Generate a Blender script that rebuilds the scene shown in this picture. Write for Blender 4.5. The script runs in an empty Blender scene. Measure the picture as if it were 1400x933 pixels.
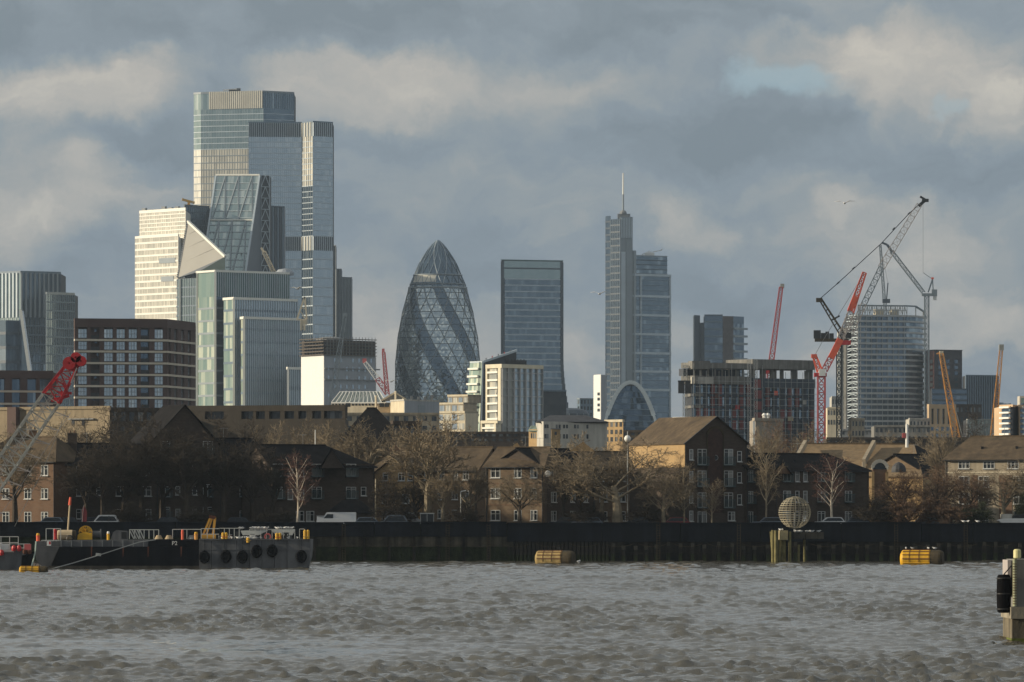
import bpy, math, random
import numpy as np
from mathutils import Vector, Matrix, noise as mnoise

random.seed(11)
rnd = random.random
def ru(a, b): return a + (b - a) * rnd()
sc = bpy.context.scene
col = sc.collection

# ------------------------------------------------------------------ camera
F, HY, CZ = 7500.0, 710.0, 5.5          # focal length in photo pixels, horizon row, eye height
cam_d = bpy.data.cameras.new('camera')
cam = bpy.data.objects.new('camera', cam_d)
col.objects.link(cam)
cam.location = (0, 0, CZ)
cam.rotation_euler = (math.pi / 2, 0, 0)
cam_d.sensor_width = 36.0
cam_d.lens = F / 1400 * 36.0
cam_d.shift_y = (HY - 466.5) / 1400
cam_d.clip_start = 1.0
cam_d.clip_end = 40000
sc.camera = cam

# ------------------------------------------------------------------ light
SUN_EL, SUN_BACK = math.radians(15), math.radians(4)     # sun to the left, a little behind the camera
sdir = Vector((-math.cos(SUN_BACK) * math.cos(SUN_EL), -math.sin(SUN_BACK) * math.cos(SUN_EL), math.sin(SUN_EL)))
sl = bpy.data.lights.new('sun', 'SUN')
sl.energy = 5.0
sl.angle = math.radians(0.5)
sl.color = (1.0, 0.86, 0.64)
so = bpy.data.objects.new('sun', sl)
col.objects.link(so)
so.rotation_euler = sdir.to_track_quat('Z', 'Y').to_euler()

w = bpy.data.worlds.new('World')
sc.world = w
w.use_nodes = True
nt = w.node_tree
nt.nodes.clear()
def N(t, **kw):
    n = nt.nodes.new(t)
    for k, v in kw.items(): setattr(n, k, v)
    return n
def LK(a, b): nt.links.new(a, b)
out = N('ShaderNodeOutputWorld')
bg = N('ShaderNodeBackground')
SKY_S = 0.1
bg.inputs['Strength'].default_value = SKY_S
LK(bg.outputs[0], out.inputs[0])
sky = N('ShaderNodeTexSky', sky_type='NISHITA')
sky.sun_disc = False
sky.sun_elevation = SUN_EL
sky.sun_rotation = math.atan2(sdir.x, sdir.y)
tc = N('ShaderNodeTexCoord')
# clouds: noise on the direction, plus the banks of light and dark cloud in view
wn = N('ShaderNodeTexNoise'); wn.inputs['Scale'].default_value = 30; wn.inputs['Detail'].default_value = 9; wn.inputs['Roughness'].default_value = .62
LK(tc.outputs['Generated'], wn.inputs['Vector'])
s1 = N('ShaderNodeVectorMath', operation='SUBTRACT'); s1.inputs[1].default_value = (.5, .5, .5)
LK(wn.outputs['Color'], s1.inputs[0])
s2 = N('ShaderNodeVectorMath', operation='MULTIPLY'); s2.inputs[1].default_value = (.045, .0, .030)
LK(s1.outputs[0], s2.inputs[0])
wd = N('ShaderNodeVectorMath', operation='ADD')
LK(tc.outputs['Generated'], wd.inputs[0]); LK(s2.outputs[0], wd.inputs[1])
mp = N('ShaderNodeVectorMath', operation='MULTIPLY'); mp.inputs[1].default_value = (1, 1, 2.4)
LK(wd.outputs[0], mp.inputs[0])
cn = N('ShaderNodeTexNoise'); cn.inputs['Scale'].default_value = 20; cn.inputs['Detail'].default_value = 8
cn.inputs['Roughness'].default_value = .6
LK(mp.outputs[0], cn.inputs['Vector'])
def math_node(op, a, b):
    m = N('ShaderNodeMath', operation=op)
    for i, v in enumerate((a, b)):
        if isinstance(v, (int, float)): m.inputs[i].default_value = v
        else: LK(v, m.inputs[i])
    return m.outputs[0]
def blob(px, py, rx, ry):
    c = Vector(((px - 700) / F, 1, (HY - py) / F)).normalized()
    a = N('ShaderNodeVectorMath', operation='SUBTRACT'); a.inputs[1].default_value = c
    LK(wd.outputs[0], a.inputs[0])
    b = N('ShaderNodeVectorMath', operation='MULTIPLY'); b.inputs[1].default_value = (F / rx, 12, F / ry)
    LK(a.outputs[0], b.inputs[0])
    l = N('ShaderNodeVectorMath', operation='LENGTH'); LK(b.outputs[0], l.inputs[0])
    m = N('ShaderNodeMapRange', interpolation_type='SMOOTHSTEP')
    m.inputs['From Min'].default_value = 1.15; m.inputs['From Max'].default_value = .35
    LK(l.outputs['Value'], m.inputs['Value'])
    return m.outputs['Result']
cf = N('ShaderNodeTexNoise'); cf.inputs['Scale'].default_value = 75; cf.inputs['Detail'].default_value = 8; cf.inputs['Roughness'].default_value = .6
LK(mp.outputs[0], cf.inputs['Vector'])
val = math_node('MULTIPLY_ADD', cn.outputs['Fac'], 0.85)
val.node.inputs[2].default_value = -.155
val = math_node('ADD', val, math_node('MULTIPLY', cf.outputs['Fac'], .32))
for px, py, rx, ry, wt in [
    (90, 125, 170, 60, .22), (500, 125, 170, 70, .25), (80, 260, 150, 80, .20), (150, 225, 80, 30, .12),
    (1250, 95, 210, 80, .24), (1390, 160, 70, 80, .16), (560, 230, 130, 60, .10), (750, 90, 130, 60, .12),
    (1250, 330, 160, 80, .10), (1340, 440, 110, 50, .26), (950, 290, 70, 40, .14), (780, 490, 90, 60, .16), (610, 510, 160, 60, .16), (1160, 510, 160, 60, .15), (930, 440, 90, 40, .12), (250, 420, 60, 60, .08),
    (40, 310, 110, 60, .10), (500, 400, 80, 90, .08), (1160, 285, 45, 25, .12),
    (350, 25, 440, 62, -.22), (840, 60, 160, 45, -.10), (1000, 20, 260, 44, -.19), (1380, 20, 200, 60, -.12),
    (230, 200, 110, 60, -.12), (130, 350, 130, 70, -.12), (880, 200, 150, 60, -.14), (1020, 170, 130, 50, -.10),
    (670, 330, 120, 70, -.10), (1320, 230, 190, 60, -.16), (1110, 210, 120, 55, -.13), (1020, 400, 150, 50, -.07)]:
    val = math_node('ADD', val, math_node('MULTIPLY', blob(px, py, rx, ry), wt))
cr = N('ShaderNodeValToRGB')
K = 1 / SKY_S
def stop(p, c, first=None):
    e = cr.color_ramp.elements[first] if first is not None else cr.color_ramp.elements.new(p)
    e.position = p; e.color = (c[0], c[1], c[2], 1)
stop(.18, (.175, .222, .272), 0); stop(.84, (.56, .54, .49), 1)
stop(.36, (.222, .275, .333)); stop(.48, (.272, .314, .350)); stop(.57, (.335, .355, .368)); stop(.70, (.430, .425, .410))
LK(val, cr.inputs['Fac'])
# clouds higher up: greyer, with brightness added for the water's reflections
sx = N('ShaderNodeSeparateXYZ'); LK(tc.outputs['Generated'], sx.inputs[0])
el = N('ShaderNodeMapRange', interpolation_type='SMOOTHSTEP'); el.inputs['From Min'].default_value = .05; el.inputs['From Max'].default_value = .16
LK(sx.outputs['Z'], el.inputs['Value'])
tn = N('ShaderNodeMix', data_type='RGBA', blend_type='MULTIPLY'); tn.inputs['B'].default_value = (1.52, 1.35, 1.18, 1)   # greyed and brightened with height, mostly above the view, to lift the water
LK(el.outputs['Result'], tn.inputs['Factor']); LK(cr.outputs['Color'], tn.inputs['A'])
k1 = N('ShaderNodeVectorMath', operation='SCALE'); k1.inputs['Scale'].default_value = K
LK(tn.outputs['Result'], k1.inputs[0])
gap = math_node('ADD', math_node('MULTIPLY', blob(1065, 117, 66, 30), .55), math_node('MULTIPLY', blob(1305, 145, 36, 14), .35))
veil = N('ShaderNodeMix', data_type='RGBA'); veil.inputs['B'].default_value = (.36 * K, .50 * K, .57 * K, 1)   # blue sky seen through thin cloud
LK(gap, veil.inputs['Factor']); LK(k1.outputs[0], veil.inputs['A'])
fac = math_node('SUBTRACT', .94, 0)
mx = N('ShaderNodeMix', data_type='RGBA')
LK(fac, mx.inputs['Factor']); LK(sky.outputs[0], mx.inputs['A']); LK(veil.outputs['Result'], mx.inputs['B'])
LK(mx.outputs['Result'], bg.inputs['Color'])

vs = sc.view_settings
vs.view_transform = 'Standard'; vs.look = 'None'; vs.exposure = 0; vs.gamma = 1; vs.use_curve_mapping = False

# ------------------------------------------------------------------ helpers
def PX(px, Y): return (px - 700) / F * Y
def PZ(py, Y): return CZ + (HY - py) / F * Y
def at(px, py, Y): return Vector((PX(px, Y), Y, PZ(py, Y)))
def on_line(px, A, B):                      # the point of the wall A-B (plan) that lies in direction px
    s = (px - 700) / F
    dx, dy = B[0] - A[0], B[1] - A[1]
    t = (s * A[1] - A[0]) / (dx - s * dy)
    return Vector((A[0] + t * dx, A[1] + t * dy))

def mat(name, c, rough=.8, var=.25, scale=.6, c2=None, metal=0, ior=1.45, bump=0, bscale=None, stretch=(1, 1, 1), streak=0):
    m = bpy.data.materials.new(name); m.use_nodes = True
    t = m.node_tree; b = t.nodes['Principled BSDF']
    b.inputs['Roughness'].default_value = rough
    b.inputs['Metallic'].default_value = metal
    b.inputs['IOR'].default_value = ior
    tc = t.nodes.new('ShaderNodeTexCoord')
    mpn = t.nodes.new('ShaderNodeMapping'); mpn.inputs['Scale'].default_value = stretch
    t.links.new(tc.outputs['Object'], mpn.inputs['Vector'])
    n = t.nodes.new('ShaderNodeTexNoise'); n.inputs['Scale'].default_value = scale; n.inputs['Detail'].default_value = 6
    n.inputs['Roughness'].default_value = .65
    t.links.new(mpn.outputs[0], n.inputs['Vector'])
    r = t.nodes.new('ShaderNodeValToRGB')
    a = [x * (1 - var) for x in c]; d = c2 or [min(1, x * (1 + var)) for x in c]
    r.color_ramp.elements[0].position = .3; r.color_ramp.elements[1].position = .7
    r.color_ramp.elements[0].color = (*a, 1); r.color_ramp.elements[1].color = (*d, 1)
    t.links.new(n.outputs['Fac'], r.inputs['Fac'])
    colour = r.outputs['Color']
    if streak:                              # rain streaks and grime
        mp2 = t.nodes.new('ShaderNodeMapping'); mp2.inputs['Scale'].default_value = (1, 1, .06)
        t.links.new(tc.outputs['Object'], mp2.inputs['Vector'])
        n2 = t.nodes.new('ShaderNodeTexNoise'); n2.inputs['Scale'].default_value = 1.3; n2.inputs['Detail'].default_value = 5
        t.links.new(mp2.outputs[0], n2.inputs['Vector'])
        r2 = t.nodes.new('ShaderNodeMapRange'); r2.inputs['From Min'].default_value = .35; r2.inputs['From Max'].default_value = .65
        r2.inputs['To Min'].default_value = 1 - streak; r2.inputs['To Max'].default_value = 1
        t.links.new(n2.outputs['Fac'], r2.inputs['Value'])
        mm = t.nodes.new('ShaderNodeVectorMath'); mm.operation = 'SCALE'
        t.links.new(colour, mm.inputs[0]); t.links.new(r2.outputs[0], mm.inputs['Scale'])
        colour = mm.outputs[0]
    t.links.new(colour, b.inputs['Base Color'])
    if bump:
        bn = t.nodes.new('ShaderNodeTexNoise'); bn.inputs['Scale'].default_value = bscale or scale * 6; bn.inputs['Detail'].default_value = 4
        t.links.new(mpn.outputs[0], bn.inputs['Vector'])
        bp = t.nodes.new('ShaderNodeBump'); bp.inputs['Strength'].default_value = bump; bp.inputs['Distance'].default_value = .05
        t.links.new(bn.outputs['Fac'], bp.inputs['Height']); t.links.new(bp.outputs[0], b.inputs['Normal'])
    return m

def brick(name, c, c2, mortar, s=1.0, var=.5):
    m = bpy.data.materials.new(name); m.use_nodes = True
    t = m.node_tree; b = t.nodes['Principled BSDF']; b.inputs['Roughness'].default_value = .9
    tc = t.nodes.new('ShaderNodeTexCoord')
    n = t.nodes.new('ShaderNodeTexNoise'); n.inputs['Scale'].default_value = .55 * s; n.inputs['Detail'].default_value = 8; n.inputs['Roughness'].default_value = .7
    t.links.new(tc.outputs['Object'], n.inputs['Vector'])
    n2 = t.nodes.new('ShaderNodeTexVoronoi'); n2.inputs['Scale'].default_value = 2.2
    mp = t.nodes.new('ShaderNodeMapping'); mp.inputs['Scale'].default_value = (1, 1, 3)
    t.links.new(tc.outputs['Object'], mp.inputs['Vector']); t.links.new(mp.outputs[0], n2.inputs['Vector'])
    mx = t.nodes.new('ShaderNodeMix'); mx.data_type = 'RGBA'
    mx.inputs['A'].default_value = (*c, 1); mx.inputs['B'].default_value = (*c2, 1)
    r = t.nodes.new('ShaderNodeMapRange'); r.inputs['From Min'].default_value = .35; r.inputs['From Max'].default_value = .65
    t.links.new(n.outputs['Fac'], r.inputs['Value']); t.links.new(r.outputs[0], mx.inputs['Factor'])
    m2 = t.nodes.new('ShaderNodeMix'); m2.data_type = 'RGBA'; m2.inputs['B'].default_value = (*mortar, 1)
    r3 = t.nodes.new('ShaderNodeMath'); r3.operation = 'MULTIPLY'; r3.inputs[1].default_value = var
    t.links.new(n2.outputs['Color'], r3.inputs[0]); t.links.new(r3.outputs[0], m2.inputs['Factor'])
    t.links.new(mx.outputs['Result'], m2.inputs['A']); t.links.new(m2.outputs['Result'], b.inputs['Base Color'])
    return m

def glass(name, dark, light, rough=.12, ior=1.9, metal=0.0, wob=.0):
    """facade glass: the 'tint' attribute tells panes with blinds or lit ceilings from clear ones"""
    m = bpy.data.materials.new(name); m.use_nodes = True
    t = m.node_tree; b = t.nodes['Principled BSDF']
    b.inputs['Roughness'].default_value = rough; b.inputs['IOR'].default_value = ior; b.inputs['Metallic'].default_value = metal
    a = t.nodes.new('ShaderNodeAttribute'); a.attribute_name = 'tint'
    mx = t.nodes.new('ShaderNodeMix'); mx.data_type = 'RGBA'
    mx.inputs['A'].default_value = (*dark, 1); mx.inputs['B'].default_value = (*light, 1)
    t.links.new(a.outputs['Fac'], mx.inputs['Factor']); t.links.new(mx.outputs['Result'], b.inputs['Base Color'])
    return m

class MB:
    def __init__(s): s.v = []; s.f = []; s.mi = []; s.t = []; s.tinted = False
    def face(s, pts, mi=0, tint=None):
        k = len(s.v); s.v += [tuple(p) for p in pts]; s.f.append(tuple(range(k, k + len(pts)))); s.mi.append(mi)
        s.t.append(tint or 0.0)
        if tint is not None: s.tinted = True
        return s
    def _hex(s, c, mi=0, tint=0):
        k = len(s.v); s.v += [tuple(p) for p in c]
        for f in ((0, 3, 2, 1), (4, 5, 6, 7), (0, 1, 5, 4), (1, 2, 6, 5), (2, 3, 7, 6), (3, 0, 4, 7)):
            s.f.append(tuple(k + i for i in f)); s.mi.append(mi); s.t.append(tint)
        return s
    def box(s, x0, x1, y0, y1, z0, z1, mi=0):
        return s._hex([(x0, y0, z0), (x1, y0, z0), (x1, y1, z0), (x0, y1, z0), (x0, y0, z1), (x1, y0, z1), (x1, y1, z1), (x0, y1, z1)], mi)
    def wbox(s, A, B, o0, o1, z0, z1, mi=0):      # box along the plan line A-B, offsets o0..o1 along its outward normal
        d = Vector((B[0] - A[0], B[1] - A[1])); d.normalize(); n = Vector((d.y, -d.x))
        a1 = Vector(A[:2]) + n * o1; b1 = Vector(B[:2]) + n * o1; b0 = Vector(B[:2]) + n * o0; a0 = Vector(A[:2]) + n * o0
        return s._hex([(*a1, z0), (*b1, z0), (*b0, z0), (*a0, z0), (*a1, z1), (*b1, z1), (*b0, z1), (*a0, z1)], mi)
    def bar(s, p, q, w, d=None, mi=0):
        p = Vector(p); q = Vector(q); z = (q - p)
        if z.length < 1e-6: return s
        z.normalize(); x = z.cross(Vector((0, 0, 1)) if abs(z.z) < .95 else Vector((0, 1, 0))); x.normalize(); y = z.cross(x)
        d = d or w; x = x * w / 2; y = y * d / 2
        return s._hex([p - x - y, p + x - y, p + x + y, p - x + y, q - x - y, q + x - y, q + x + y, q - x + y], mi)
    def tube(s, p, q, r, r2=None, n=6, mi=0, caps=True):
        p = Vector(p); q = Vector(q); r2 = r if r2 is None else r2
        z = (q - p).normalized(); x = z.cross(Vector((0, 0, 1)) if abs(z.z) < .95 else Vector((0, 1, 0))); x.normalize(); y = z.cross(x)
        k = len(s.v)
        for c, rr in ((p, r), (q, r2)):
            for i in range(n):
                a = 2 * math.pi * i / n; s.v.append(tuple(c + (x * math.cos(a) + y * math.sin(a)) * rr))
        for i in range(n):
            j = (i + 1) % n; s.f.append((k + i, k + j, k + n + j, k + n + i)); s.mi.append(mi); s.t.append(0)
        if caps:
            s.f.append(tuple(k + i for i in range(n - 1, -1, -1))); s.f.append(tuple(k + n + i for i in range(n))); s.mi += [mi, mi]; s.t += [0, 0]
        return s
    def prism(s, poly, z0, z1, mi=0, top=True):   # poly in plan, anticlockwise from above
        n = len(poly); k = len(s.v)
        s.v += [(*p[:2], z0) for p in poly] + [(*p[:2], z1) for p in poly]
        for i in range(n):
            j = (i + 1) % n; s.f.append((k + i, k + j, k + n + j, k + n + i)); s.mi.append(mi); s.t.append(0)
        if top: s.f.append(tuple(k + n + i for i in range(n))); s.mi.append(mi); s.t.append(0)
        return s
    def slabpoly(s, pts, off, mi=0):              # a planar polygon given thickness along the vector off
        off = Vector(off); P = [Vector(p) for p in pts]; n = len(P); k = len(s.v)
        s.v += [tuple(p) for p in P] + [tuple(p + off) for p in P]
        s.f.append(tuple(range(k, k + n))); s.f.append(tuple(k + n + i for i in range(n - 1, -1, -1)))
        for i in range(n):
            j = (i + 1) % n; s.f.append((k + i, k + n + i, k + n + j, k + j))
        s.mi += [mi] * (n + 2); s.t += [0] * (n + 2)
        return s
    def lathe(s, prof, c, n=16, mi=0, axis='z'):
        k = len(s.v)
        for r, h in prof:
            for i in range(n):
                a = 2 * math.pi * i / n; x, y = r * math.cos(a), r * math.sin(a)
                s.v.append((c[0] + x, c[1] + y, c[2] + h) if axis == 'z' else (c[0] + h, c[1] + x, c[2] + y) if axis == 'x' else (c[0] + x, c[1] + h, c[2] + y))
        for a in range(len(prof) - 1):
            for i in range(n):
                j = (i + 1) % n; s.f.append((k + a * n + i, k + a * n + j, k + (a + 1) * n + j, k + (a + 1) * n + i)); s.mi.append(mi); s.t.append(0)
        return s
    def lattice(s, p, q, w, pitch, cw, dw=None, up=(0, 0, 1), w2=None):
        """square lattice girder from p to q: four chords, battens and zigzag braces"""
        p = Vector(p); q = Vector(q); z = q - p; L = z.length; z.normalize()
        x = z.cross(Vector(up)); 
        if x.length < .01: x = z.cross(Vector((0, 1, 0)))
        x.normalize(); y = x.cross(z); w2 = w2 or w; dw = dw or cw * .6
        def c(t, sx, sy):
            ww = (w + (w2 - w) * t) / 2
            return p + z * (t * L) + x * sx * ww + y * sy * ww
        cs = [(-1, -1), (1, -1), (1, 1), (-1, 1)]
        for a in cs: s.bar(c(0, *a), c(1, *a), cw)
        n = max(2, round(L / pitch))
        for i in range(n):
            t0, t1 = i / n, (i + 1) / n
            for k in range(4):
                a, b = cs[k], cs[(k + 1) % 4]
                if i % 2: a, b = b, a
                s.bar(c(t0, *a), c(t1, *b), dw)
                s.bar(c(t1, *a), c(t1, *b), dw)
        return s
    def mesh(s, name, m, o=(0, 0, 0)):
        me = bpy.data.meshes.new(name)
        o = Vector(o)
        me.from_pydata([(v[0] - o.x, v[1] - o.y, v[2] - o.z) for v in s.v], [], s.f)
        for x in (m if isinstance(m, (list, tuple)) else [m]): me.materials.append(x)
        if max(s.mi, default=0) > 0: me.polygons.foreach_set('material_index', s.mi)
        if s.tinted:
            a = me.attributes.new('tint', 'FLOAT', 'FACE'); a.data.foreach_set('value', s.t)
        return me
    def build(s, name, m, parent=None, o=None, kind=None, smooth=False):
        org = root_loc(parent) if parent else (o if o is not None else (0, 0, 0))
        me = s.mesh(name, m, org)
        if smooth: me.polygons.foreach_set('use_smooth', [True] * len(me.polygons))
        ob = bpy.data.objects.new(name, me); col.objects.link(ob)
        if parent: ob.parent = parent
        else: ob.location = org
        if kind: ob['kind'] = kind
        return ob

RL = {}
def root_loc(o):
    while o.parent: o = o.parent
    return Vector(RL.get(o.name, o.location))
def thing(name, label, cat, loc, group=None, rz=0):
    o = bpy.data.objects.new(name, None); col.objects.link(o)
    o.empty_display_size = 1
    o.location = loc; o.rotation_euler = (0, 0, rz)
    RL[o.name] = tuple(loc)
    return tag(o, label, cat, group)
def tag(o, label, cat=None, group=None, kind=None):
    if label: o['label'] = label
    if cat: o['category'] = cat
    if group: o['group'] = group
    if kind: o['kind'] = kind
    return o
def put(name, me, parent, loc=(0, 0, 0), rz=0, scale=None):
    o = bpy.data.objects.new(name, me); col.objects.link(o)
    if parent: o.parent = parent
    o.location = loc; o.rotation_euler = (0, 0, rz)
    if scale: o.scale = scale
    return o
def copy_tree(o, parent=None):
    c = o.copy(); col.objects.link(c)
    if parent: c.parent = parent
    for ch in list(o.children): copy_tree(ch, c)
    return c
HAZE = 0.000036
# ------------------------------------------------------------------ materials
M = {}
M['brick_dark'] = brick('brick_dark', (.038, .026, .020), (.064, .043, .031), (.09, .075, .06))  # walls in shade: part of the shade is put into this low colour
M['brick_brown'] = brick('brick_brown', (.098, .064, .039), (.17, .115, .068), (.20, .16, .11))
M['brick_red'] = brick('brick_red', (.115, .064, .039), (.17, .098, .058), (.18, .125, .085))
M['brick_ochre'] = brick('brick_ochre', (.30, .19, .085), (.42, .28, .13), (.40, .30, .17))
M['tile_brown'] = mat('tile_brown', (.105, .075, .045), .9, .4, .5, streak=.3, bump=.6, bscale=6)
M['tile_dark'] = mat('tile_dark', (.017, .016, .017), .9, .45, .6, streak=.3, bump=.5, bscale=6, ior=1.2)  # roofs in shade: colour lowered to stand for the shade
M['slate'] = mat('slate', (.06, .062, .07), .7, .3, .6, streak=.2)
M['render'] = mat('render', (.52, .50, .45), .9, .12, .3, streak=.25)
M['cream'] = mat('cream', (.66, .58, .43), .85, .1, .3, streak=.18)
M['stone'] = mat('stone', (.40, .34, .25), .9, .2, .4, streak=.3)
M['white'] = mat('white', (.78, .78, .75), .55, .06, .8)
M['window_frame'] = mat('window_frame', (.52, .53, .52), .5, .1, .8)
M['grey'] = mat('grey', (.22, .23, .24), .7, .2, .4, streak=.2)
M['concrete'] = mat('concrete', (.22, .215, .20), .9, .22, .5, streak=.35, bump=.3)
M['dark'] = mat('dark', (.022, .024, .028), .6, .3, 1)
M['black'] = mat('black', (.010, .011, .012), .6, .3, 1)
M['navy'] = mat('navy', (.008, .011, .017), .75, .4, .35, streak=.45, bump=.4, ior=1.2)
M['wall_stone'] = mat('wall_stone', (.060, .056, .044), .95, .5, .5, c2=(.125, .112, .085), streak=.65, bump=.6, ior=1.2)
M['weed'] = mat('weed', (.020, .027, .014), .9, .5, .8, c2=(.040, .052, .022), streak=.4, bump=.6, ior=1.2)
M['pile'] = mat('pile', (.024, .028, .028), .8, .4, .5, c2=(.055, .045, .034), streak=.6, bump=.3, ior=1.2)
M['timber'] = mat('timber', (.030, .028, .025), .95, .4, 1, streak=.5, bump=.6, ior=1.2)
M['timber_head'] = mat('timber_head', (.050, .047, .040), .95, .4, 1.2, bump=.6, ior=1.2)
M['green_timber'] = mat('green_timber', (.16, .15, .05), .9, .45, .9, c2=(.30, .26, .11), streak=.35, bump=.6)
M['yellow'] = mat('yellow', (.72, .40, .015), .5, .18, .9, streak=.25)
M['yellow_old'] = mat('yellow_old', (.46, .32, .10), .65, .35, 1.4, c2=(.58, .42, .17), streak=.4)
M['rust'] = mat('rust', (.10, .035, .02), .9, .5, 1.5)
M['rust_and_shade'] = mat('rust_and_shade', (.045, .034, .020), .9, .5, 1.5, c2=(.08, .06, .03))  # dark rust; also serves as painted shade on the buoy ends
M['red'] = mat('red', (.45, .02, .025), .5, .25, .8)
M['red_pale'] = mat('red_pale', (.55, .12, .12), .6, .2, .4)
M['orange_red'] = mat('orange_red', (.75, .12, .055), .5, .18, .4)
M['orange'] = mat('orange', (.66, .31, .07), .6, .2, .5)
M['davit'] = mat('davit', (.66, .34, .05), .6, .2, .8)
M['crane_grey'] = mat('crane_grey', (.36, .36, .33), .6, .25, .6)
M['crane_pale'] = mat('crane_pale', (.40, .36, .34), .6, .15, .5)
M['crane_blue'] = mat('crane_blue', (.19, .23, .26), .6, .2, .5)
M['galv'] = mat('galv', (.36, .37, .36), .5, .2, 1.0)
M['rail'] = mat('rail', (.58, .59, .56), .6, .15, 1.0)
M['hull_grey'] = mat('hull_grey', (.10, .105, .115), .8, .3, .35, c2=(.17, .175, .185), streak=.35, bump=.3)
M['hull_black'] = mat('hull_black', (.006, .007, .010), .85, .5, .35, streak=.3, bump=.2, ior=1.2)
M['rubber'] = mat('rubber', (.007, .007, .008), .9, .4, 2, ior=1.1)
M['tan'] = mat('tan', (.50, .40, .26), .8, .2, 1)
M['bark_lit'] = mat('bark_lit', (.25, .205, .14), .95, .35, 1.2, c2=(.34, .285, .20), bump=.5)  # sunlit copy of the bark, the light put into its colour
M['bark_dark'] = mat('bark_dark', (.055, .043, .032), .95, .35, 1.2, bump=.5)  # shaded copy of the bark
M['bark_white'] = mat('bark_white', (.50, .44, .36), .9, .35, 1.5)
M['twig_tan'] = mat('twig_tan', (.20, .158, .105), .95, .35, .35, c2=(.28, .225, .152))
M['twig_dark'] = mat('twig_dark', (.045, .036, .026), .95, .35, .35, c2=(.07, .055, .04))  # shaded copy of the tan twigs, shade put into the colour
M['twig_red'] = mat('twig_red', (.15, .095, .060), .95, .3, .35)
M['twig_pink'] = mat('twig_pink', (.13, .07, .055), .95, .3, .35)
M['leaf'] = mat('leaf', (.035, .045, .018), .9, .5, .6, c2=(.06, .07, .03))
M['glass_house'] = glass('glass_house', (.012, .016, .018), (.35, .36, .35), .08, 1.5)
M['teal_rail'] = mat('teal_rail', (.055, .10, .11), .6, .2, 1)
M['car_grey'] = mat('car_grey', (.14, .17, .21), .3, .1, .5)
M['car_white'] = mat('car_white', (.60, .62, .64), .3, .05, .5)
M['car_dark'] = mat('car_dark', (.03, .035, .045), .25, .1, .5)
M['car_red'] = mat('car_red', (.22, .03, .03), .3, .1, .5)
M['car_glass'] = mat('car_glass', (.015, .02, .025), .08, .1, 1)
M['asphalt'] = mat('asphalt', (.05, .05, .05), .95, .3, .2)
M['soil'] = mat('soil', (.05, .052, .035), .95, .4, .05)

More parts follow.
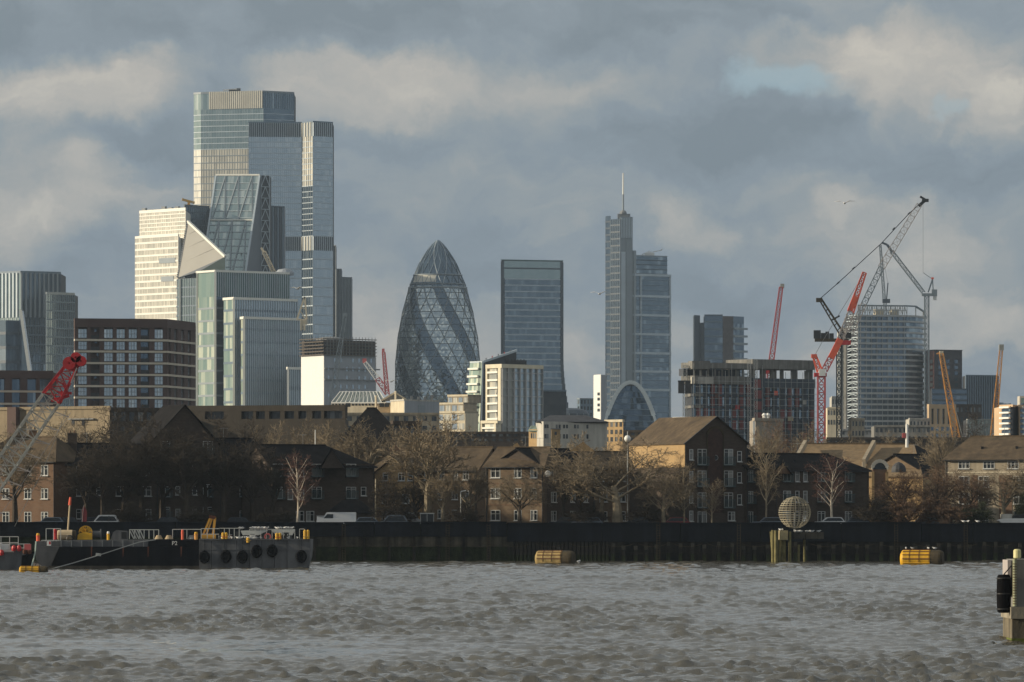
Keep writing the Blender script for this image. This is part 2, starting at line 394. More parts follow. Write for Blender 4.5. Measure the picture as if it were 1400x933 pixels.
# ------------------------------------------------------------------ river
def build_water():
    ys = [150.0]
    while ys[-1] < 724: ys.append(ys[-1] * 1.0013)
    ys = np.array(ys); ns = 470
    s = np.linspace(-.125, .125, ns)
    Y, S = np.meshgrid(ys, s, indexing='ij'); X = S * Y
    rng = np.random.default_rng(5)
    Z = np.zeros_like(X); DX = np.zeros_like(X); DY = np.zeros_like(X)
    mask = np.zeros_like(X)
    for i in range(14):                                     # patches of rougher and smoother water
        kk = 2 * math.pi / (9 * 7 ** rng.random()); ta = rng.random() * math.pi; mask += np.sin(kk * (math.cos(ta) * X + math.sin(ta) * .45 * Y) + rng.random() * 6.28)
    mask = np.clip(.92 + .14 * mask / mask.std(), .45, 1.5)
    for i in range(120):
        lam = 4.6 * (0.55 / 4.6) ** (rng.random() ** .5)
        k = 2 * math.pi / lam
        th = math.radians(205) + rng.normal(0, .30 if lam > 1.3 else .55)          # wind chop running towards the camera, to the left
        kx, ky = k * math.cos(th + .9), k * math.sin(th + .9)
        a = .0165 * min(lam, 2.6) ** .55
        ph = kx * X + ky * Y + rng.random() * 6.28
        fade = np.clip(1.7 - .0013 * Y * 1.7 / lam, 0, 1)
        am = a * fade * mask
        Z += am * np.cos(ph)
        DX -= .7 * am * kx / k * np.sin(ph); DY -= .7 * am * ky / k * np.sin(ph)
    calm = 1 - .72 * np.exp(-((Y - 238) / 24) ** 4) * (1 / (1 + np.exp((X + 1.5 + .25 * (Y - 230) * .3) / 2.2))) * (.8 + .2 * np.sin(Y * .45 + X * .12))    # smoother wake at near left
    sg = Z.std(); Z = .052 * (np.exp(.34 * np.clip(Z / sg, -3, 3)) - 1.06) / .34; DX *= .055 / sg; DY *= .055 / sg    # peaked crests, flat troughs
    Z *= calm
    gust = .84 + .16 * np.sin(X * .045 + 2.1 * np.sin(Y * .021 + .6)) * np.sin(Y * .038 + 1.7 * np.sin(X * .017))
    chop = gust * (calm ** 1.6)
    co = np.stack([X + DX, Y + DY, Z], -1).reshape(-1, 3)
    nr = len(ys)
    idx = np.arange(nr * ns).reshape(nr, ns)
    q = np.stack([idx[:-1, :-1], idx[:-1, 1:], idx[1:, 1:], idx[1:, :-1]], -1).reshape(-1, 4)
    base = len(co)
    ex = np.array([(-600, -50, -.55), (600, -50, -.55), (600, 716, -.55), (-600, 716, -.55)], float)
    co = np.vstack([co, ex]); q = np.vstack([q, np.arange(base, base + 4)[None]])
    me = bpy.data.meshes.new('river_water')
    me.vertices.add(len(co)); me.vertices.foreach_set('co', co.astype(np.float32).ravel())
    me.loops.add(q.size); me.loops.foreach_set('vertex_index', q.astype(np.int32).ravel())
    me.polygons.add(len(q)); me.polygons.foreach_set('loop_start', np.arange(0, q.size, 4, dtype=np.int32))
    try: me.polygons.foreach_set('loop_total', np.full(len(q), 4, dtype=np.int32))
    except Exception: pass
    me.polygons.foreach_set('use_smooth', np.ones(len(q), dtype=bool))
    at_ = me.attributes.new('chop', 'FLOAT', 'POINT'); at_.data.foreach_set('value', np.concatenate([chop.ravel(), np.ones(4)]).astype(np.float32))
    me.update(calc_edges=True); me.validate()
    m = bpy.data.materials.new('river'); m.use_nodes = True
    t = m.node_tree; b = t.nodes['Principled BSDF']
    b.inputs['Roughness'].default_value = .06; b.inputs['IOR'].default_value = 1.7
    tc = t.nodes.new('ShaderNodeTexCoord')
    n = t.nodes.new('ShaderNodeTexNoise'); n.inputs['Scale'].default_value = .06; n.inputs['Detail'].default_value = 6
    t.links.new(tc.outputs['Object'], n.inputs['Vector'])
    r = t.nodes.new('ShaderNodeValToRGB')
    r.color_ramp.elements[0].position = .35; r.color_ramp.elements[1].position = .65
    r.color_ramp.elements[0].color = (.066, .061, .045, 1); r.color_ramp.elements[1].color = (.088, .082, .062, 1)
    t.links.new(n.outputs['Fac'], r.inputs['Fac']); t.links.new(r.outputs[0], b.inputs['Base Color'])
    mp = t.nodes.new('ShaderNodeMapping'); mp.inputs['Scale'].default_value = (.55, 1.1, 1); mp.inputs['Rotation'].default_value = (0, 0, .2)
    t.links.new(tc.outputs['Object'], mp.inputs['Vector'])
    n2 = t.nodes.new('ShaderNodeTexNoise'); n2.inputs['Scale'].default_value = 3.6; n2.inputs['Detail'].default_value = 5; n2.inputs['Roughness'].default_value = .6
    t.links.new(mp.outputs[0], n2.inputs['Vector'])
    bp = t.nodes.new('ShaderNodeBump'); bp.inputs['Distance'].default_value = .07
    t.links.new(n2.outputs['Fac'], bp.inputs['Height'])
    mp3 = t.nodes.new('ShaderNodeMapping'); mp3.inputs['Scale'].default_value = (.85, 1.25, 1); mp3.inputs['Rotation'].default_value = (0, 0, .12)
    n3 = t.nodes.new('ShaderNodeTexNoise'); n3.noise_type = 'RIDGED_MULTIFRACTAL'; n3.normalize = True; n3.inputs['Scale'].default_value = .9; n3.inputs['Detail'].default_value = 4; n3.inputs['Roughness'].default_value = .62; n3.inputs['Distortion'].default_value = .4
    t.links.new(tc.outputs['Object'], mp3.inputs['Vector']); t.links.new(mp3.outputs[0], n3.inputs['Vector'])
    bp3 = t.nodes.new('ShaderNodeBump'); ca = t.nodes.new('ShaderNodeAttribute'); ca.attribute_name = 'chop'; t.links.new(ca.outputs['Fac'], bp3.inputs['Strength']); t.links.new(ca.outputs['Fac'], bp.inputs['Strength']); bp3.inputs['Distance'].default_value = .11
    t.links.new(n3.outputs['Fac'], bp3.inputs['Height']); t.links.new(bp.outputs[0], bp3.inputs['Normal']); t.links.new(bp3.outputs[0], b.inputs['Normal'])
    me.materials.append(m)
    o = bpy.data.objects.new('river_water', me); col.objects.link(o); o['kind'] = 'structure'
build_water()

GZ = 4.3                                                     # quay level
m_ = MB()
m_.face([(-620, 715.7, GZ), (620, 715.7, GZ), (620, 4380, GZ), (-620, 4380, GZ)])
tag(m_.build('ground', M['soil']), None, kind='structure')
m_ = MB(); m_.face([(-110, 716, GZ + .006), (130, 716, GZ + .006), (130, 733, GZ + .006), (-110, 733, GZ + .006)])
tag(m_.build('quay_road', M['asphalt']), None, kind='structure')

# ------------------------------------------------------------------ river wall
YW = 715.0
rw = thing('river_wall', 'long dark embankment wall between the river and the houses', 'wall', (0, YW, 0))
def wx(px): return PX(px, YW)
m_ = MB(); m_.box(-300, wx(430), YW + .1, YW + .7, -1, 3.05); m_.box(wx(430), wx(693), YW + .1, YW + .7, -1, 3.05)
m_.box(wx(693), 300, YW + .35, YW + .7, -1, 2.6); m_.box(-300, 300, YW + .3, YW + .55, 2.2, 4.9)
m_.build('backing', M['weed'], rw)
edges = [-420, -290, -150, -20, 110, 240, 370, 470, 512, 575, 693, 823, 930, 1040, 1150, 1260, 1330, 1420, 1540, 1700]
for a, b in zip(edges[:-1], edges[1:]):                      # upper concrete panels with open joints
    zt = 5.0 + ru(-.05, .06) - (.12 if a > 1250 else 0) - (.05 if a > 690 else 0)
    zb = 3.22 if b <= 693 else 2.55
    m_ = MB(); m_.box(wx(a) + .05, wx(b) - .05, YW - .12, YW + .62, zb, zt); m_.box(wx(a) + .02, wx(b) - .02, YW - .22, YW + .68, zt, zt + .14)
    m_.box(wx(a) + .05, wx(b) - .05, YW - .20, YW - .12, zb, zb + .18)
    m_.build('parapet_panel', M['navy'], rw)
x = 396
while x < 693:                                               # old stone bays and their buttress posts
    m_ = MB(); m_.box(wx(x) + .1, wx(x + 34) - .1, YW - .02, YW + .1, 1.9, 3.3)
    m_.box(wx(x) + .1, wx(x + 34) - .1, YW + .02, YW + .1, -1, 1.9, 1)
    m_.build('wall_bay', [M['wall_stone'], M['weed']], rw)
    m_ = MB(); m_.box(wx(x) - .16, wx(x) + .16, YW - .25, YW + .1, -1, 3.0); m_.build('buttress', M['pile'], rw)
    x += 34
for px in (470, 612, 668, 900, 1010, 1225, 1320):                # rusty wall ladders
    m_ = MB()
    for s in (-.2, .2): m_.box(wx(px) + s - .03, wx(px) + s + .03, YW - .44, YW - .38, -.5, 4.9)
    for k in range(16): m_.box(wx(px) - .2, wx(px) + .2, YW - .43, YW - .39, -.3 + .33 * k, -.26 + .33 * k)
    m_.build('wall_ladder', M['rust_and_shade'], rw)
for px in range(450, 1390, 47):                             # slack chains hung along the wall
    m_ = MB()
    for k in range(8):
        t0, t1 = k / 8, (k + 1) / 8; s = lambda t: 2.3 - 1.6 * t * (1 - t)
        m_.bar((wx(px + 40 * t0), YW - .5, s(t0)), (wx(px + 40 * t1), YW - .5, s(t1)), .05)
    m_.build('wall_chain', M['rust_and_shade'], rw)
x = 693
mp1 = MB()
for z0, z1, mi in ((-1, .85, 1), (.85, 2.6, 0)):             # weed below the tide line
    mp1.box(-.17, .17, -.30, 0, z0, z1, mi); mp1.face([(-.17, -.30, z0), (-.17, -.3, z1), (-.26, 0, z1), (-.26, 0, z0)], mi); mp1.face([(.17, -.30, z0), (.26, 0, z0), (.26, 0, z1), (.17, -.3, z1)], mi)
me1 = mp1.mesh('sheet_pile', [M['pile'], M['weed']])
while x < 830:                                               # corrugated sheet piles
    put('sheet_pile', me1, rw, (wx(x) + .26, .3, 0)); x += 5.6
x = 838; k = 0
mts = []
for k in range(4):
    m_ = MB(); h = 2.0 + .18 * k
    m_.box(-.24, .24, -.32, .2, .8 + .1 * k, h - .5); m_.box(-.245, .245, -.325, .2, -1, .8 + .1 * k, 2); m_.box(-.25 + .03 * k, .24, -.34, .2, h - .5, h, 1)
    mts.append(m_.mesh('timber_fender', [M['timber'], M['timber_head'], M['weed']]))
m_ = MB()
while x < 1400:
    put('timber_fender', mts[int(rnd() * 4)], rw, (wx(x), 0, 0)); x += ru(13.5, 19.5)
m_.box(wx(832), 300, YW + .2, YW + .35, -1, 2.6); m_.box(wx(832), 300, YW - .1, YW + .25, .9, 1.15)
m_.build('timber_face', M['pile'], rw)
# ------------------------------------------------------------------ city towers
def offs(chain, d):                                          # the plan polyline pushed outwards by d (mitred)
    P = [Vector(p[:2]) for p in chain]; R = []
    for i, p in enumerate(P):
        ns = []
        if i > 0: a = (P[i] - P[i - 1]).normalized(); ns.append(Vector((a.y, -a.x)))
        if i < len(P) - 1: a = (P[i + 1] - P[i]).normalized(); ns.append(Vector((a.y, -a.x)))
        n = sum(ns, Vector((0, 0))); 
        n = n / max(.35, n.length_squared) * (2 if len(ns) == 2 else 1) if len(ns) == 2 else n
        R.append(p + n * d)
    return R
def strip(m, chain, d0, d1, z0, z1, mi=0, closed_ends=True):   # a band round the front of a tower
    a, b = offs(chain, d0), offs(chain, d1)
    for i in range(len(a) - 1):
        m.face([(*b[i], z0), (*b[i + 1], z0), (*b[i + 1], z1), (*b[i], z1)], mi)
        m.face([(*a[i], z0), (*a[i + 1], z0), (*b[i + 1], z0), (*b[i], z0)], mi)
        m.face([(*b[i], z1), (*b[i + 1], z1), (*a[i + 1], z1), (*a[i], z1)], mi)
    for i in (0, -1): m.face([(*a[i], z0), (*b[i], z0), (*b[i], z1), (*a[i], z1)], mi)
def chain_of(pts, Y): return [Vector((PX(px, Y + dy), Y + dy)) for px, dy in pts]
def body(root, chain, z0, z1, depth, m, name='core', inset=.45):
    c = [p + Vector((0, inset)) for p in chain]
    c[0].x += inset * .5; c[-1].x -= inset * .5
    yb = max(p.y for p in c) + depth
    poly = [*c, Vector((c[-1].x, yb)), Vector((c[0].x, yb))]
    mb = MB(); mb.prism(poly, z0, z1); return mb.build(name, m, root)
def glaze(root, A, B, z0, z1, cols, gm, tilt=.012, blind=.18, lit=(.35, 1), dim=(0, .22), name='glazing', off=.06):
    d = Vector((B[0] - A[0], B[1] - A[1])); L = d.length; d /= L; n = Vector((d.y, -d.x)); w = L / cols; h = z1 - z0
    mb = MB()
    for c in range(cols):
        a, b = ru(-tilt, tilt), ru(-tilt, tilt); p = []
        for u, v in ((0, 0), (1, 0), (1, 1), (0, 1)):
            o = off + (u - .5) * w * a + (v - .5) * h * b
            q = Vector(A[:2]) + d * (w * (c + u)) + n * o; p.append((q.x, q.y, z0 + h * v))
        mb.face(p, 0, ru(*lit) if rnd() < blind else ru(*dim))
    return mb.build(name, gm, root)
def facade(root, chain, z0, z1, rows, segs, band_m=None, band=.28, bd=.28, bname='spandrel', skip=None):
    """segs: per segment None or dict(cols, gm, mm, mw, blind ...); one band per storey round the whole chain"""
    h = (z1 - z0) / rows
    for r in range(rows):
        zb = z0 + r * h
        for i, s in enumerate(segs):
            if not s: continue
            bl = s.get('blind', .18)
            if s.get('rowvar'): bl = min(1, max(0, bl + ru(-1, 1) * s['rowvar']))
            glaze(root, chain[i], chain[i + 1], zb, zb + h, s['cols'], s['gm'], s.get('tilt', .012), bl, s.get('lit', (.35, 1)), s.get('dim', (0, .22)))
        if band_m:
            mb = MB(); strip(mb, chain, 0, bd, zb, zb + h * band); mb.build(bname, band_m, root)
    for i, s in enumerate(segs):
        if s and s.get('mm'):
            fins(root, chain[i], chain[i + 1], z0, z1, s.get('mcols', s['cols']), s['mm'], s.get('mw', .3), s.get('md', .35))
def fins(root, A, B, z0, z1, n, m, w=.3, d=.35, name='mullions', ends=True):
    mb = MB(); A = Vector(A[:2]); B = Vector(B[:2]); u = (B - A).normalized(); 
    for k in range(n + 1):
        if not ends and k in (0, n): continue
        t = A + (B - A) * (k / n)
        mb.wbox(t - u * w / 2, t + u * w / 2, .03, d, z0, z1)
    return mb.build(name, m, root, kind='stuff')
def cap(root, chain, z, depth, m, h=1.2, name='parapet'):
    mb = MB(); strip(mb, chain, -.4, .35, z - h * .3, z + h); mb.build(name, m, root)
def T(name, label, pts, Y, cat='tower', group=None):
    ch = chain_of(pts, Y)
    c = sum(ch, Vector((0, 0))) / len(ch)
    return thing(name, label, cat, (c.x, c.y, GZ), group), ch

G_blue = glass('glass_blue', (.105, .16, .215), (.40, .48, .53), .12, 1.6, .75)
G_dark = glass('glass_dark', (.085, .13, .185), (.28, .35, .41), .10, 1.6, .7)
G_pale = glass('glass_pale', (.30, .32, .31), (.60, .57, .48), .3, 1.6, .2)
G_cream = glass('glass_cream', (.40, .395, .35), (.66, .63, .54), .35, 1.5)  # sunlit facets: the bright reflection is put into the cream colour
G_green = glass('glass_green', (.22, .32, .29), (.66, .70, .56), .22, 1.6, .35)  # sunlit strips: the light is put into this paler green
G_greend = glass('glass_green_dark', (.27, .36, .37), (.55, .62, .60), .14, 1.7, .7)
G_grey = glass('glass_grey', (.40, .485, .555), (.64, .70, .73), .14, 1.6, .68)
S_grey = mat('spandrel_grey', (.24, .28, .31), .5, .1, .1)
S_blue = mat('spandrel_blue', (.12, .17, .225), .5, .1, .1)
S_dark = mat('spandrel_dark', (.045, .062, .085), .5, .1, .1)
S_cream = mat('spandrel_cream', (.56, .54, .47), .6, .1, .1)
S_line = mat('spandrel_line', (.46, .53, .58), .5, .1, .1)
S_green = mat('screen_green', (.06, .14, .125), .5, .1, .1)
W_line = mat('white_metal', (.80, .79, .72), .5, .05, .3)
CORE = mat('core_dark', (.035, .04, .05), .8, .2, .2)
BROWN = mat('brown_cladding', (.085, .052, .046), .8, .15, .2)
PALEBAND = mat('pale_band', (.58, .52, .43), .8, .1, .2)

# --- far left: striped glass tower
Y = 3600
r, ch = T('glass_tower', 'blue glass tower with dark vertical stripes at the far left', [(-40, 30), (28, 0), (83, 16)], Y)
zt = PZ(373, Y)
body(r, ch, GZ, zt, 30, CORE)
z434 = PZ(434, Y)
facade(r, ch, GZ, z434, 22, [dict(cols=12, gm=G_greend, mm=S_line, mw=.3, blind=.05), dict(cols=16, gm=G_blue, mm=S_blue, blind=.1)], S_blue, .2)
for i, (n, gm, mm) in enumerate([(14, G_greend, S_line), (9, G_dark, S_grey)]):
    for k in range(n):
        A = ch[i] + (ch[i + 1] - ch[i]) * (k / n); B = ch[i] + (ch[i + 1] - ch[i]) * ((k + 1) / n)
        mb = MB(); mb.wbox(A, A + (B - A) * .35, .02, .9, z434, zt); mb.build('vertical_fin', mm, r)
        mb = MB(); mb.wbox(A + (B - A) * .35, B, -.2, .1, z434, zt); mb.build('vertical_panel', gm, r)
cap(r, ch, zt, 20, S_blue)
r, ch = T('glass_tower', 'plain blue glass block stepping down beside the striped glass tower', [(63, 0), (102, 16)], Y - 60)
zt = PZ(407, Y); body(r, ch, GZ, zt, 30, CORE)
facade(r, ch, GZ, zt, 26, [dict(cols=14, gm=G_blue, mm=S_blue, blind=.08, dim=(.05, .35))], S_blue, .16); cap(r, ch, zt, 20, S_grey)
r, ch = T('glass_tower', 'low dark glass building with a bright slanting edge at far left', [(-40, 20), (8, 0), (26, 5)], Y - 300)
zt = PZ(438, Y - 300); body(r, ch, GZ, zt, 20, CORE)
facade(r, ch, GZ, zt, 14, [dict(cols=8, gm=G_blue), dict(cols=7, gm=G_dark, blind=.25)], S_dark, .2)
A, B = at(28, 424, Y - 310), at(41, 515, Y - 310)
mb = MB(); mb.slabpoly([at(26, 438, Y - 296), A, B, at(26, 515, Y - 296)], (.3, 18, 0)); mb.build('slanting_wall', G_dark, r)
mb = MB(); mb.bar(A, B, 1.7, 1.2); mb.build('edge_trim', W_line, r)  # white bar paints the bright glint along the slanting edge

# --- dark brick blocks nearer
Y = 1500
r, ch = T('apartment_block', 'low dark brown flat-roofed block behind the red-tipped crane boom', [(-30, 0), (72, 6)], Y, 'building')
zt = PZ(508, Y); body(r, ch, GZ, zt, 15, BROWN, 'wall')
zz = [PZ(y, Y) for y in (565, 552, 535, 517)]
for c0, c1 in ((-30, -20), (-8, 6), (16, 27), (37, 49), (54, 69)):
    for k in range(3):
        A, B = on_line(c0, *ch), on_line(c1, *ch)
        glaze(r, A, B, zz[k] + .3, zz[k + 1] - .3, 3, G_dark, blind=.1, name='window', off=.02)
for a, b in ((-30, -20), (-20, -8), (6, 16), (27, 37), (49, 54), (69, 72)):
    mb = MB(); mb.wbox(on_line(a, *ch), on_line(b, *ch), -.5, .5, GZ, zt - .2); mb.build('pier', BROWN, r)
for z in zz[1:3]:
    mb = MB(); strip(mb, ch, -.4, .62, z - .3, z + .25); mb.build('floor_band', PALEBAND, r)
mb = MB(); strip(mb, ch, -.5, .56, zz[3], zt + .3); mb.build('parapet', BROWN, r)

r, ch = T('apartment_block', 'dark red-brown block with a grid of windows and pale floor bands', [(102, -14), (228, -9), (267, 18)], Y, 'building')
zt = PZ(440, Y)
body(r, ch, GZ, zt, 15, BROWN, 'wall', 1.6)
fl = [568, 552.5, 545 - 8 + 0, 529.5, 514, 498.3, 482.5, 467, 449]
fl = [577, 561, 545, 529.5, 514, 498.3, 482.5, 467, 450]
zs = [PZ(y, Y) for y in fl]
colsL = [(107, 119), (124, 136), (142.5, 154.5), (159.5, 171), (176, 187.5), (192.5, 204), (211.5, 223)]
colsR = [(229.5, 233.5), (238.5, 242.5), (248, 252), (257, 261)]
def piers(cols, A, B, pa, pb, d=.0):
    xs = [pa] + [v for c in cols for v in c] + [pb]
    for k in range(0, len(xs), 2):
        mb = MB(); mb.wbox(on_line(xs[k], A, B), on_line(xs[k + 1], A, B), -1.6, .0 + d, GZ, zt - .1); mb.build('pier', BROWN, r)
piers(colsL, ch[0], ch[1], 102.05, 228 - .4); piers(colsR, ch[1], ch[2], 228.4, 266.9, .004)
for k in range(8):
    for i, (c0, c1) in enumerate(colsL):
        A, B = on_line(c0, ch[0], ch[1]), on_line(c1, ch[0], ch[1])
        loggia = i in (1, 5)
        n = Vector(((B - A).y, -(B - A).x)).normalized()
        o = -1.45 if loggia else -.5
        w_ = glaze(r, A, B, zs[k] + .5, zs[k + 1] - .5, 4, G_dark if loggia else G_grey, .02, .12 if loggia else .35, name='window', off=o)
        if not loggia:
            mb = MB()
            for q in (0, .34, .67, 1): t = A + (B - A) * q; mb.wbox(t - (B - A).normalized() * .06, t + (B - A).normalized() * .06, o, o + .12, zs[k] + .4, zs[k + 1] - .4)
            h_ = zs[k + 1] - zs[k]
            for q in (.15, .5, .86): mb.wbox(A, B, o, o + .10, zs[k] + h_ * q - .05, zs[k] + h_ * q + .05)
            mb.build('glazing_bars', M['grey'], r)
        else:
            mb = MB(); mb.wbox(A, B, -.35, -.28, zs[k] + .3, zs[k] + 1.3); mb.build('balcony_rail', M['dark'], r)
    for c0, c1 in colsR:
        A, B = on_line(c0, ch[1], ch[2]), on_line(c1, ch[1], ch[2])
        glaze(r, A, B, zs[k] + .5, zs[k + 1] - .4, 2, G_grey, .02, .45, name='window', off=-.45)
    mb = MB(); strip(mb, ch, -1.7, .25, zs[k] - .32, zs[k] + .22); mb.build('floor_band', PALEBAND, r)
mb = MB(); strip(mb, ch, -1.7, .12, zs[8], zt + .4); mb.build('parapet', BROWN, r)
mb = MB(); a = at(161, 439, Y); b = at(186, 439, Y); mb.box(a.x, b.x, Y + 2, Y + 6, a.z - .5, a.z + .7); mb.build('roof_plant', M['grey'], r)

# --- cream tower, left of the triangular one
Y = 3500
r, ch = T('office_tower', 'sunlit cream office tower with fine floor lines and a stepped top', [(185, 10), (244, -24)], Y)
z0, z1 = GZ, PZ(325, Y)
body(r, ch, z0, z1, 25, S_cream)
facade(r, ch, z0, z1, 44, [dict(cols=26, gm=G_cream, mm=S_cream, mw=.25, md=.2, blind=.6, rowvar=.35)], W_line, .3, .3)
cap(r, ch, z1, 10, W_line)
for a, b, k in ((218, 240, 358), (221, 238, 383)):
    A, B = on_line(a, *ch), on_line(b, *ch); mb = MB(); mb.wbox(A, B, .1, .45, PZ(k, Y) - 1.6, PZ(k, Y) + 1.6); mb.build('louvre_panel', S_grey, r)
ch2 = chain_of([(191, 26), (254, -10)], Y + 12); z2 = PZ(287, Y)
body(r, ch2, z1 - 4, z2, 20, S_cream, 'upper_core')
facade(r, ch2, z1, z2, 7, [dict(cols=26, gm=G_cream, mm=S_cream, mw=.25, md=.2, blind=.7, dim=(.1, .4))], W_line, .24, .3)
cap(r, ch2, z2, 10, W_line, 1.5)
for k in range(7):
    A = ch2[0] + (ch2[1] - ch2[0]) * (k / 7 + .03); B = ch2[0] + (ch2[1] - ch2[0]) * (k / 7 + .11)
    mb = MB(); mb.wbox(A, B, -2, -.5, z2, z2 + ru(1.5, 3.5)); mb.build('roof_plant', M['grey'], r)
r, ch = T('office_tower', 'dark glass top behind the cream tower with a yellow roof crane above it', [(252, -6), (286, 12)], Y + 60)
zt = PZ(283, Y + 60); body(r, ch, GZ, zt, 20, CORE)
facade(r, ch, PZ(450, Y), zt, 20, [dict(cols=12, gm=G_dark, mm=S_dark, blind=.06)], S_dark, .2); cap(r, ch, zt, 10, S_dark)
c = at(256, 283, Y + 66)
r = thing('roof_crane', 'small yellow roof crane on top of the dark glass block', 'crane', (c.x, c.y, c.z))
mb = MB(); mb.lattice(c + Vector((1, 0, 0)), c + Vector((1, 0, 4)), 1.1, 1.2, .5); mb.build('mast', M['yellow'], r)
mb = MB(); mb.lattice(c + Vector((-3.4, -1, 4.8)), c + Vector((4.6, 0, 2.6)), 1.0, 1.5, .5); mb.build('jib', M['yellow'], r)
mb = MB(); mb.box(c.x - .2, c.x + 2.2, c.y - 1, c.y + 1, c.z, c.z + 1.6); mb.build('base', M['yellow'], r)

# --- the triangular tower
Y = 3440
r = thing('triangular_tower', 'pointed triangular tower with a pale sloping face', 'tower', (PX(270, Y), Y, GZ))
A = at(257, 303, Y + 12); B = at(308, 351, Y - 30); C = at(243, 380, Y + 0); D = at(240, 378, Y + 4); E = at(271, 372, Y - 14)
FACE = mat('sloping_face', (.29, .28, .25), .55, .07, .05)
mb = MB(); mb.slabpoly([A, D, C, E, B][0:1] + [C, E, B], (0, 1.2, 0)); 
mb = MB(); mb.slabpoly([A, C, B], (0.2, 2, 0)); mb.build('sloping_face', FACE, r)
for k in range(1, 4):                                       # panel joints on the sloping face
    t = k / 4; p, q = A.lerp(C, t), A.lerp(B, t)
    mb = MB(); mb.bar(p + Vector((.3, -.15, 0)), q + Vector((-.3, -.15, 0)), .14, .14); mb.build('panel_joint', FACE, r)
mb = MB(); mb.bar(A, B, 1.5, 1.5); mb.build('ridge_trim', W_line, r)
mb = MB(); mb.bar(A, C, .9, .9); mb.build('ridge_trim', M['grey'], r)
for k in range(26):
    p = A.lerp(C, (k + .5) / 26); mb = MB() if k == 0 else mb; mb.bar(p + Vector((-.9, -.2, 0)), p + Vector((.1, -.2, 0)), .6, .5)
mb.build('edge_teeth', M['dark'], r, kind='stuff')
mb = MB(); mb.slabpoly([C, E, B], (.2, 2, -.4)); mb.build('underside', S_dark, r)
cb = [Vector((C.x, C.y)), Vector((E.x, E.y)), Vector((B.x, B.y))]
body(r, [Vector((D.x - .2, D.y + 10)), *cb], GZ, C.z - .5, 22, CORE)
zl = C.z - .8
facade(r, [Vector((D.x, D.y + 8)), cb[0], cb[1]], GZ, zl, 26, [dict(cols=2, gm=G_grey, blind=.5), dict(cols=12, gm=G_greend, mm=S_blue, mw=.2, blind=.06)], S_blue, .14, .2)
mb = MB(); p = at(246, 379, Y - 2); mb.box(p.x - .6, p.x + .5, p.y - 1.2, p.y, GZ, zl); mb.build('corner_trim', W_line, r)
mb = MB(); mb.slabpoly([E, at(308, 440, Y - 4), B], (.2, 2, 0)); mb.slabpoly([E, at(271, 440, Y - 30), at(308, 440, Y - 4)], (.2, 2, 0)); mb.build('side_glazing', G_greend, r)

# --- tallest tower
Y = 3800
r, ch = T('tall_tower', 'tallest glass tower, two stepped slabs with cream and grey facets', [(265, 6), (275, 1), (360, -13), (402, 0)], Y)
zt = PZ(128, Y); z205 = PZ(205, Y); z150 = PZ(150, Y)
body(r, ch, GZ, zt, 30, CORE)
mx_ = dict(mm=S_grey, mw=.22, md=.2)
facade(r, ch, GZ, z205, 54, [dict(cols=5, gm=G_cream, blind=.4, dim=(.0, .5)), dict(cols=24, gm=G_cream, blind=.6, rowvar=.3, dim=(.1, .5), **mx_), None], S_grey, .13, .25)
facade(r, ch, z205, z150, 7, [dict(cols=5, gm=G_greend, blind=.2, lit=(.2, .5)), dict(cols=24, gm=G_greend, blind=.2, lit=(.2, .5), **mx_), dict(cols=12, gm=G_blue, blind=.1)], S_line, .12, .25)
glaze(r, ch[0], ch[1], z150, zt, 5, G_greend, blind=.3); glaze(r, ch[2], ch[3], z150, zt, 14, G_blue, blind=.1)
for k in range(30):
    A = ch[1] + (ch[2] - ch[1]) * (k / 30); B = ch[1] + (ch[2] - ch[1]) * ((k + 1) / 30)
    if k < 4: glaze(r, A, B, z150, zt, 1, G_greend, name='glazing'); continue
    mb = MB(); mb.wbox(A, A.lerp(B, .62), 0, .7, z150, zt + 1); mb.build('crown_fin', S_cream, r)
    mb = MB(); mb.wbox(A.lerp(B, .62), B, -.3, .1, z150, zt); mb.build('crown_panel', S_grey, r)
fins(r, ch[2], ch[3], z150, zt, 14, S_blue, .4)
cap(r, ch, zt, 10, S_grey, 1)
c2 = chain_of([(340, -12), (413, -9), (428, -20), (455, -9)], Y - 8)
zt2 = PZ(171, Y); z190 = PZ(190, Y); zA, zB = PZ(345, Y), PZ(326, Y); z260 = PZ(258, Y)
body(r, c2, GZ, zt2, 30, CORE, 'front_core')
def seg3(b, cream=True):  # narrow strip: bright and dark reflections put into cream and blue glass
    return [dict(cols=26, gm=G_grey, blind=b, rowvar=.12, mm=S_line, mw=.15, md=.1, lit=(.3, .7)),
            dict(cols=5, gm=G_cream if cream else G_blue, blind=.5 if cream else .05, mm=S_grey, mw=.2), dict(cols=10, gm=G_grey, blind=b, lit=(.3, .7), mm=S_line, mw=.15, md=.1)]
facade(r, c2, GZ, zA, 29, seg3(.14, False), S_line, .12, .22)
facade(r, c2, zB, z260, 9, seg3(.16, False), S_line, .12, .22)
facade(r, c2, z260, z190, 9, seg3(.22), S_line, .14, .22)
for za, zb_ in ((zA, zB), (z190, zt2)):
    for i, n in ((0, 28), (1, 4), (2, 10)):
        for k in range(n):
            A = c2[i].lerp(c2[i + 1], k / n); B = c2[i].lerp(c2[i + 1], (k + 1) / n)
            mb = MB(); mb.wbox(A, A.lerp(B, .30), 0, .6, za, zb_); mb.build('louvre_fin', S_cream if i == 1 else S_line, r)
            mb = MB(); mb.wbox(A.lerp(B, .30), B, -.3, .05, za, zb_); mb.build('louvre_panel', S_dark if i != 1 else S_grey, r)
cap(r, c2, zt2, 10, S_blue, .8)
c = at(317, 128, Y + 6)
rb = thing('roof_machine', 'window cleaning machine on the roof of the tallest tower', 'machine', c)
mb = MB(); mb.box(c.x - 2, c.x + 6, c.y - 1, c.y + 2, c.z, c.z + 2.6); mb.build('base', M['dark'], rb)
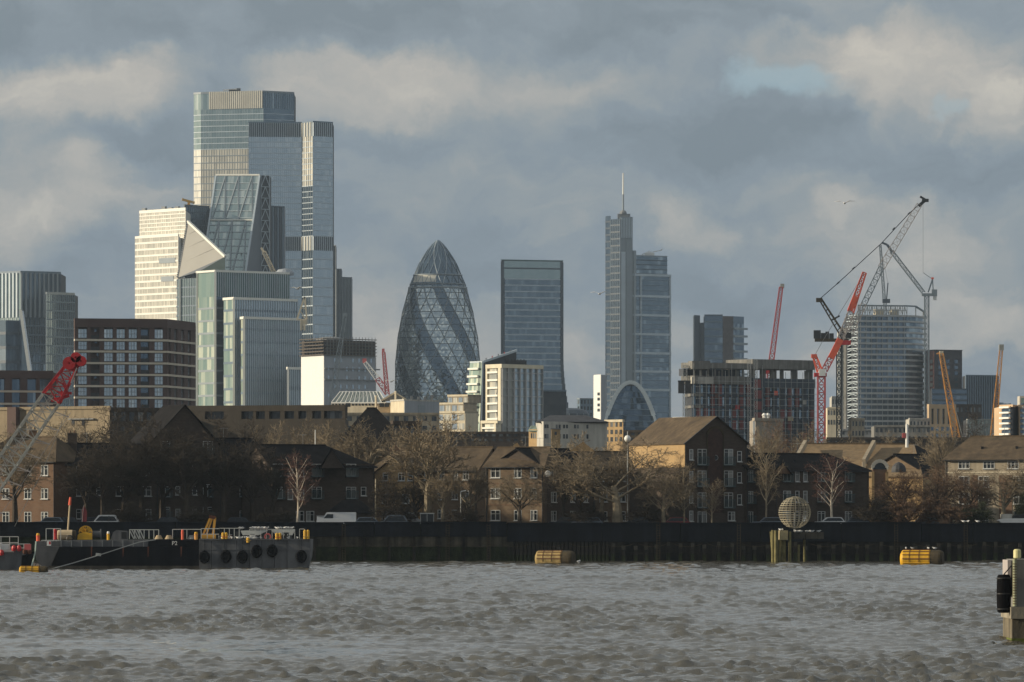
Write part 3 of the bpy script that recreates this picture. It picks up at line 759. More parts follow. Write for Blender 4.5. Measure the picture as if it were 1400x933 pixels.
mb = MB(); mb.bar(c + Vector((-6, 0, 2.2)), c + Vector((6, 0, 3.2)), .9); mb.build('arm', M['white'], rb)
mb = MB(); mb.box(c.x + 3.5, c.x + 6, c.y - 1.2, c.y + .2, c.z + 2.6, c.z + 3.6); mb.build('counterweight', M['grey'], rb)

# --- the wedge tower with exposed steel side
Y = 3580
r = thing('wedge_tower', 'glass wedge tower with a sloping face and exposed steel side', 'tower', (PX(330, Y), Y, GZ))
TL, TR = at(295, 241, Y + 8), at(355, 240, Y); 
def wl(py): t = (py - 241) / 131; return 295 - 18.5 * t
def wr(py): t = (py - 240) / 131; return 355 - 19 * t
BY = lambda py: Y - (py - 240) * .33                         # the face slopes towards the camera further down
bl, br = 620, 620
mb = MB(); L0, R0 = at(wl(240), 240, Y + 8), at(wr(240), 240, Y)
def wp(side, py): return at(wl(py) if side == 0 else wr(py), py, BY(py) + (8 if side == 0 else 0))
P4 = [wp(0, 470), wp(1, 470), R0, L0]
mb.slabpoly(P4, (0, 1.5, 0)); mb.build('core', CORE, r)
nrow = 24
for k in range(nrow):
    y0, y1 = 470 - (470 - 241) * k / nrow, 470 - (470 - 241) * (k + 1) / nrow
    a, b, c_, d_ = wp(0, y0), wp(1, y0), wp(1, y1), wp(0, y1); mb = MB(); o = Vector((0, -.4, 0)); n = 14
    top = y1 < 301
    for q in range(n):
        t0, t1 = q / n, (q + 1) / n; jit = Vector((0, ru(-.15, .15), 0))
        mb.face([a.lerp(b, t0) + o + jit, a.lerp(b, t1) + o, c_.lerp(d_, 1 - t1) + o - jit, c_.lerp(d_, 1 - t0) + o], 0,
                ru(.5, 1) if rnd() < (.42 if top and 2 < q < 12 else .12) else ru(0, .3))
    mb.build('glazing', G_greend, r)
    mb = MB(); mb.bar(a + o * 1.5, b + o * 1.5, .5, .4); mb.build('floor_line', S_line, r)
for t0, t1, in ((.05, .22), (.35, .22), (.35, .52), (.66, .52), (.66, .83), (.98, .83)):   # diagonal mega-frame
    for y0, y1 in ((470, 386), (386, 301), (301, 241)):
        mb = MB(); mb.bar(wp(0, y0).lerp(wp(1, y0), t0) + Vector((0, -.9, 0)), wp(0, y1).lerp(wp(1, y1), t1) + Vector((0, -.9, 0)), .7, .5); mb.build('brace', S_grey, r)
for y0 in (301, 386):
    mb = MB(); mb.bar(wp(0, y0) + Vector((0, -1, 0)), wp(1, y0) + Vector((0, -1, 0)), .9, .8); mb.build('belt', W_line, r)
for side in (0, 1):
    mb = MB(); mb.bar(wp(side, 470) + Vector((0, -.6, 0)), wp(side, 241) + Vector((0, -.6, 0)), 1.1, 1); mb.build('edge_trim', S_line, r)
mb = MB(); mb.bar(L0 + Vector((0, -.3, .3)), R0 + Vector((0, -.3, .3)), 1.0, 1); mb.build('edge_trim', W_line, r)
Q0, Q1 = at(357, 240, Y + 14), at(368.5, 240, Y + 18)
mb = MB(); mb.slabpoly([wp(1, 470), at(357, 470, Y + 12), Q0, R0], (-.2, 1.5, 0)); mb.build('side_wall', S_dark, r)
zb_ = PZ(470, Y)
mb = MB(); mb.prism([(Q0.x, Q0.y + .5), (Q1.x, Q1.y + .5), (Q1.x, Q1.y + 25), (Q0.x, Q0.y + 25)], GZ, Q0.z); mb.build('steel_core', CORE, r)
npn = 15
for k in range(npn):                                        # exposed cross-braced steel bays
    z0, z1 = zb_ + (Q0.z - zb_) * k / npn, zb_ + (Q0.z - zb_) * (k + 1) / npn
    a, b, c_, d_ = Vector((Q0.x, Q0.y, z0)), Vector((Q1.x, Q1.y, z0)), Vector((Q1.x, Q1.y, z1)), Vector((Q0.x, Q0.y, z1)); mid = d_.lerp(c_, .5)
    mb = MB(); mb.bar(a, mid, .42); mb.bar(b, mid, .42); mb.bar(a, b, .4); mb.bar(a, d_, .5); mb.bar(b, c_, .5); mb.build('steel_bay', S_line, r)
Y = 3640
r, ch = T('service_tower', 'slim dark grey service tower beside the steel side of the wedge tower', [(369, -3), (389, 6)], Y)
zt = PZ(283, Y); body(r, ch, GZ, zt, 15, S_dark)
for k in range(6):
    A, B = ch[0].lerp(ch[1], k / 6), ch[0].lerp(ch[1], (k + 1) / 6)
    mb = MB(); mb.wbox(A, A.lerp(B, .6), -.3, .3, GZ, zt); mb.build('vertical_panel', S_blue if k % 2 else S_dark, r)
cap(r, ch, zt, 10, S_dark, .6)

# --- pale green stepped glass tower in front
Y = 2900
r, ch = T('stepped_glass_tower', 'stepped glass office tower with white edges and green screens', [(269.5, 4), (294.5, -12), (395, 18)], Y)
zt = PZ(372, Y); z407 = PZ(407, Y)
body(r, ch, GZ, zt, 12, CORE)
def bright(n): return dict(cols=n, gm=G_green, blind=.38, rowvar=.25, lit=(.6, 1), dim=(0, .3))
facade(r, ch, GZ, z407, 18, [bright(9), dict(cols=30, gm=G_dark, blind=.05)], S_grey, .16, .2)
glaze(r, ch[0], ch[1], z407, zt, 4, G_green, blind=0, dim=(0, .12)); 
for k in range(34):
    A = ch[1].lerp(ch[2], k / 34); B = ch[1].lerp(ch[2], (k + 1) / 34)
    mb = MB(); mb.wbox(A, A.lerp(B, .3), .1, .7, z407, zt - .3); mb.build('screen_fin', S_line, r)
    mb = MB(); mb.wbox(A.lerp(B, .3), B, -.1, .12, z407, zt - .3); mb.build('screen_panel', S_green, r)
mb = MB(); strip(mb, ch, -.5, .8, zt - .6, zt + .5); mb.build('roof_edge', W_line, r)
for p, sc_ in ((ch[0], .7), (ch[1], .9)):
    mb = MB(); mb.box(p.x - sc_ * .6, p.x + sc_ * .6, p.y - 1.2, p.y - .1, GZ, zt); mb.build('corner_trim', W_line, r)
def wing(px, dYs, top, Yw, nl, nr_, rows):
    c = chain_of(list(zip(px, dYs)), Yw); z = PZ(top, Yw); body(r, c, GZ, z, 12, CORE, 'wing_core')
    facade(r, c, GZ, z, rows, [bright(nl), dict(cols=nr_, gm=G_grey, mm=S_line, mw=.42, md=.5, blind=.12, lit=(.3, .6), dim=(0, .18))], S_blue, .16, .2)
    mb = MB(); strip(mb, c, -.5, .7, z - .8, z + .5); mb.build('roof_edge', W_line, r)
    mb = MB(); mb.box(c[1].x - .6, c[1].x + .5, c[1].y - 1.0, c[1].y - .05, GZ, z); mb.build('corner_trim', W_line, r)
wing((306, 320, 406), (-12, -22, 6), 410, Y - 6, 5, 26, 17)
wing((329.5, 334, 411), (-18, -24, 2), 436.5, Y - 14, 2, 30, 16)
wing((393, 394, 425.5), (-30, -31, -20), 505.5, Y - 20, 1, 12, 7)
wing((418, 418.6, 436), (-12, -13, -8), 488, Y - 20, 1, 6, 9)

# --- white block with a scaffolded top
Y = 2600
r, ch = T('office_block', 'white clad block with a dark scaffolded top floor', [(412, 6), (443, -14), (513, 8)], Y, 'building')
zt = PZ(487, Y); body(r, ch, GZ, zt, 20, M['render'], 'wall', .1)
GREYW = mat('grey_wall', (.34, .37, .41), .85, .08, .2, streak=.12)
mb = MB(); mb.wbox(ch[1], ch[2], -.2, .12, GZ, zt - .1); mb.build('side_wall', GREYW, r)  # side away from the sun, its shade put into a darker grey
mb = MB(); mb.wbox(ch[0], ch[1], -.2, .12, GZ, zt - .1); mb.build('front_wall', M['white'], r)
wm = MB(); wm.box(-.45, .45, -.18, .1, 0, 1.9); wmm = wm.mesh('window', G_grey)
an = math.atan2((ch[2] - ch[1]).y, (ch[2] - ch[1]).x)
for row in range(5):
    for k in range(8):
        if rnd() < .2: continue
        p = ch[1].lerp(ch[2], (k + .7) / 8.4); put('window', wmm, r, (p.x - r.location.x, p.y - r.location.y, PZ(496 + 12 * row, Y) - GZ), an)
for y in (505, 520):
    mb = MB(); mb.wbox(ch[1], ch[2] + (ch[2] - ch[1]) * .08, 0, .7, PZ(y, Y) - .3, PZ(y, Y) + .3); mb.build('ledge', M['grey'], r)
for k in range(6):                                           # scaffold lifts
    z = PZ(487 - 4.4 * k, Y); mb = MB(); strip(mb, ch, -.4, 1.2, z, z + .35); mb.build('scaffold_deck', mat('scaffold_deck', (.12, .10, .08), .9) if k == 0 else bpy.data.materials['scaffold_deck'], r)
zs_ = PZ(463, Y)
mb = MB()
for i in (0, 1):
    n = 8 if i == 0 else 16
    for k in range(n + 1): p = ch[i].lerp(ch[i + 1], k / n); mb.box(p.x - .12, p.x + .12, p.y - 1.3, p.y - 1.05, zt, zs_ + .6)
mb.build('scaffold_poles', M['grey'], r, kind='stuff')
body(r, [p + Vector((0, 2)) for p in ch], zt, zs_ - 1, 14, mat('sheeted_top', (.07, .055, .045), .9, .4, .3), 'top_floor')
mb = MB(); a = at(452, 463, Y + 9); mb.lathe([(0, 1.2), (4, .9), (7, 0), (7, -1)], (PX(452, Y + 9), Y + 9, zs_), 14); mb.build('roof_drum', M['grey'], r)

# --- dark ribbed tower
Y = 3900
r, ch = T('ribbed_tower', 'dark ribbed tower half hidden behind the tallest tower', [(450, -2), (459, -6), (467, -4), (481, 4)], Y)
for i, y in ((0, 337), (1, 369), (2, 380)):
    c = [ch[i], ch[i + 1]]; z = PZ(y, Y); body(r, c, GZ, z, 18, S_dark, 'rib_block', .1)
    n = (3, 4, 7)[i]
    for k in range(n):
        A, B = c[0].lerp(c[1], k / n), c[0].lerp(c[1], (k + 1) / n)
        mb = MB(); mb.wbox(A, A.lerp(B, .42), 0, .7, GZ, z); mb.build('rib', S_grey, r)
    cap(r, c, z, 5, S_dark, .5)
# --- curved diamond-patterned tower
Y = 3550
r = thing('curved_tower', 'rounded bullet-shaped glass tower with spiralling dark bands', 'tower', (PX(598.5, Y), Y, GZ))
cx = PX(598.5, Y); sc_m = Y / F
prof = [(329, 2), (332, 5.5), (336, 9), (342, 13.7), (350, 19), (358, 24), (367, 28.3), (376.6, 32.3), (386, 36), (394, 38.8), (408, 42.7), (422, 46.2), (438, 50), (455, 53), (471, 55.2), (487, 56.7), (503, 57.6), (519, 58), (541, 57.6), (560, 56), (580, 54), (600, 52)]
py_ = np.array([p[0] for p in prof], float); pr_ = np.array([p[1] for p in prof], float)
def gp(py, a, ex=0): rr = (np.interp(py, py_, pr_)) * sc_m + ex; return Vector((cx + rr * math.sin(a), Y - rr * math.cos(a), PZ(py, Y)))
G_spiral = glass('glass_spiral', (.075, .115, .165), (.18, .25, .31), .10, 1.6, .8)
G_diam = glass('glass_diamond', (.25, .33, .40), (.78, .84, .82), .12, 1.9, .75)
FRAME = mat('diamond_frame', (.42, .47, .50), .5, .1, .1)
HH, y0 = 17.6, 392.5; ND = 18; st = 2 * math.pi / ND
lat = MB(); core = MB()
core.lathe([(max(.3, np.interp(p, py_, pr_) * sc_m - .8), PZ(p, Y)) for p in range(600, 328, -6)], (cx, Y, 0), 36); core.build('core', CORE, r)
ndb = 12
for k in range(-1, ndb):
    for i in range(ND):
        a0 = (i + .5 * (k % 2)) * st
        aa = (a0 + math.pi) % (2 * math.pi) - math.pi
        if abs(aa) > 1.95: continue
        top, midy, bot = y0 + (k - 1) * HH, y0 + k * HH, y0 + (k + 1) * HH
        m = (2 * i + (k % 2) - k) // 2
        dark = (m % 3) == 0
        mb = MB(); sub = 4
        for s_ in range(-sub, sub):                           # storey strips of the diamond, alternately in and out
            ya, yb = midy + HH * s_ / sub, midy + HH * (s_ + 1) / sub
            if ya < y0 - 1: continue
            wa, wb = st / 2 * (1 - abs(s_) / sub), st / 2 * (1 - abs(s_ + 1) / sub)
            nn = max(1, round(4 * max(wa, wb) / (st / 2)))
            for q in range(nn):
                f0, f1 = -1 + 2 * q / nn, -1 + 2 * (q + 1) / nn
                A_, B_, C_, D_ = gp(yb, a0 + wb * f0, .1), gp(yb, a0 + wb * f1, .1), gp(ya, a0 + wa * f1, .1), gp(ya, a0 + wa * f0, .1)
                j = 0; nrm = Vector((math.sin(a0), -math.cos(a0), 0))
                E_ = A_.lerp(C_, .5)
                tri = ((A_, B_, C_), (A_, C_, D_)) if q % 2 else ((A_, B_, D_), (B_, C_, D_))
                for t_ in tri:
                    jj = nrm * ru(-.16, .16)
                    mb.face([t_[0] + jj, t_[1], t_[2] - jj], 0, ru(0, .25) if dark else (ru(.5, 1) if rnd() < .22 else ru(0, .4)))
        if mb.v: mb.build('glass_diamond', G_spiral if dark else G_diam, r)
        for sgn in (-1, 1):
            if midy > y0 - 1: lat.bar(gp(midy, a0 + sgn * st / 2, .35), gp(bot, a0, .35), .4, .4)
            if top >= y0 - 1: lat.bar(gp(midy, a0 + sgn * st / 2, .35), gp(top, a0, .35), .4, .4)
lat.build('diagonal_frame', FRAME, r, kind='stuff')
for k in range(1, 27):                                       # storey lines
    yy = y0 + k * 8.8; mb = MB(); n = 30
    for q in range(n):
        a, b = -1.9 + 3.8 * q / n, -1.9 + 3.8 * (q + 1) / n
        mb.bar(gp(yy, a, .2), gp(yy, b, .2), .35, .3)
    if yy < 600: mb.build('storey_line', S_dark, r)
mb = MB(); n = 24                                            # crown: dark glazed dome with pale ribs
ys_ = [394, 387, 376.6, 367, 358, 350, 342, 336, 332, 329]
for a_, b_ in zip(ys_[:-1], ys_[1:]):
    for q in range(n):
        u0, u1 = -2 + 4 * q / n, -2 + 4 * (q + 1) / n
        mb.face([gp(a_, u0), gp(a_, u1), gp(b_, u1), gp(b_, u0)], 0, ru(0, .3))
mb.build('dome', G_spiral, r)
for sgn in (-1, 1):
    for i in range(ND):
        a0 = (i + .5) * st; mb = MB(); pp = None
        for t in range(13):
            yy = 392 - t * 5.25; a = a0 + sgn * st * .5 * t / 3.2
            a2 = (a + math.pi) % (2 * math.pi) - math.pi
            p = gp(yy, a2, .2)
            if pp is not None and abs(a2) < 1.8: mb.bar(pp, p, .34, .3)
            pp = p
        if mb.v: mb.build('dome_rib', FRAME if i % 6 == 0 else S_blue, r)
for yy, w_ in ((394, .9), (389, .5), (376.5, .6)):
    mb = MB()
    for q in range(36): mb.bar(gp(yy, -1.9 + 3.8 * q / 36, .5), gp(yy, -1.9 + 3.8 * (q + 1) / 36, .5), .6, w_)
    mb.build('ring', S_grey, r)
mb = MB()
for q in range(14): mb.face([gp(387, -1.15 + 1.1 * q / 14, .25), gp(387, -1.15 + 1.1 * (q + 1) / 14, .25), gp(377, -1.15 + 1.1 * (q + 1) / 14, .25), gp(377, -1.15 + 1.1 * q / 14, .25)], 0, ru(.6, 1))
mb.build('glazing', G_pale, r)

# --- plain slab tower, curving out at its foot
Y = 3800
r, ch = T('slab_tower', 'broad dark slab tower with thin horizontal lines and a flaring foot', [(685, -3), (770, 12)], Y)
zt = PZ(356, Y); body(r, ch, GZ, zt, 25, CORE)
nr = 23
ztop = PZ(381, Y); zb0 = PZ(575, Y)
def flare(z):
    f = max(0, (PZ(490, Y) - z) / (PZ(490, Y) - PZ(545, Y))); return min(f, 1.5) ** 1.8 * 5
for k in range(nr):
    z0, z1 = zb0 + (ztop - zb0) * k / nr, zb0 + (ztop - zb0) * (k + 1) / nr
    e = flare((z0 + z1) / 2); A = ch[0]; B = on_line(770 + e, *ch)
    A2, B2 = A.lerp(B, .055), A.lerp(B, .955)
    glaze(r, A2, B2, z0, z1, 30, G_blue, .012, .16, lit=(.2, .6), dim=(0, .2))
    mb = MB(); mb.wbox(A2, B2, 0, .3, z1 - .75, z1); mb.build('spandrel', S_line, r)
    for a, b in ((A, A2), (B2, B)):
        mb = MB(); mb.wbox(a, b, -.5, .6, z0, z1); mb.build('edge_panel', S_dark, r)
    if e > .3: mb = MB(); mb.prism([(ch[1].x - 2, ch[1].y + 1), (B.x, B.y + .3), (B.x, B.y + 18), (ch[1].x - 2, ch[1].y + 18)], z0, z1); mb.build('foot_flare', W_line if e > 1 else S_grey, r)
A2, B2 = ch[0].lerp(ch[1], .045), ch[0].lerp(ch[1], .955)
for a, b, gm in ((381, 368, G_greend), (366, 357, G_greend)):
    glaze(r, A2, B2, PZ(a, Y), PZ(b, Y), 18, gm, .01, 0, dim=(.1, .25), name='crown_panel')
mb = MB(); mb.wbox(A2, B2, -1, .05, PZ(368, Y), PZ(366, Y)); mb.build('crown_gap', S_dark, r)
for a, b in ((ch[0], A2), (B2, ch[1])): mb = MB(); mb.wbox(a, b, -.5, .6, ztop, PZ(358, Y)); mb.build('edge_panel', S_dark, r)
cap(r, ch, zt, 10, S_green, .4)

# --- tall tower with mast
Y = 3900
r, ch = T('mast_tower', 'tall grey stepped tower with a thin white mast', [(828, 8), (835, 2), (848, -6), (865, -2), (868, 0), (917, 16)], Y)
def blk(i, j, top, m, name='core', inset=.4): c = ch[i:j + 1]; z = PZ(top, Y); body(r, c, GZ, z, 22, m, name, inset); return c, z
c, z = blk(0, 1, 295, CORE); facade(r, c, GZ, z, 46, [dict(cols=4, gm=G_dark, blind=.1, lit=(.2, .5))], S_dark, .25, .25, 'stair_landing')
c, z = blk(1, 2, 300, CORE); facade(r, c, GZ, z, 44, [dict(cols=5, gm=G_dark, blind=.1, lit=(.2, .5), mm=S_blue, mw=.3)], S_dark, .22, .25)
c, z = blk(2, 3, 297, S_grey, 'lift_core', 0)
mb = MB(); A, B = c[0].lerp(c[1], .06), c[0].lerp(c[1], .4); mb.wbox(A, B, 0, .5, GZ, PZ(345, Y)); mb.build('core_panel', S_line, r)
mb = MB(); A, B = c[0].lerp(c[1], .46), c[0].lerp(c[1], .96); mb.wbox(A, B, 0, .5, GZ, PZ(327, Y)); mb.build('core_panel', S_grey, r)
for k in range(7): mb = MB(); A, B = c[0].lerp(c[1], .05 + .13 * k), c[0].lerp(c[1], .12 + .13 * k); mb.wbox(A, B, .05, .45, PZ(326, Y), PZ(299, Y)); mb.build('vertical_rib', S_line, r)
c, z = blk(3, 5, 376, CORE)
segs = [None, dict(cols=16, gm=G_blue, blind=.10, lit=(.3, .8))]
zls = [575, 533, 508, 483, 457, 431, 405, 376]
for a, b in zip(zls[:-1], zls[1:]):
    facade(r, c, PZ(a, Y), PZ(b, Y), 4, segs, None)
    for q in (1, 2, 3):
        z_ = PZ(a, Y) + (PZ(b, Y) - PZ(a, Y)) * q / 4; mb = MB(); mb.wbox(c[1], c[2], 0, .2, z_, z_ + .5); mb.build('spandrel', S_blue, r)
    mb = MB(); mb.wbox(c[0], c[2], 0, .8, PZ(b, Y) - .8, PZ(b, Y) + .8); mb.build('belt', S_line, r)
for t in (.01, .17, .985):
    mb = MB(); A = c[1].lerp(c[2], t); mb.box(A.x - .6, A.x + .6, A.y - 1.0, A.y, GZ, PZ(376, Y)); mb.build('frame_post', S_line, r)
mb = MB(); mb.wbox(c[0], c[1], 0, 1.2, GZ, PZ(343, Y)); mb.build('frame_post', S_grey, r)
c2 = [c[1], c[1].lerp(c[2], .9)]; zt = PZ(350, Y); body(r, c2, PZ(376, Y), zt, 18, CORE, 'top_core')
facade(r, c2, PZ(375, Y), zt, 4, [dict(cols=14, gm=G_blue, blind=.2)], S_dark, .2); cap(r, c2, zt, 8, S_grey, .6)
p = at(852, 297, Y + 4); mb = MB(); mb.tube(p, at(852, 266, Y + 4), .75, .6, 8); mb.tube(at(852, 266, Y + 4), at(852, 237, Y + 4), .6, .4, 8, 1); mb.build('mast', [S_grey, W_line], r)
mb = MB(); mb.box(p.x - 4, p.x + 5, p.y - 2, p.y + 3, p.z - 1, p.z + 2.2); mb.lathe([(0, 5), (1.6, 4.5), (2.6, 3), (2.4, 2)], (p.x, p.y - 1, p.z), 10); mb.build('mast_base', M['grey'], r)
c = at(889, 350, Y + 10)
rb = thing('roof_machine', 'white roof machine with a long arm on the mast tower', 'machine', c)
mb = MB(); mb.box(c.x - 4, c.x + 3, c.y - 1, c.y + 1, c.z - .2, c.z + 2); mb.build('base', M['white'], rb)
mb = MB(); mb.bar(c + Vector((-3, 0, 1.6)), c + Vector((8, 0, 4.0)), .6); mb.bar(c + Vector((-6, 0, .8)), c + Vector((0, 0, 3.4)), .6); mb.bar(c + Vector((7.6, 0, 3.6)), c + Vector((8.6, 0, 5)), .8); mb.build('arm', M['white'], rb)

# --- arched glass front
Y = 2200
r = thing('arched_building', 'dark glass building framed by a pale parabolic arch', 'building', (PX(862, Y), Y, GZ))
def arch(t): x = -1 + 2 * t; return at(862 + 37 * x * (1 - .03 * x * 0), 523 + 62 * abs(x) ** 2.1, Y)
n = 28; pts = [arch(i / n) for i in range(n + 1)]
pts = [Vector((p.x, p.y, max(p.z, GZ))) for p in pts]
foot0, foot1 = Vector((pts[0].x - .6, Y, GZ)), Vector((pts[-1].x + .6, Y, GZ))
mb = MB()
for a, b in zip(pts[:-1], pts[1:]): mb.bar(a, b + (b - a) * .05, 1.0, 1.6)
mb.bar(foot0, pts[0], 1, 1.6); mb.bar(pts[-1], foot1, 1, 1.6); mb.build('arch', S_line, r)
mb = MB()
mb.slabpoly([p + Vector((0, 1.2, 0)) for p in [foot0, *pts, foot1]][::-1], (0, 20, 0)); mb.build('core', CORE, r)
zz_ = [PZ(y, Y) for y in range(600, 522, -8)]
for z0, z1 in zip(zz_[:-1], zz_[1:]):
    def half(z): f = max(0, (HY - (z - CZ) * F / Y - 523) / 62) ** (1 / 2.1); return min(f, 1.02) * 37 * Y / F
    h0, h1 = half(z0), half(z1); mb = MB(); cX = PX(862, Y); m = 12
    for q in range(m):
        f0, f1 = -1 + 2 * q / m, -1 + 2 * (q + 1) / m; j = ru(-.08, .08)
        mb.face([(cX + h0 * f0, Y + .5 + j, z0), (cX + h0 * f1, Y + .5, z0), (cX + h1 * f1, Y + .5 - j, z1), (cX + h1 * f0, Y + .5, z1)], 0, ru(.2, .6) if rnd() < .15 else ru(0, .12))
    mb.build('glazing', G_dark, r)
    mb = MB(); mb.box(cX - h0, cX + h0, Y + .2, Y + .6, z0 - .14, z0 + .14); mb.build('glazing_bar', S_blue, r)

# --- riverside flats: green glass block and framed block
Y = 2000
r, ch = T('glass_flats', 'narrow green glass flats with white balcony bands and a raked roof', [(634, -4), (655, -10), (664, 6), (705, 14)], Y, 'flats')
top = chain_of([(643, -4), (660, -10), (664, 6), (706, 14)], Y); zt = PZ(496, Y); zt2 = PZ(478, Y)
zB = PZ(610, Y)
def lean(i, z): t = (z - GZ) / (zt - GZ); t = max(0, (z - zB) / (zt - zB)); return Vector((*ch[i].lerp(top[i], t), z))
mb = MB(); mb.face([lean(0, GZ), lean(1, GZ), lean(1, zt), lean(0, zt)]); mb.face([lean(1, GZ), lean(3, GZ), (*top[3], zt2), lean(1, zt)])
mb.face([lean(0, zt), lean(1, zt), (*top[3], zt2), (top[3].x, top[3].y + 10, zt2), (top[0].x, top[0].y + 15, zt)]); mb.build('core', CORE, r)
nr = 11
for k in range(nr):
    z0, z1 = zB + (zt - zB) * k / nr, zB + (zt - zB) * (k + 1) / nr
    a, b = lean(0, z0), lean(1, z0); c_, d_ = lean(1, z1), lean(0, z1); o = Vector((-.1, -.15, 0)); mb = MB()
    for q in range(7):
        t0, t1 = q / 7, (q + 1) / 7; j = Vector((0, ru(-.05, .05), 0))
        mb.face([a.lerp(b, t0) + o + j, a.lerp(b, t1) + o, d_.lerp(c_, t1) + o - j, d_.lerp(c_, t0) + o], 0, ru(.3, .9) if rnd() < .5 else ru(0, .3))
    mb.build('glazing', G_green, r)
    mb = MB(); e = a.lerp(b, .80); mb.bar(a + o * 5 + Vector((0, 0, .3)), e + o * 5 + Vector((0, 0, .3)), .75, .7); mb.build('balcony', W_line, r)
    mb = MB(); mb.bar(a.lerp(b, .82) + o * 3, d_.lerp(c_, .82) + o * 3, .25); mb.build('corner_post', M['grey'], r)
mb = MB(); mb.bar(lean(1, GZ) + Vector((0, -.4, 0)), lean(1, zt) + Vector((0, -.4, 0)), .55); mb.build('corner_trim', S_line, r)
mb = MB(); mb.bar(lean(1, zt), Vector((*top[3], zt2)), .6, .8); mb.bar(lean(0, zt), lean(1, zt), .6, .6); mb.build('roof_edge', S_line, r)
for k in range(5):
    p = lean(1, zt).lerp(Vector((*top[3], zt2)), .1 + .18 * k); mb = MB(); mb.bar(p, p + Vector((0, 0, 1.0)), .4); mb.build('roof_rail_post', M['red_pale'] if k in (1, 3) else M['grey'], r)
Y = 1950
r, ch = T('framed_flats', 'stone-framed block of flats with cream balcony end and a window grid', [(665, 0), (686, -9), (742, 8)], Y, 'flats')
zt = PZ(500, Y); body(r, ch, GZ, zt, 14, CORE, 'core', .6)
FR = mat('stone_frame', (.37, .37, .37), .8, .1, .3); FRC = mat('cream_frame', (.66, .60, .46), .8, .1, .3)
nr = 10; zb0 = PZ(606, Y); dz = (zt - zb0) / nr
for k in range(nr):
    z0, z1 = zb0 + dz * k, zb0 + dz * (k + 1)
    glaze(r, ch[0], ch[1], z0, z1, 6, G_pale, .02, .5, name='window', off=-.4)
    mb = MB(); mb.wbox(ch[0].lerp(ch[1], .12), ch[0].lerp(ch[1], .78), -.3, .5, z0 - .15, z0 + .55); mb.build('balcony', W_line, r)
    for q in range(7):
        A, B = ch[1].lerp(ch[2], (q + .17) / 7.05), ch[1].lerp(ch[2], (q + 1) / 7.05)
        glaze(r, A, B, z0 + .25, z1, 2, G_grey if q > 1 else G_pale, .02, .2, lit=(.3, .7), dim=(0, .2), name='window', off=-.35)
    mb = MB(); mb.wbox(ch[1], ch[2], -.4, .06 if k % 2 else .2, z0 - .12, z0 + .22); mb.build('floor_band', FR, r)
for q in range(8):
    A = ch[1].lerp(ch[2], q / 7.05); A2 = ch[1].lerp(ch[2], min(1, (q + .17) / 7.05)); mb = MB(); mb.wbox(A, A2 if q < 7 else ch[2], -.4, .3, GZ, zt); mb.build('pier', FR, r)
for a, b in ((0, .1), (.8, .98)): mb = MB(); mb.wbox(ch[0].lerp(ch[1], a), ch[0].lerp(ch[1], b), -.5, .35, GZ, zt); mb.build('pier', FRC, r)
mb = MB(); strip(mb, ch, -.6, .4, zt - 1.1, zt + .3); mb.build('parapet', FRC, r)
mb = MB(); A, B = at(690, 500, Y + 6), at(720, 500, Y + 8); mb.box(A.x, B.x, A.y, B.y + 3, A.z, A.z + 1.8)
for k in range(7): mb.box(A.x + k * 1.1, A.x + k * 1.1 + .5, A.y - .3, A.y, A.z + .2, A.z + 2.2)
mb.build('roof_plant', M['dark'], r)
Y = 1930
r, ch = T('low_flats', 'low cream-framed balcony block at the foot of the stone-framed flats', [(658, 0), (679, -6), (685, 4)], Y, 'flats')
zt = PZ(577, Y); body(r, ch, GZ, zt, 8, CORE, 'core', .8)
for k in range(4):
    z0 = PZ(616 - 10 * k, Y); z1 = PZ(606 - 10 * k, Y)
    glaze(r, ch[0], ch[1], z0, z1, 6, G_pale, .02, .4, name='window', off=-.5); mb = MB(); mb.wbox(ch[0], ch[1], -.4, .3, z0 - .2, z0 + .4); mb.build('balcony', W_line, r)
mb = MB(); mb.wbox(ch[1], ch[2], -.5, .1, GZ, zt - .1); mb.build('end_wall', FRC, r)
for a, b in ((0, .08), (.9, .99)): mb = MB(); mb.wbox(ch[0].lerp(ch[1], a), ch[0].lerp(ch[1], b), -.5, .35, GZ, zt - .2); mb.build('pier', FRC, r)
mb = MB(); strip(mb, ch, -.6, .4, zt - .6, zt + .4); mb.build('parapet', FRC, r)

# --- dark tower to the right
Y = 3500
r, ch = T('dark_tower', 'dark blue-grey tower with a blade-like left edge and side balconies', [(949, 0), (957, 5), (963, 4), (988, 5), (1002, 8), (1017, 16)], Y)
mb = MB(); mb.prism([(ch[0].x, ch[0].y), (ch[1].x, ch[1].y), (ch[1].x, ch[1].y + 20), (ch[0].x, ch[0].y + 20)], GZ, PZ(431, Y)); mb.build('blade', S_dark, r)
c = ch[1:3]; body(r, c, GZ, PZ(441, Y), 20, S_dark)
c = ch[2:4]; z = PZ(431, Y); body(r, c, GZ, z, 20, CORE, 'left_core'); facade(r, c, GZ, z, 28, [dict(cols=7, gm=G_dark, blind=.15)], S_blue, .25, .5)
mb = MB(); mb.wbox(ch[3], ch[4], -10, .6, GZ, PZ(432, Y)); mb.build('brick_strip', mat('brown_strip', (.085, .07, .07), .8), r)
c = ch[4:6]; z = PZ(432, Y); body(r, c, GZ, z, 16, CORE, 'right_core')
facade(r, c, GZ, z, 28, [dict(cols=5, gm=G_dark, blind=.2)], None)
for k in range(13):
    z_ = PZ(575 - 10.4 * k, Y); mb = MB(); mb.wbox(c[0], c[1] + (c[1] - c[0]) * .18, 0, 1.6, z_, z_ + 1.3); mb.build('balcony', S_grey, r)
cap(r, ch[2:4], PZ(431, Y), 5, S_dark, .5)

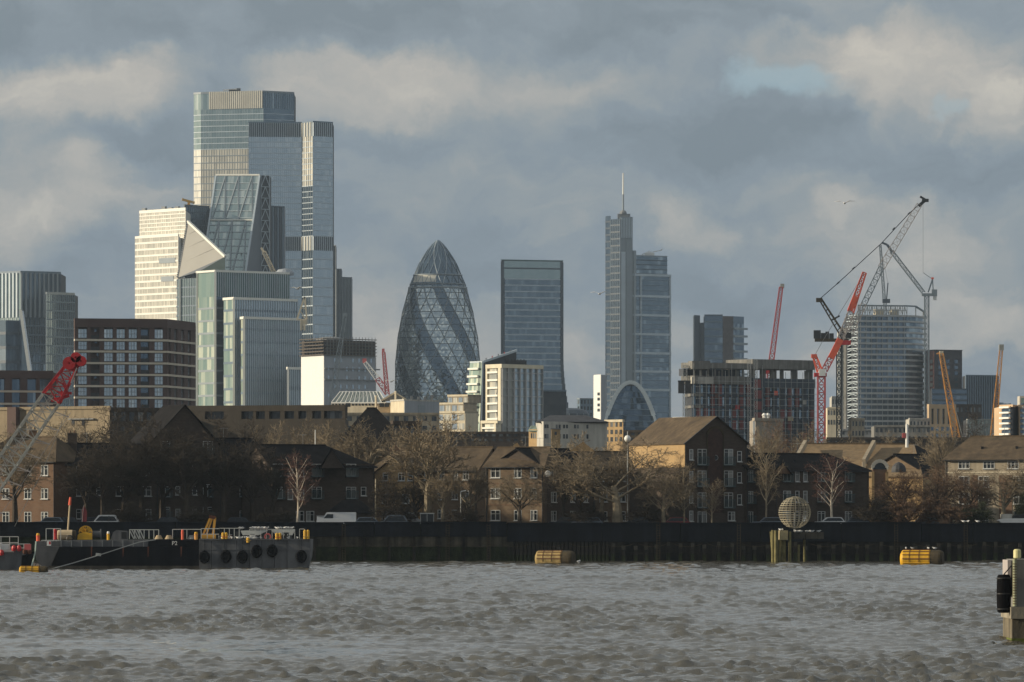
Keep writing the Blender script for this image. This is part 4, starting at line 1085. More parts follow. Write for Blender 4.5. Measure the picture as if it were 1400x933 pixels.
# --- concrete block under construction with red panels
Y = 1600
r, ch = T('unfinished_block', 'block under construction with red panels and an open concrete top', [(936, 0), (948, -10), (1026, 2), (1042, 5), (1113, 16)], Y, 'building')
zc = lambda y: PZ(y, Y)
body(r, ch[:3], GZ, zc(524), 14, CORE, 'core', 1.2); body(r, ch[3:], GZ, zc(518), 14, CORE, 'right_core', 1.2)
NAVYP = mat('navy_panel', (.045, .055, .075), .7, .2, .3); REDP = mat('red_panel', (.20, .045, .042), .75, .15, .3)
rows_y = [622, 606, 590, 574, 558, 542, 526]
for k in range(6):
    z0, z1 = zc(rows_y[k]), zc(rows_y[k + 1])
    for seg, n, rt in (((1, 2), 8, .45), ((3, 4), 7, .35)):
        a, b = ch[seg[0]], ch[seg[1]]
        for q in range(n):
            A, B, C_ = a.lerp(b, q / n), a.lerp(b, (q + .52) / n), a.lerp(b, (q + 1) / n)
            glaze(r, A, B, z0 + .5, z1 - .3, 2, G_blue, .02, .3, name='window', off=-.4)
            mb = MB(); mb.wbox(B, C_, -1, .05, z0, z1); mb.build('cladding_panel', REDP if (q * 7 + (k // 2) * 3 + seg[0]) % 9 / 9 < rt else NAVYP, r)
        mb = MB(); mb.wbox(a, b, -1, .12, z0 - .2, z0 + .5); mb.build('floor_slab', NAVYP, r)
    mb = MB(); mb.wbox(ch[0], ch[1], -3, 0, z0 - .2, z0 + .6); mb.build('floor_slab', M['concrete'], r)
mb = MB(); mb.wbox(ch[1], ch[2], -6, .5, zc(526), zc(515)); mb.build('concrete_beam', M['concrete'], r)
mb = MB(); mb.wbox(ch[0], ch[1], -6, .5, zc(526), zc(517)); mb.build('concrete_beam', M['render'], r)
mb = MB(); mb.wbox(ch[0].lerp(ch[1], .5), ch[1], -5, .3, zc(506), zc(495)); mb.wbox(ch[1] + (ch[2] - ch[1]) * .001, ch[2], -6, .3, zc(504.5), zc(497)); mb.build('roof_slab', M['concrete'], r)
mb = MB(); mb.wbox(ch[1], ch[2], -7, -5, zc(515), zc(505)); mb.build('top_storey', NAVYP, r)
for k in range(9):
    p = ch[1].lerp(ch[2], k / 8.2); mb = MB(); mb.box(p.x, p.x + .5, p.y + .6, p.y + 1.1, zc(515.2), zc(504.3)); mb.build('column', M['concrete'], r)
a, b = on_line(1042, ch[3], ch[4]), ch[4]
mb = MB(); mb.wbox(ch[2] + Vector((.3, 0)), b, -12, .5, zc(504), zc(491)); mb.build('roof_slab', M['concrete'], r)
mb = MB(); mb.wbox(ch[2] + Vector((.3, 0)), b, -12, .6, zc(529), zc(517)); mb.build('floor_slab', S_dark, r)
for px, w_ in ((1030, 1.2), (1044, 1.4), (1056, .7), (1060.5, .6), (1070, .7), (1085, .7), (1089, .7), (1104.5, 1.0), (1109, 1.0)):
    for off_ in (0, 10):
        p = on_line(px, ch[3], ch[4]); mb = MB(); mb.box(p.x - w_ / 2, p.x + w_ / 2, p.y + .5 + off_, p.y + 1.0 + off_, zc(517.2), zc(503.8)); mb.build('column', M['concrete'], r)
mb = MB(); mb.wbox(ch[2], ch[3], -4, .6, GZ, zc(531)); mb.build('stair_core', CORE, r)
for k in range(7):
    z_ = zc(620 - 15 * k); A, B = on_line(1029, ch[2], ch[3]), on_line(1038, ch[2], ch[3]); mb = MB(); mb.wbox(A, B, .6, 1.0, z_, z_ + 2.4); mb.build('red_screen', REDP, r)
def mast(root, px, Y, y0_, y1_, w, m, name='mast'):
    p, q = at(px, y0_, Y), at(px, y1_, Y); p.z = max(p.z, GZ); mb = MB(); mb.lattice(p, q, w, w * 1.4, w * .16, up=(0, 1, 0)); return mb.build(name, m, root)
for px in (1024.5, 1033): mast(r, px, Y - 8, 620, 492, .9, M['galv'], 'hoist_mast')
sc_m2 = MB()
for i, j in ((1, 2), (3, 4)):
    n_ = 9
    for k in range(n_ + 1): p = ch[i].lerp(ch[j], k / n_); sc_m2.box(p.x - .07, p.x + .07, p.y - 1.5, p.y - 1.36, GZ, zc(508 if k % 3 else 499))
    for y in range(610, 515, -8): z_ = zc(y); sc_m2.wbox(ch[i], ch[j], 1.25, 1.37, z_ - .05, z_ + .05)
sc_m2.build('scaffold', M['galv'], r, kind='stuff')
for k, (px, y, w_, m) in enumerate(((1003, 560, 6, 'red'), (1056, 540, 5, 'orange_red'), (1075, 575, 7, 'tan'), (975, 545, 6, 'rust'), (1095, 552, 5, 'render'))):
    seg = (ch[1], ch[2]) if px < 1026 else (ch[3], ch[4]); A, B = on_line(px, *seg), on_line(px + w_, *seg); mb = MB(); mb.wbox(A, B, .7, .9, zc(y), zc(y - 6)); mb.build('site_screen', M[m], r)
rh = thing('builders_hoist', 'builders hoist mast with two dark cages at the block corner', 'hoist', at(936.5, 620, Y - 8))
mast(rh, 936.5, Y - 8, 640, 500, 1.1, M['galv'])
for px in (931.5, 941): p = at(px, 538, Y - 8); mb = MB(); mb.box(p.x - .9, p.x + .9, p.y - 1, p.y + 1, p.z, p.z + 3.4); mb.box(p.x - 1, p.x + 1, p.y - 1.1, p.y + 1.1, p.z + 3.4, p.z + 3.7); mb.build('hoist_cage', M['dark'], rh)

# --- round-fronted tower under construction
Y = 2900
r, ch = T('unfinished_tower', 'tall tower under construction with pale open floor edges and curved corner', [(1157, 8), (1173, -6), (1240, 0), (1253, 6), (1262, 16), (1266, 28)], Y)
zt = PZ(431, Y); body(r, ch, GZ, zt, 20, CORE, 'core', 3)
SLAB = mat('slab_edge', (.44, .44, .43), .7, .15, .3); nfl = 21
for k in range(nfl):
    z0, z1 = PZ(590, Y) + (zt - PZ(590, Y)) * k / nfl, PZ(590, Y) + (zt - PZ(590, Y)) * (k + 1) / nfl
    mb = MB(); strip(mb, ch[1:], -3, .5, z1 - .95, z1); mb.build('floor_slab', SLAB, r)
    glaze(r, ch[1], ch[2], z0, z1 - .7, 16, G_dark, .03, .2, lit=(.3, 1), dim=(0, .3), off=-.8)
    for i in (2, 3, 4): glaze(r, ch[i], ch[i + 1], z0, z1 - .7, 3, G_blue, .06, .4, lit=(.6, 1), off=-.5)  # palest panes paint the glints on the curved corner
    mb = MB()
    for q in range(9): p = ch[1].lerp(ch[2], (q + .5) / 9); mb.box(p.x - .12, p.x + .12, p.y - .3, p.y + .2, z0, z1 - .7)
    mb.build('posts', M['galv'], r)
    mb = MB(); mb.wbox(ch[0], ch[1], -1.6, .3, z1 - .5, z1)
    A, B = ch[0].lerp(ch[1], .15), ch[0].lerp(ch[1], .9); A3, B3 = Vector((*A, z0 + 1.2)), Vector((*B, z0 + 1.2)); Cm = Vector((*A.lerp(B, .5), z1 - .8))
    mb.bar(A3, Cm, .35); mb.bar(Cm, B3, .35); mb.build('balcony_arch', S_line, r)
for k in range(3):
    p = ch[0].lerp(ch[1], k / 2); mb = MB(); mb.box(p.x - .25, p.x + .25, p.y - .9, p.y - .4, GZ, zt + 1); mb.build('scaffold_post', M['galv'], r)
c = chain_of([(1149.5, 4), (1157, 2)], Y + 4); body(r, c, GZ, PZ(448, Y), 10, M['concrete'], 'lift_core', 0)
mb = MB(); p = c[0]; mb.box(p.x - 1.7, p.x + .1, p.y - 1, p.y + 3, GZ, PZ(453, Y))
mb.build('lit_edge_panel', W_line, r)  # sunlit edge of the core painted as a white panel
for k in range(16): z_ = PZ(455 + 8 * k, Y); mb = MB(); mb.box(p.x - 1.75, p.x - .9, p.y - 1.2, p.y - 1.0, z_, z_ + 1.2); mb.build('edge_gap', S_grey, r)
zT = PZ(418.5, Y); mb = MB()                                # open steel roof frame, curving down at the right
tp = [Vector((*p, zT)) for p in offs(ch[1:4], -.5)] + [Vector((*ch[4], PZ(424, Y))), Vector((*ch[5], PZ(432, Y)))]
for a, b in zip(tp[:-1], tp[1:]): mb.bar(a, b, .8)
mb.build('roof_beam', M['crane_blue'], r)
mb = MB()
for q in range(22):
    p = ch[1].lerp(ch[2], q / 21); a = Vector((*p, zt)); b = Vector((*p, zT)); mb.bar(a, b, .35)
    if q < 21: p2 = ch[1].lerp(ch[2], (q + 1) / 21); mb.bar(Vector((*p, zt if q % 2 else zT)), Vector((*p2, zT if q % 2 else zt)), .3)
for a in tp[2:]: mb.bar(Vector((a.x, a.y, zt)), a, .5)
mb.bar(Vector((*ch[1], (zt + zT) / 2)), Vector((*ch[2], (zt + zT) / 2)), .35)
mb.build('roof_frame', M['galv'], r, kind='stuff')
for a, b in ((1200, 1211), (1222, 1232)):
    A, B = on_line(a, ch[1], ch[2]), on_line(b, ch[1], ch[2]); mb = MB(); mb.wbox(A, B, -8, -4, zt, PZ(423, Y)); mb.build('roof_cabin', M['cream'], r)

# --- dark brick and blue blocks at the right
Y = 2900
r, ch = T('brick_tower', 'dark brick tower block with a reddish lit side beyond the orange crane', [(1267, 10), (1277, -4), (1315.5, 4)], Y, 'tower')
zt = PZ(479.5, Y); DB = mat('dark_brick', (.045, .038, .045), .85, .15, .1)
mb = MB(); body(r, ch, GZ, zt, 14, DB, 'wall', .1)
mb = MB(); mb.wbox(ch[0], ch[1], -.2, .15, GZ, zt - .2); mb.build('side_wall', mat('lit_red_side', (.22, .10, .08), .8), r)  # sunlit side: light put into a paler, redder brick colour
for k in range(12):
    A, B = ch[0].lerp(ch[1], .5), ch[0].lerp(ch[1], .85); glaze(r, A, B, PZ(585 - 8 * k, Y), PZ(580 - 8 * k, Y), 1, G_pale, blind=.5, name='window', off=.2)
    for q in (.15, .42, .72): A, B = ch[1].lerp(ch[2], q), ch[1].lerp(ch[2], q + .12); glaze(r, A, B, PZ(585 - 8 * k, Y), PZ(580 - 8 * k, Y), 1, G_dark, blind=.05, name='window', off=.16)
cap(r, ch, zt, 6, DB, .4)
r, ch = T('office_block', 'low dark blue slab in front of the dark brick tower', [(1274, 0), (1322, 6)], Y - 60, 'building')
zt = PZ(536, Y); body(r, ch, GZ, zt, 14, CORE); facade(r, ch, PZ(600, Y), zt, 8, [dict(cols=10, gm=G_dark, blind=.04)], S_dark, .3); cap(r, ch, zt, 5, S_dark, .4)
r, ch = T('office_block', 'dark navy ribbed office block behind the right-hand orange crane', [(1320, 0), (1364, 8)], Y - 20, 'building')
zt = PZ(515, Y); body(r, ch, GZ, zt, 14, CORE)
facade(r, ch, PZ(590, Y), zt, 5, [dict(cols=14, gm=G_dark, mm=S_blue, mw=.6, md=.8, blind=.08)], S_dark, .16); cap(r, ch, zt, 5, S_blue, .4)
r, ch = T('office_block', 'small dark block at the right of the navy ribbed block', [(1362, 0), (1372, 4)], Y - 10, 'building')
zt = PZ(551, Y); body(r, ch, GZ, zt, 10, DB); facade(r, ch, PZ(590, Y), zt, 4, [dict(cols=3, gm=G_dark, blind=.04)], DB, .4)
Y = 1800
r, ch = T('stone_building', 'cream stone building with five tall dark window slots', [(1270, -2), (1307, 6)], Y, 'building')
zt = PZ(553, Y); body(r, ch, GZ, zt, 10, CORE, 'core', 1)
CS = mat('warm_stone', (.52, .38, .24), .85, .12, .3)
xs = [1270, 1273.5, 1276, 1281, 1284, 1288.5, 1292, 1296, 1299, 1303.4, 1307]
xs = [1270, 1273.6, 1276.8, 1281.2, 1284.4, 1288.6, 1291.8, 1295.8, 1299, 1302.8, 1307]
for k in range(0, 10, 2): mb = MB(); mb.wbox(on_line(xs[k], *ch), on_line(xs[k + 1], *ch), -.8, 0, PZ(580, Y), PZ(559, Y)); mb.build('pier', CS, r)
mb = MB(); mb.wbox(on_line(1302.8, *ch), ch[1], -.8, .01, PZ(580, Y), PZ(559, Y)); mb.build('pier', CS, r)
for k in range(1, 9, 2): glaze(r, on_line(xs[k], *ch), on_line(xs[k + 1], *ch), PZ(580, Y), PZ(559, Y), 1, G_dark, name='window', off=-.5)
mb = MB(); strip(mb, ch, -.9, .05, PZ(559, Y), zt); mb.build('frieze', CS, r)
mb = MB(); strip(mb, ch, -.9, .08, GZ, PZ(580, Y)); mb.build('base_wall', CS, r)
for row in (584, 593):
    for k in range(5): A, B = on_line(1272.5 + 7 * k, *ch), on_line(1276 + 7 * k, *ch); glaze(r, A, B, PZ(row + 5, Y), PZ(row, Y), 1, G_dark, blind=.3, name='window', off=.12)

# --- pale balcony flats at the far right
Y = 1300
r, ch = T('balcony_flats', 'pale orange flats with stacked white balconies at the right edge', [(1367, -2), (1384, -6), (1391, 2), (1393, -4), (1420, 0)], Y, 'flats')
zt = PZ(555.5, Y); PF = mat('peach_wall', (.56, .40, .25), .85, .12, .3)
body(r, ch, GZ, zt - .2, 12, PF, 'wall', .1); mb = MB(); mb.wbox(ch[1], ch[2], -.5, .1, GZ, zt - .1); mb.build('dark_gap', CORE, r)  # dark strip between the two stacks of flats
for k in range(8):
    z0 = PZ(610 - 7.3 * k, Y)
    for a, b in ((1370, 1383), (1394.5, 1400), (1402, 1415)):
        seg = (ch[0], ch[1]) if a < 1390 else (ch[3], ch[4]); A, B = on_line(a, *seg), on_line(b, *seg)
        glaze(r, A, B, z0 + .4, z0 + 1.15, 4, G_dark, blind=.3, lit=(.5, 1), name='window', off=.14)
        mb = MB(); mb.wbox(A, B, .1, .9, z0, z0 + .1); mb.wbox(A, B, .82, .9, z0 + .1, z0 + .42); mb.build('balcony', M['white'], r)
mb = MB(); strip(mb, ch, -.4, .2, zt - .3, zt + .25); mb.build('parapet', PF, r)
mb = MB(); A, B = at(1393, 556, Y + 6), at(1410, 542, Y + 6); mb.box(A.x, B.x, Y + 4, Y + 10, A.z, B.z); mb.build('penthouse', M['render'], r)
glaze(r, (A.x + .3, Y + 3.98), (B.x, Y + 3.98), A.z + .5, B.z - .5, 5, G_green, name='window')
Y = 1450
r, ch = T('glass_hall', 'low pale blue glazed building beside the balcony flats', [(1322, 0), (1367, 4)], Y, 'building')
zt = PZ(574, Y); body(r, ch, GZ, zt, 10, CORE)
facade(r, ch, PZ(610, Y), zt, 5, [dict(cols=16, gm=glass('glass_aqua', (.20, .27, .28), (.55, .62, .60), .3, 1.5), mm=M['galv'], mw=.14, md=.2, blind=.4)], M['galv'], .14, .15); cap(r, ch, zt, 4, M['galv'], .2)
mb = MB(); A = on_line(1360, *ch)
for k in range(9): t0, t1 = math.pi * k / 9, math.pi * (k + 1) / 9; mb.bar((A.x - 1 * math.cos(t0), A.y - .4, PZ(598, Y) + math.sin(t0)), (A.x - math.cos(t1), A.y - .4, PZ(598, Y) + math.sin(t1)), .22)
mb.build('entrance_arch', M['white'], r)
G_low = glass('glass_low', (.018, .022, .028), (.20, .21, .21), .12, 1.5)
# ------------------------------------------------------------------ lower buildings between the towers and the houses
def simple_block(name, label, cat, Y, pts, ytop, m, rows=0, cols=0, gm=None, ybot=610, roof=None, wfrac=(.55, .6), depth=12, flat=True, off=.05):
    r, ch = T(name, label, pts, Y, cat); zt = PZ(ytop, Y); body(r, ch, GZ, zt, depth, m, 'wall', 0)
    if rows:
        h = (zt - PZ(ybot, Y)) / rows
        for i, n in enumerate(cols):
            if not n: continue
            for k in range(rows):
                for q in range(n):
                    A, B = ch[i].lerp(ch[i + 1], (q + .5 - wfrac[0] / 2) / n), ch[i].lerp(ch[i + 1], (q + .5 + wfrac[0] / 2) / n)
                    z0 = PZ(ybot, Y) + h * (k + .5 - wfrac[1] / 2)
                    glaze(r, A, B, z0, z0 + h * wfrac[1], 2, gm, .02, .3, name='window', off=off)
    if flat:
        mb = MB(); strip(mb, ch, -.4, .25, zt - .25, zt + .3); mb.build('parapet', roof or m, r)
    return r, ch, zt
# white hall with a glass ridge roof
Y = 1700
r, ch, zt = simple_block('white_hall', 'white building with a long glazed ridge roof below the curved tower', 'building', Y, [(453, 0), (535, -3)], 551, M['cream'], flat=False)
a, b, c_, d_ = at(453, 551, Y), at(528, 551, Y - 3), at(519, 536, Y + 6), at(465, 536, Y + 6)
mb = MB(); mb.slabpoly([a, b, c_, d_], (0, 1, -.4)); mb.build('glass_roof', glass('roof_glass', (.22, .25, .23), (.4, .42, .38), .3, 1.5), r)
for k in range(13):
    t = k / 12; mb = MB(); mb.bar(a.lerp(b, t) + Vector((0, -.1, .1)), d_.lerp(c_, t) + Vector((0, -.1, .1)), .16); mb.build('roof_bar', M['white'], r)
mb = MB(); mb.bar(d_, c_, .4); mb.bar(a, b, .4); mb.build('roof_edge', M['white'], r)
for k in range(18): A, B = ch[0].lerp(ch[1], (k + .2) / 18), ch[0].lerp(ch[1], (k + .75) / 18); glaze(r, A, B, PZ(550, Y), PZ(546.8, Y) - .2, 1, G_low, blind=.2, name='window', off=.12) if k < 0 else glaze(r, A, B, PZ(555, Y), PZ(552, Y), 1, G_low, blind=.2, name='window', off=.08)
gp0, gp1, gp2 = at(521, 548, Y - 4), at(540, 537, Y - 4), at(556, 547, Y - 2)
mb = MB(); mb.slabpoly([gp0, gp2, gp1], (0, 8, 0)); mb.build('gable', M['grey'], r)
mb = MB(); mb.bar(gp0, gp1, .5); mb.bar(gp1, gp2, .4); mb.build('gable_trim', M['cream'], r)
for px, y in ((514, 541), (541, 535), (551, 545)): p = at(px, y, Y - 5); mb = MB(); mb.tube((p.x, p.y, p.z - 6), p, .32, .32, 8); mb.build('flue', M['cream'], r)
mb = MB(); A, B = at(517, 552, Y - 6), at(533, 570, Y - 6); mb.box(A.x, B.x, Y - 9, Y - 5, GZ, PZ(554, Y)); mb.build('lower_wing', mat('buff', (.48, .36, .22), .85, .1, .3), r)
for px in (522, 529, 476): p = at(px, 554, Y - 9.1); mb = MB(); mb.box(p.x - .7, p.x + .7, p.y - .1, p.y + .1, p.z - .6, p.z + .6); mb.build('window', M['dark'], r)
Y = 1680
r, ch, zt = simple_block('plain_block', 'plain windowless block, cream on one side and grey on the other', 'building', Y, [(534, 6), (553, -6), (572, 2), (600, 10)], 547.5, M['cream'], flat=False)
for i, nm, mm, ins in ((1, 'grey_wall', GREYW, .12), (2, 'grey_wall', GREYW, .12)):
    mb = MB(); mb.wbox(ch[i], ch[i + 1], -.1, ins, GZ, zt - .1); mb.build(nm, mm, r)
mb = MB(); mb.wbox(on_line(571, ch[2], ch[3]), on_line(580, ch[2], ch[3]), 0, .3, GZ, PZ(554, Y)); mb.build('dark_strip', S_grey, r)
mb = MB(); strip(mb, ch[:2], -.3, .2, zt - .3, zt + .25); strip(mb, ch[1:], -.3, .16, zt - .28, zt + .22); mb.build('parapet', M['render'], r)
for k in range(4): p = ch[1].lerp(ch[3], .2 + .2 * k); mb = MB(); mb.box(p.x - .4, p.x + .4, p.y + 1, p.y + 2, zt, zt + ru(.8, 1.8)); mb.build('roof_vent', M['grey'], r)
Y = 1820
r, ch = T('stepped_flats', 'cream stepped flats with recessed top floors below the curved tower', [(597, 0), (636, -6)], Y, 'flats')
for a, b, y0_, y1_, dy in ((597, 636, 620, 563, 0), (600, 634, 563, 551, 2), (612, 640, 551, 540, 5)):
    A, B = on_line(a, *ch) + Vector((0, dy)), on_line(b, *ch) + Vector((0, dy)); z0, z1 = max(GZ, PZ(y0_, Y)), PZ(y1_, Y)
    mb = MB(); mb.wbox(A, B, -8, 0, z0, z1); mb.build('storey', M['cream'] if y0_ > 600 else M['stone'], r)
    mb = MB(); mb.wbox(A, B, -8.2, .35, z1 - .6, z1 + .08); mb.build('roof_edge', M['cream'], r)
    zz = [z1 - 2.9] if y0_ < 600 else [z1 - 3 - 3 * k for k in range(4)]
    for z in zz:
        for q in range(4): C_, D_ = A.lerp(B, (q + .12) / 4), A.lerp(B, (q + .88) / 4); glaze(r, C_, D_, z, z + 2, 3, G_pale if q % 2 else G_grey, .02, .5, name='window', off=.06)
Y = 2300
simple_block('white_tower', 'slim white tower with four square dark windows', 'tower', Y, [(812, 4), (815, 1), (821.5, -3), (829, 4)], 512.5, M['white'], flat=False)
r = bpy.data.objects['white_tower']; ch = chain_of([(815, 1), (821.5, -3), (829, 4)], Y)
for y in (539, 546, 554, 561): A, B = ch[0].lerp(ch[1], .3), ch[0].lerp(ch[1], .8); glaze(r, A, B, PZ(y + 2, Y), PZ(y - 2, Y), 1, G_low, blind=0, name='window', off=.1)
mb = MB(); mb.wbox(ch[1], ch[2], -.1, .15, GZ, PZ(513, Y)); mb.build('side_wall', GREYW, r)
Y = 2700
simple_block('office_block', 'small grey block standing left of the slim white tower', 'building', Y, [(789, 3), (793, -2), (806, 0), (815, 4)], 545.5, S_blue, 4, (1, 3, 2), G_low, 580, S_grey)
Y = 2600
r = thing('domed_building', 'low dark rounded building at the foot of the slab tower', 'building', (PX(778, Y), Y, GZ))
mb = MB(); mb.lathe([(9.5, GZ), (9.5, PZ(566, Y)), (8, PZ(561, Y)), (4, PZ(558.5, Y)), (0.1, PZ(558, Y))], (PX(778, Y), Y, 0), 20); mb.build('shell', S_dark, r)
for k in range(7): a = -1.2 + .4 * k; p = Vector((PX(778, Y) + 9.6 * math.sin(a), Y - 9.6 * math.cos(a))); mb = MB(); mb.bar((*p, GZ), (*p, PZ(566, Y)), .4); mb.build('rib', S_grey, r)
Y = 2100
r, ch, zt = simple_block('office_block', 'dark blue glass block at the foot of the slab tower', 'building', Y, [(741, -2), (774, 4)], 534, CORE, flat=False)
facade(r, ch, PZ(600, Y), zt, 7, [dict(cols=9, gm=G_low, blind=.02, dim=(0, .1))], None)
mb = MB(); strip(mb, ch, -.4, .3, zt - .4, zt + .2); mb.build('parapet', S_blue, r)

# houses with dark roofs and pale walls, centre
Y = 1150
r = thing('pale_house', 'long pale house with a dark low roof and bay end', 'house', (PX(775, Y), Y, GZ))
ch = chain_of([(733, 0), (743, -5), (753, -3), (830, 4)], Y); ze = PZ(577, Y)
body(r, ch, GZ, ze, 10, M['render'], 'wall', 0)
a, b = at(733, 577, Y - 4), at(832, 577, Y + 3); a2, b2 = at(752, 568, Y + 4), at(800, 568, Y + 7)
mb = MB(); mb.slabpoly([a, b, b2, a2], (0, .3, -.25)); mb.face([a, a2, Vector((a.x, Y + 12, ze))]); mb.face([b, Vector((b.x, Y + 14, ze)), b2]); mb.build('roof', M['slate'], r)
for px in (745.5, 748.5, 761, 765, 771, 775, 786, 790, 803): 
    seg = (ch[1], ch[2]) if px < 752 else (ch[2], ch[3]); A, B = on_line(px - 1.3, *seg), on_line(px + 1.3, *seg); glaze(r, A, B, PZ(586, Y) , PZ(581, Y), 1, G_low, name='window', off=.06)
    glaze(r, A, B, PZ(600, Y), PZ(594, Y), 1, G_low, name='window', off=.06)
r = thing('yellow_house', 'small yellow-brick gabled house with green roof beside the pale house', 'house', (PX(728, Y - 20), Y - 20, GZ))
ch = chain_of([(723, -24), (734, -26)], Y); body(r, ch, GZ, PZ(590, Y), 6, M['brick_ochre'], 'wall', 0)
mb = MB(); mb.slabpoly([at(722, 590, Y - 25), at(735, 590, Y - 27), at(733, 583, Y - 22), at(726, 583, Y - 22)], (0, 4, .2)); mb.build('roof', mat('green_roof', (.20, .25, .20), .8), r)
for k in range(3): A, B = on_line(726 + 2.6 * k, *ch), on_line(727.6 + 2.6 * k, *ch); glaze(r, A, B, PZ(602, Y), PZ(595, Y), 1, G_low, name='window', off=.06)
r = thing('yellow_house', 'small yellow-brick house in front of the long pale house', 'house', (PX(760, Y - 20), Y - 20, GZ))
ch = chain_of([(754, -20), (766, -18)], Y); body(r, ch, GZ, PZ(589, Y), 6, M['brick_ochre'], 'wall', 0)
mb = MB(); mb.prism([(ch[0].x - .2, ch[0].y - .2), (ch[1].x + .2, ch[1].y - .2), (ch[1].x + .2, ch[1].y + 6), (ch[0].x - .2, ch[0].y + 6)], PZ(589, Y), PZ(588, Y)); mb.build('roof', M['grey'], r)
A, B = on_line(758, *ch), on_line(761, *ch); glaze(r, A, B, PZ(597, Y), PZ(592.5, Y), 2, G_low, name='window', off=.06)
simple_block('yellow_building', 'yellow-brick flat-topped building under the arched glass front', 'building', 1250, [(827, 0), (852, -4)], 576, M['brick_ochre'], 3, (4,), G_low, 606, M['cream'])
simple_block('white_building', 'low white flat building left of the unfinished block', 'building', 1500, [(920, 0), (950, -4)], 572, M['cream'], 2, (7,), G_grey, 588, M['white'])
# left middle: long buff building, brown flat building, pyramid roof
Y = 1050
r, ch, zt = simple_block('long_building', 'long buff building with a plain lit wall behind the crane boom', 'building', Y, [(-40, 6), (151, -12)], 559, mat('buff_wall', (.27, .215, .14), .85, .15, .3, streak=.2))
mb = MB(); mb.wbox(on_line(15, *ch), on_line(27, *ch), 0, 1.2, GZ, PZ(557, Y)); mb.build('brown_shaft', BROWN, r)
for px in (98, 112): A, B = on_line(px, *ch), on_line(px + 4, *ch); glaze(r, A, B, PZ(583, Y), PZ(575, Y), 1, G_low, name='window', off=.06)
mb = MB(); mb.wbox(on_line(95, *ch), on_line(130, *ch), 0, .6, PZ(575, Y), PZ(573.5, Y)); mb.build('canopy', M['grey'], r)
r, ch, zt = simple_block('dark_building', 'long dark building with a flat roof behind the bare trees at left', 'building', 1000, [(150, -4), (245, 6)], 560, M['brick_dark'], 2, (8,), G_low, 600)
Y = 1000
BB = mat('brown_building', (.062, .051, .039), .9, .15, .3, streak=.2)
r, ch = T('flat_roofed_building', 'brown flat-roofed building with a row of dark top openings', [(235, 4), (472, -4)], Y, 'building')
zt = PZ(556, Y); body(r, ch, GZ, PZ(573, Y), 12, BB, 'wall', 0); body(r, ch, PZ(573, Y), zt - .1, 12, CORE, 'recess', 1.6)
ops = [(280, 306), (330, 346), (350, 362), (368, 383), (389, 402), (408, 419), (427, 439), (443, 468)]
xs = [235] + [v for o_ in ops for v in o_] + [472]
for k in range(0, len(xs), 2): mb = MB(); mb.wbox(on_line(xs[k], *ch), on_line(xs[k + 1], *ch), -1.5, .02, PZ(573, Y), PZ(562.5, Y)); mb.build('pier', BB, r)
mb = MB(); mb.wbox(ch[0], ch[1], -1.6, .06, PZ(562.5, Y), zt + .2); mb.build('roof_band', BB, r)
for a, b in ops: glaze(r, on_line(a, *ch), on_line(b, *ch), PZ(573, Y), PZ(562.5, Y), 4, G_low, .02, .1, name='window', off=-1)
Y = 900
def pyramid(name, label, Y, x0, x1, xa, xb, ye, yr, dep, wm, rm):
    r = thing(name, label, 'house', (PX((x0 + x1) / 2, Y), Y, GZ))
    a, b = at(x0, ye, Y), at(x1, ye, Y); c_, d_ = Vector((b.x, Y + dep, b.z)), Vector((a.x, Y + dep, a.z))
    t0, t1 = at(xa, yr, Y), at(xb, yr, Y); t0.y = t1.y = Y + dep / 2
    mb = MB(); mb.prism([(a.x + .3, Y + .3), (b.x - .3, Y + .3), (b.x - .3, Y + dep - .3), (a.x + .3, Y + dep - .3)], GZ, a.z); mb.build('wall', wm, r)
    mb = MB(); mb.face([a, b, t1, t0]); mb.face([b, c_, t1]); mb.face([c_, d_, t0, t1]); mb.face([d_, a, t0]); mb.face([a, d_, c_, b]); mb.build('roof', rm, r)
    mb = MB(); mb.bar(t0, t1, .35); mb.build('ridge', rm, r)
    return r
pyramid('pyramid_roofed_house', 'dark pyramid-roofed building rising behind the bare trees', 900, 462, 556, 500, 514, 603, 557.5, 12, M['brick_dark'], M['tile_dark'])
simple_block('flat_building', 'low dark flat building right of the pyramid roof', 'building', 880, [(536, 0), (575, 4)], 578, M['brick_dark'], 1, (5,), G_low, 600)
simple_block('rendered_building', 'plain grey-buff building with a white edge and roof vents', 'building', 1000, [(1030, 2), (1033, -2), (1070, 6)], 574, mat('buff_grey', (.34, .30, .25), .9, .15, .3, streak=.2))
r = bpy.data.objects['rendered_building']
p = at(1031.5, 574, 998); mb = MB(); mb.box(p.x - .3, p.x + .1, p.y - .4, p.y, GZ, p.z - .3); mb.build('white_edge', M['white'], r)
for px in (1045, 1050): p = at(px, 574, 1003); mb = MB(); mb.lathe([(.35, 0), (.35, .7), (.5, .8), (.2, 1.2)], p, 8); mb.build('roof_vent', M['white'], r)
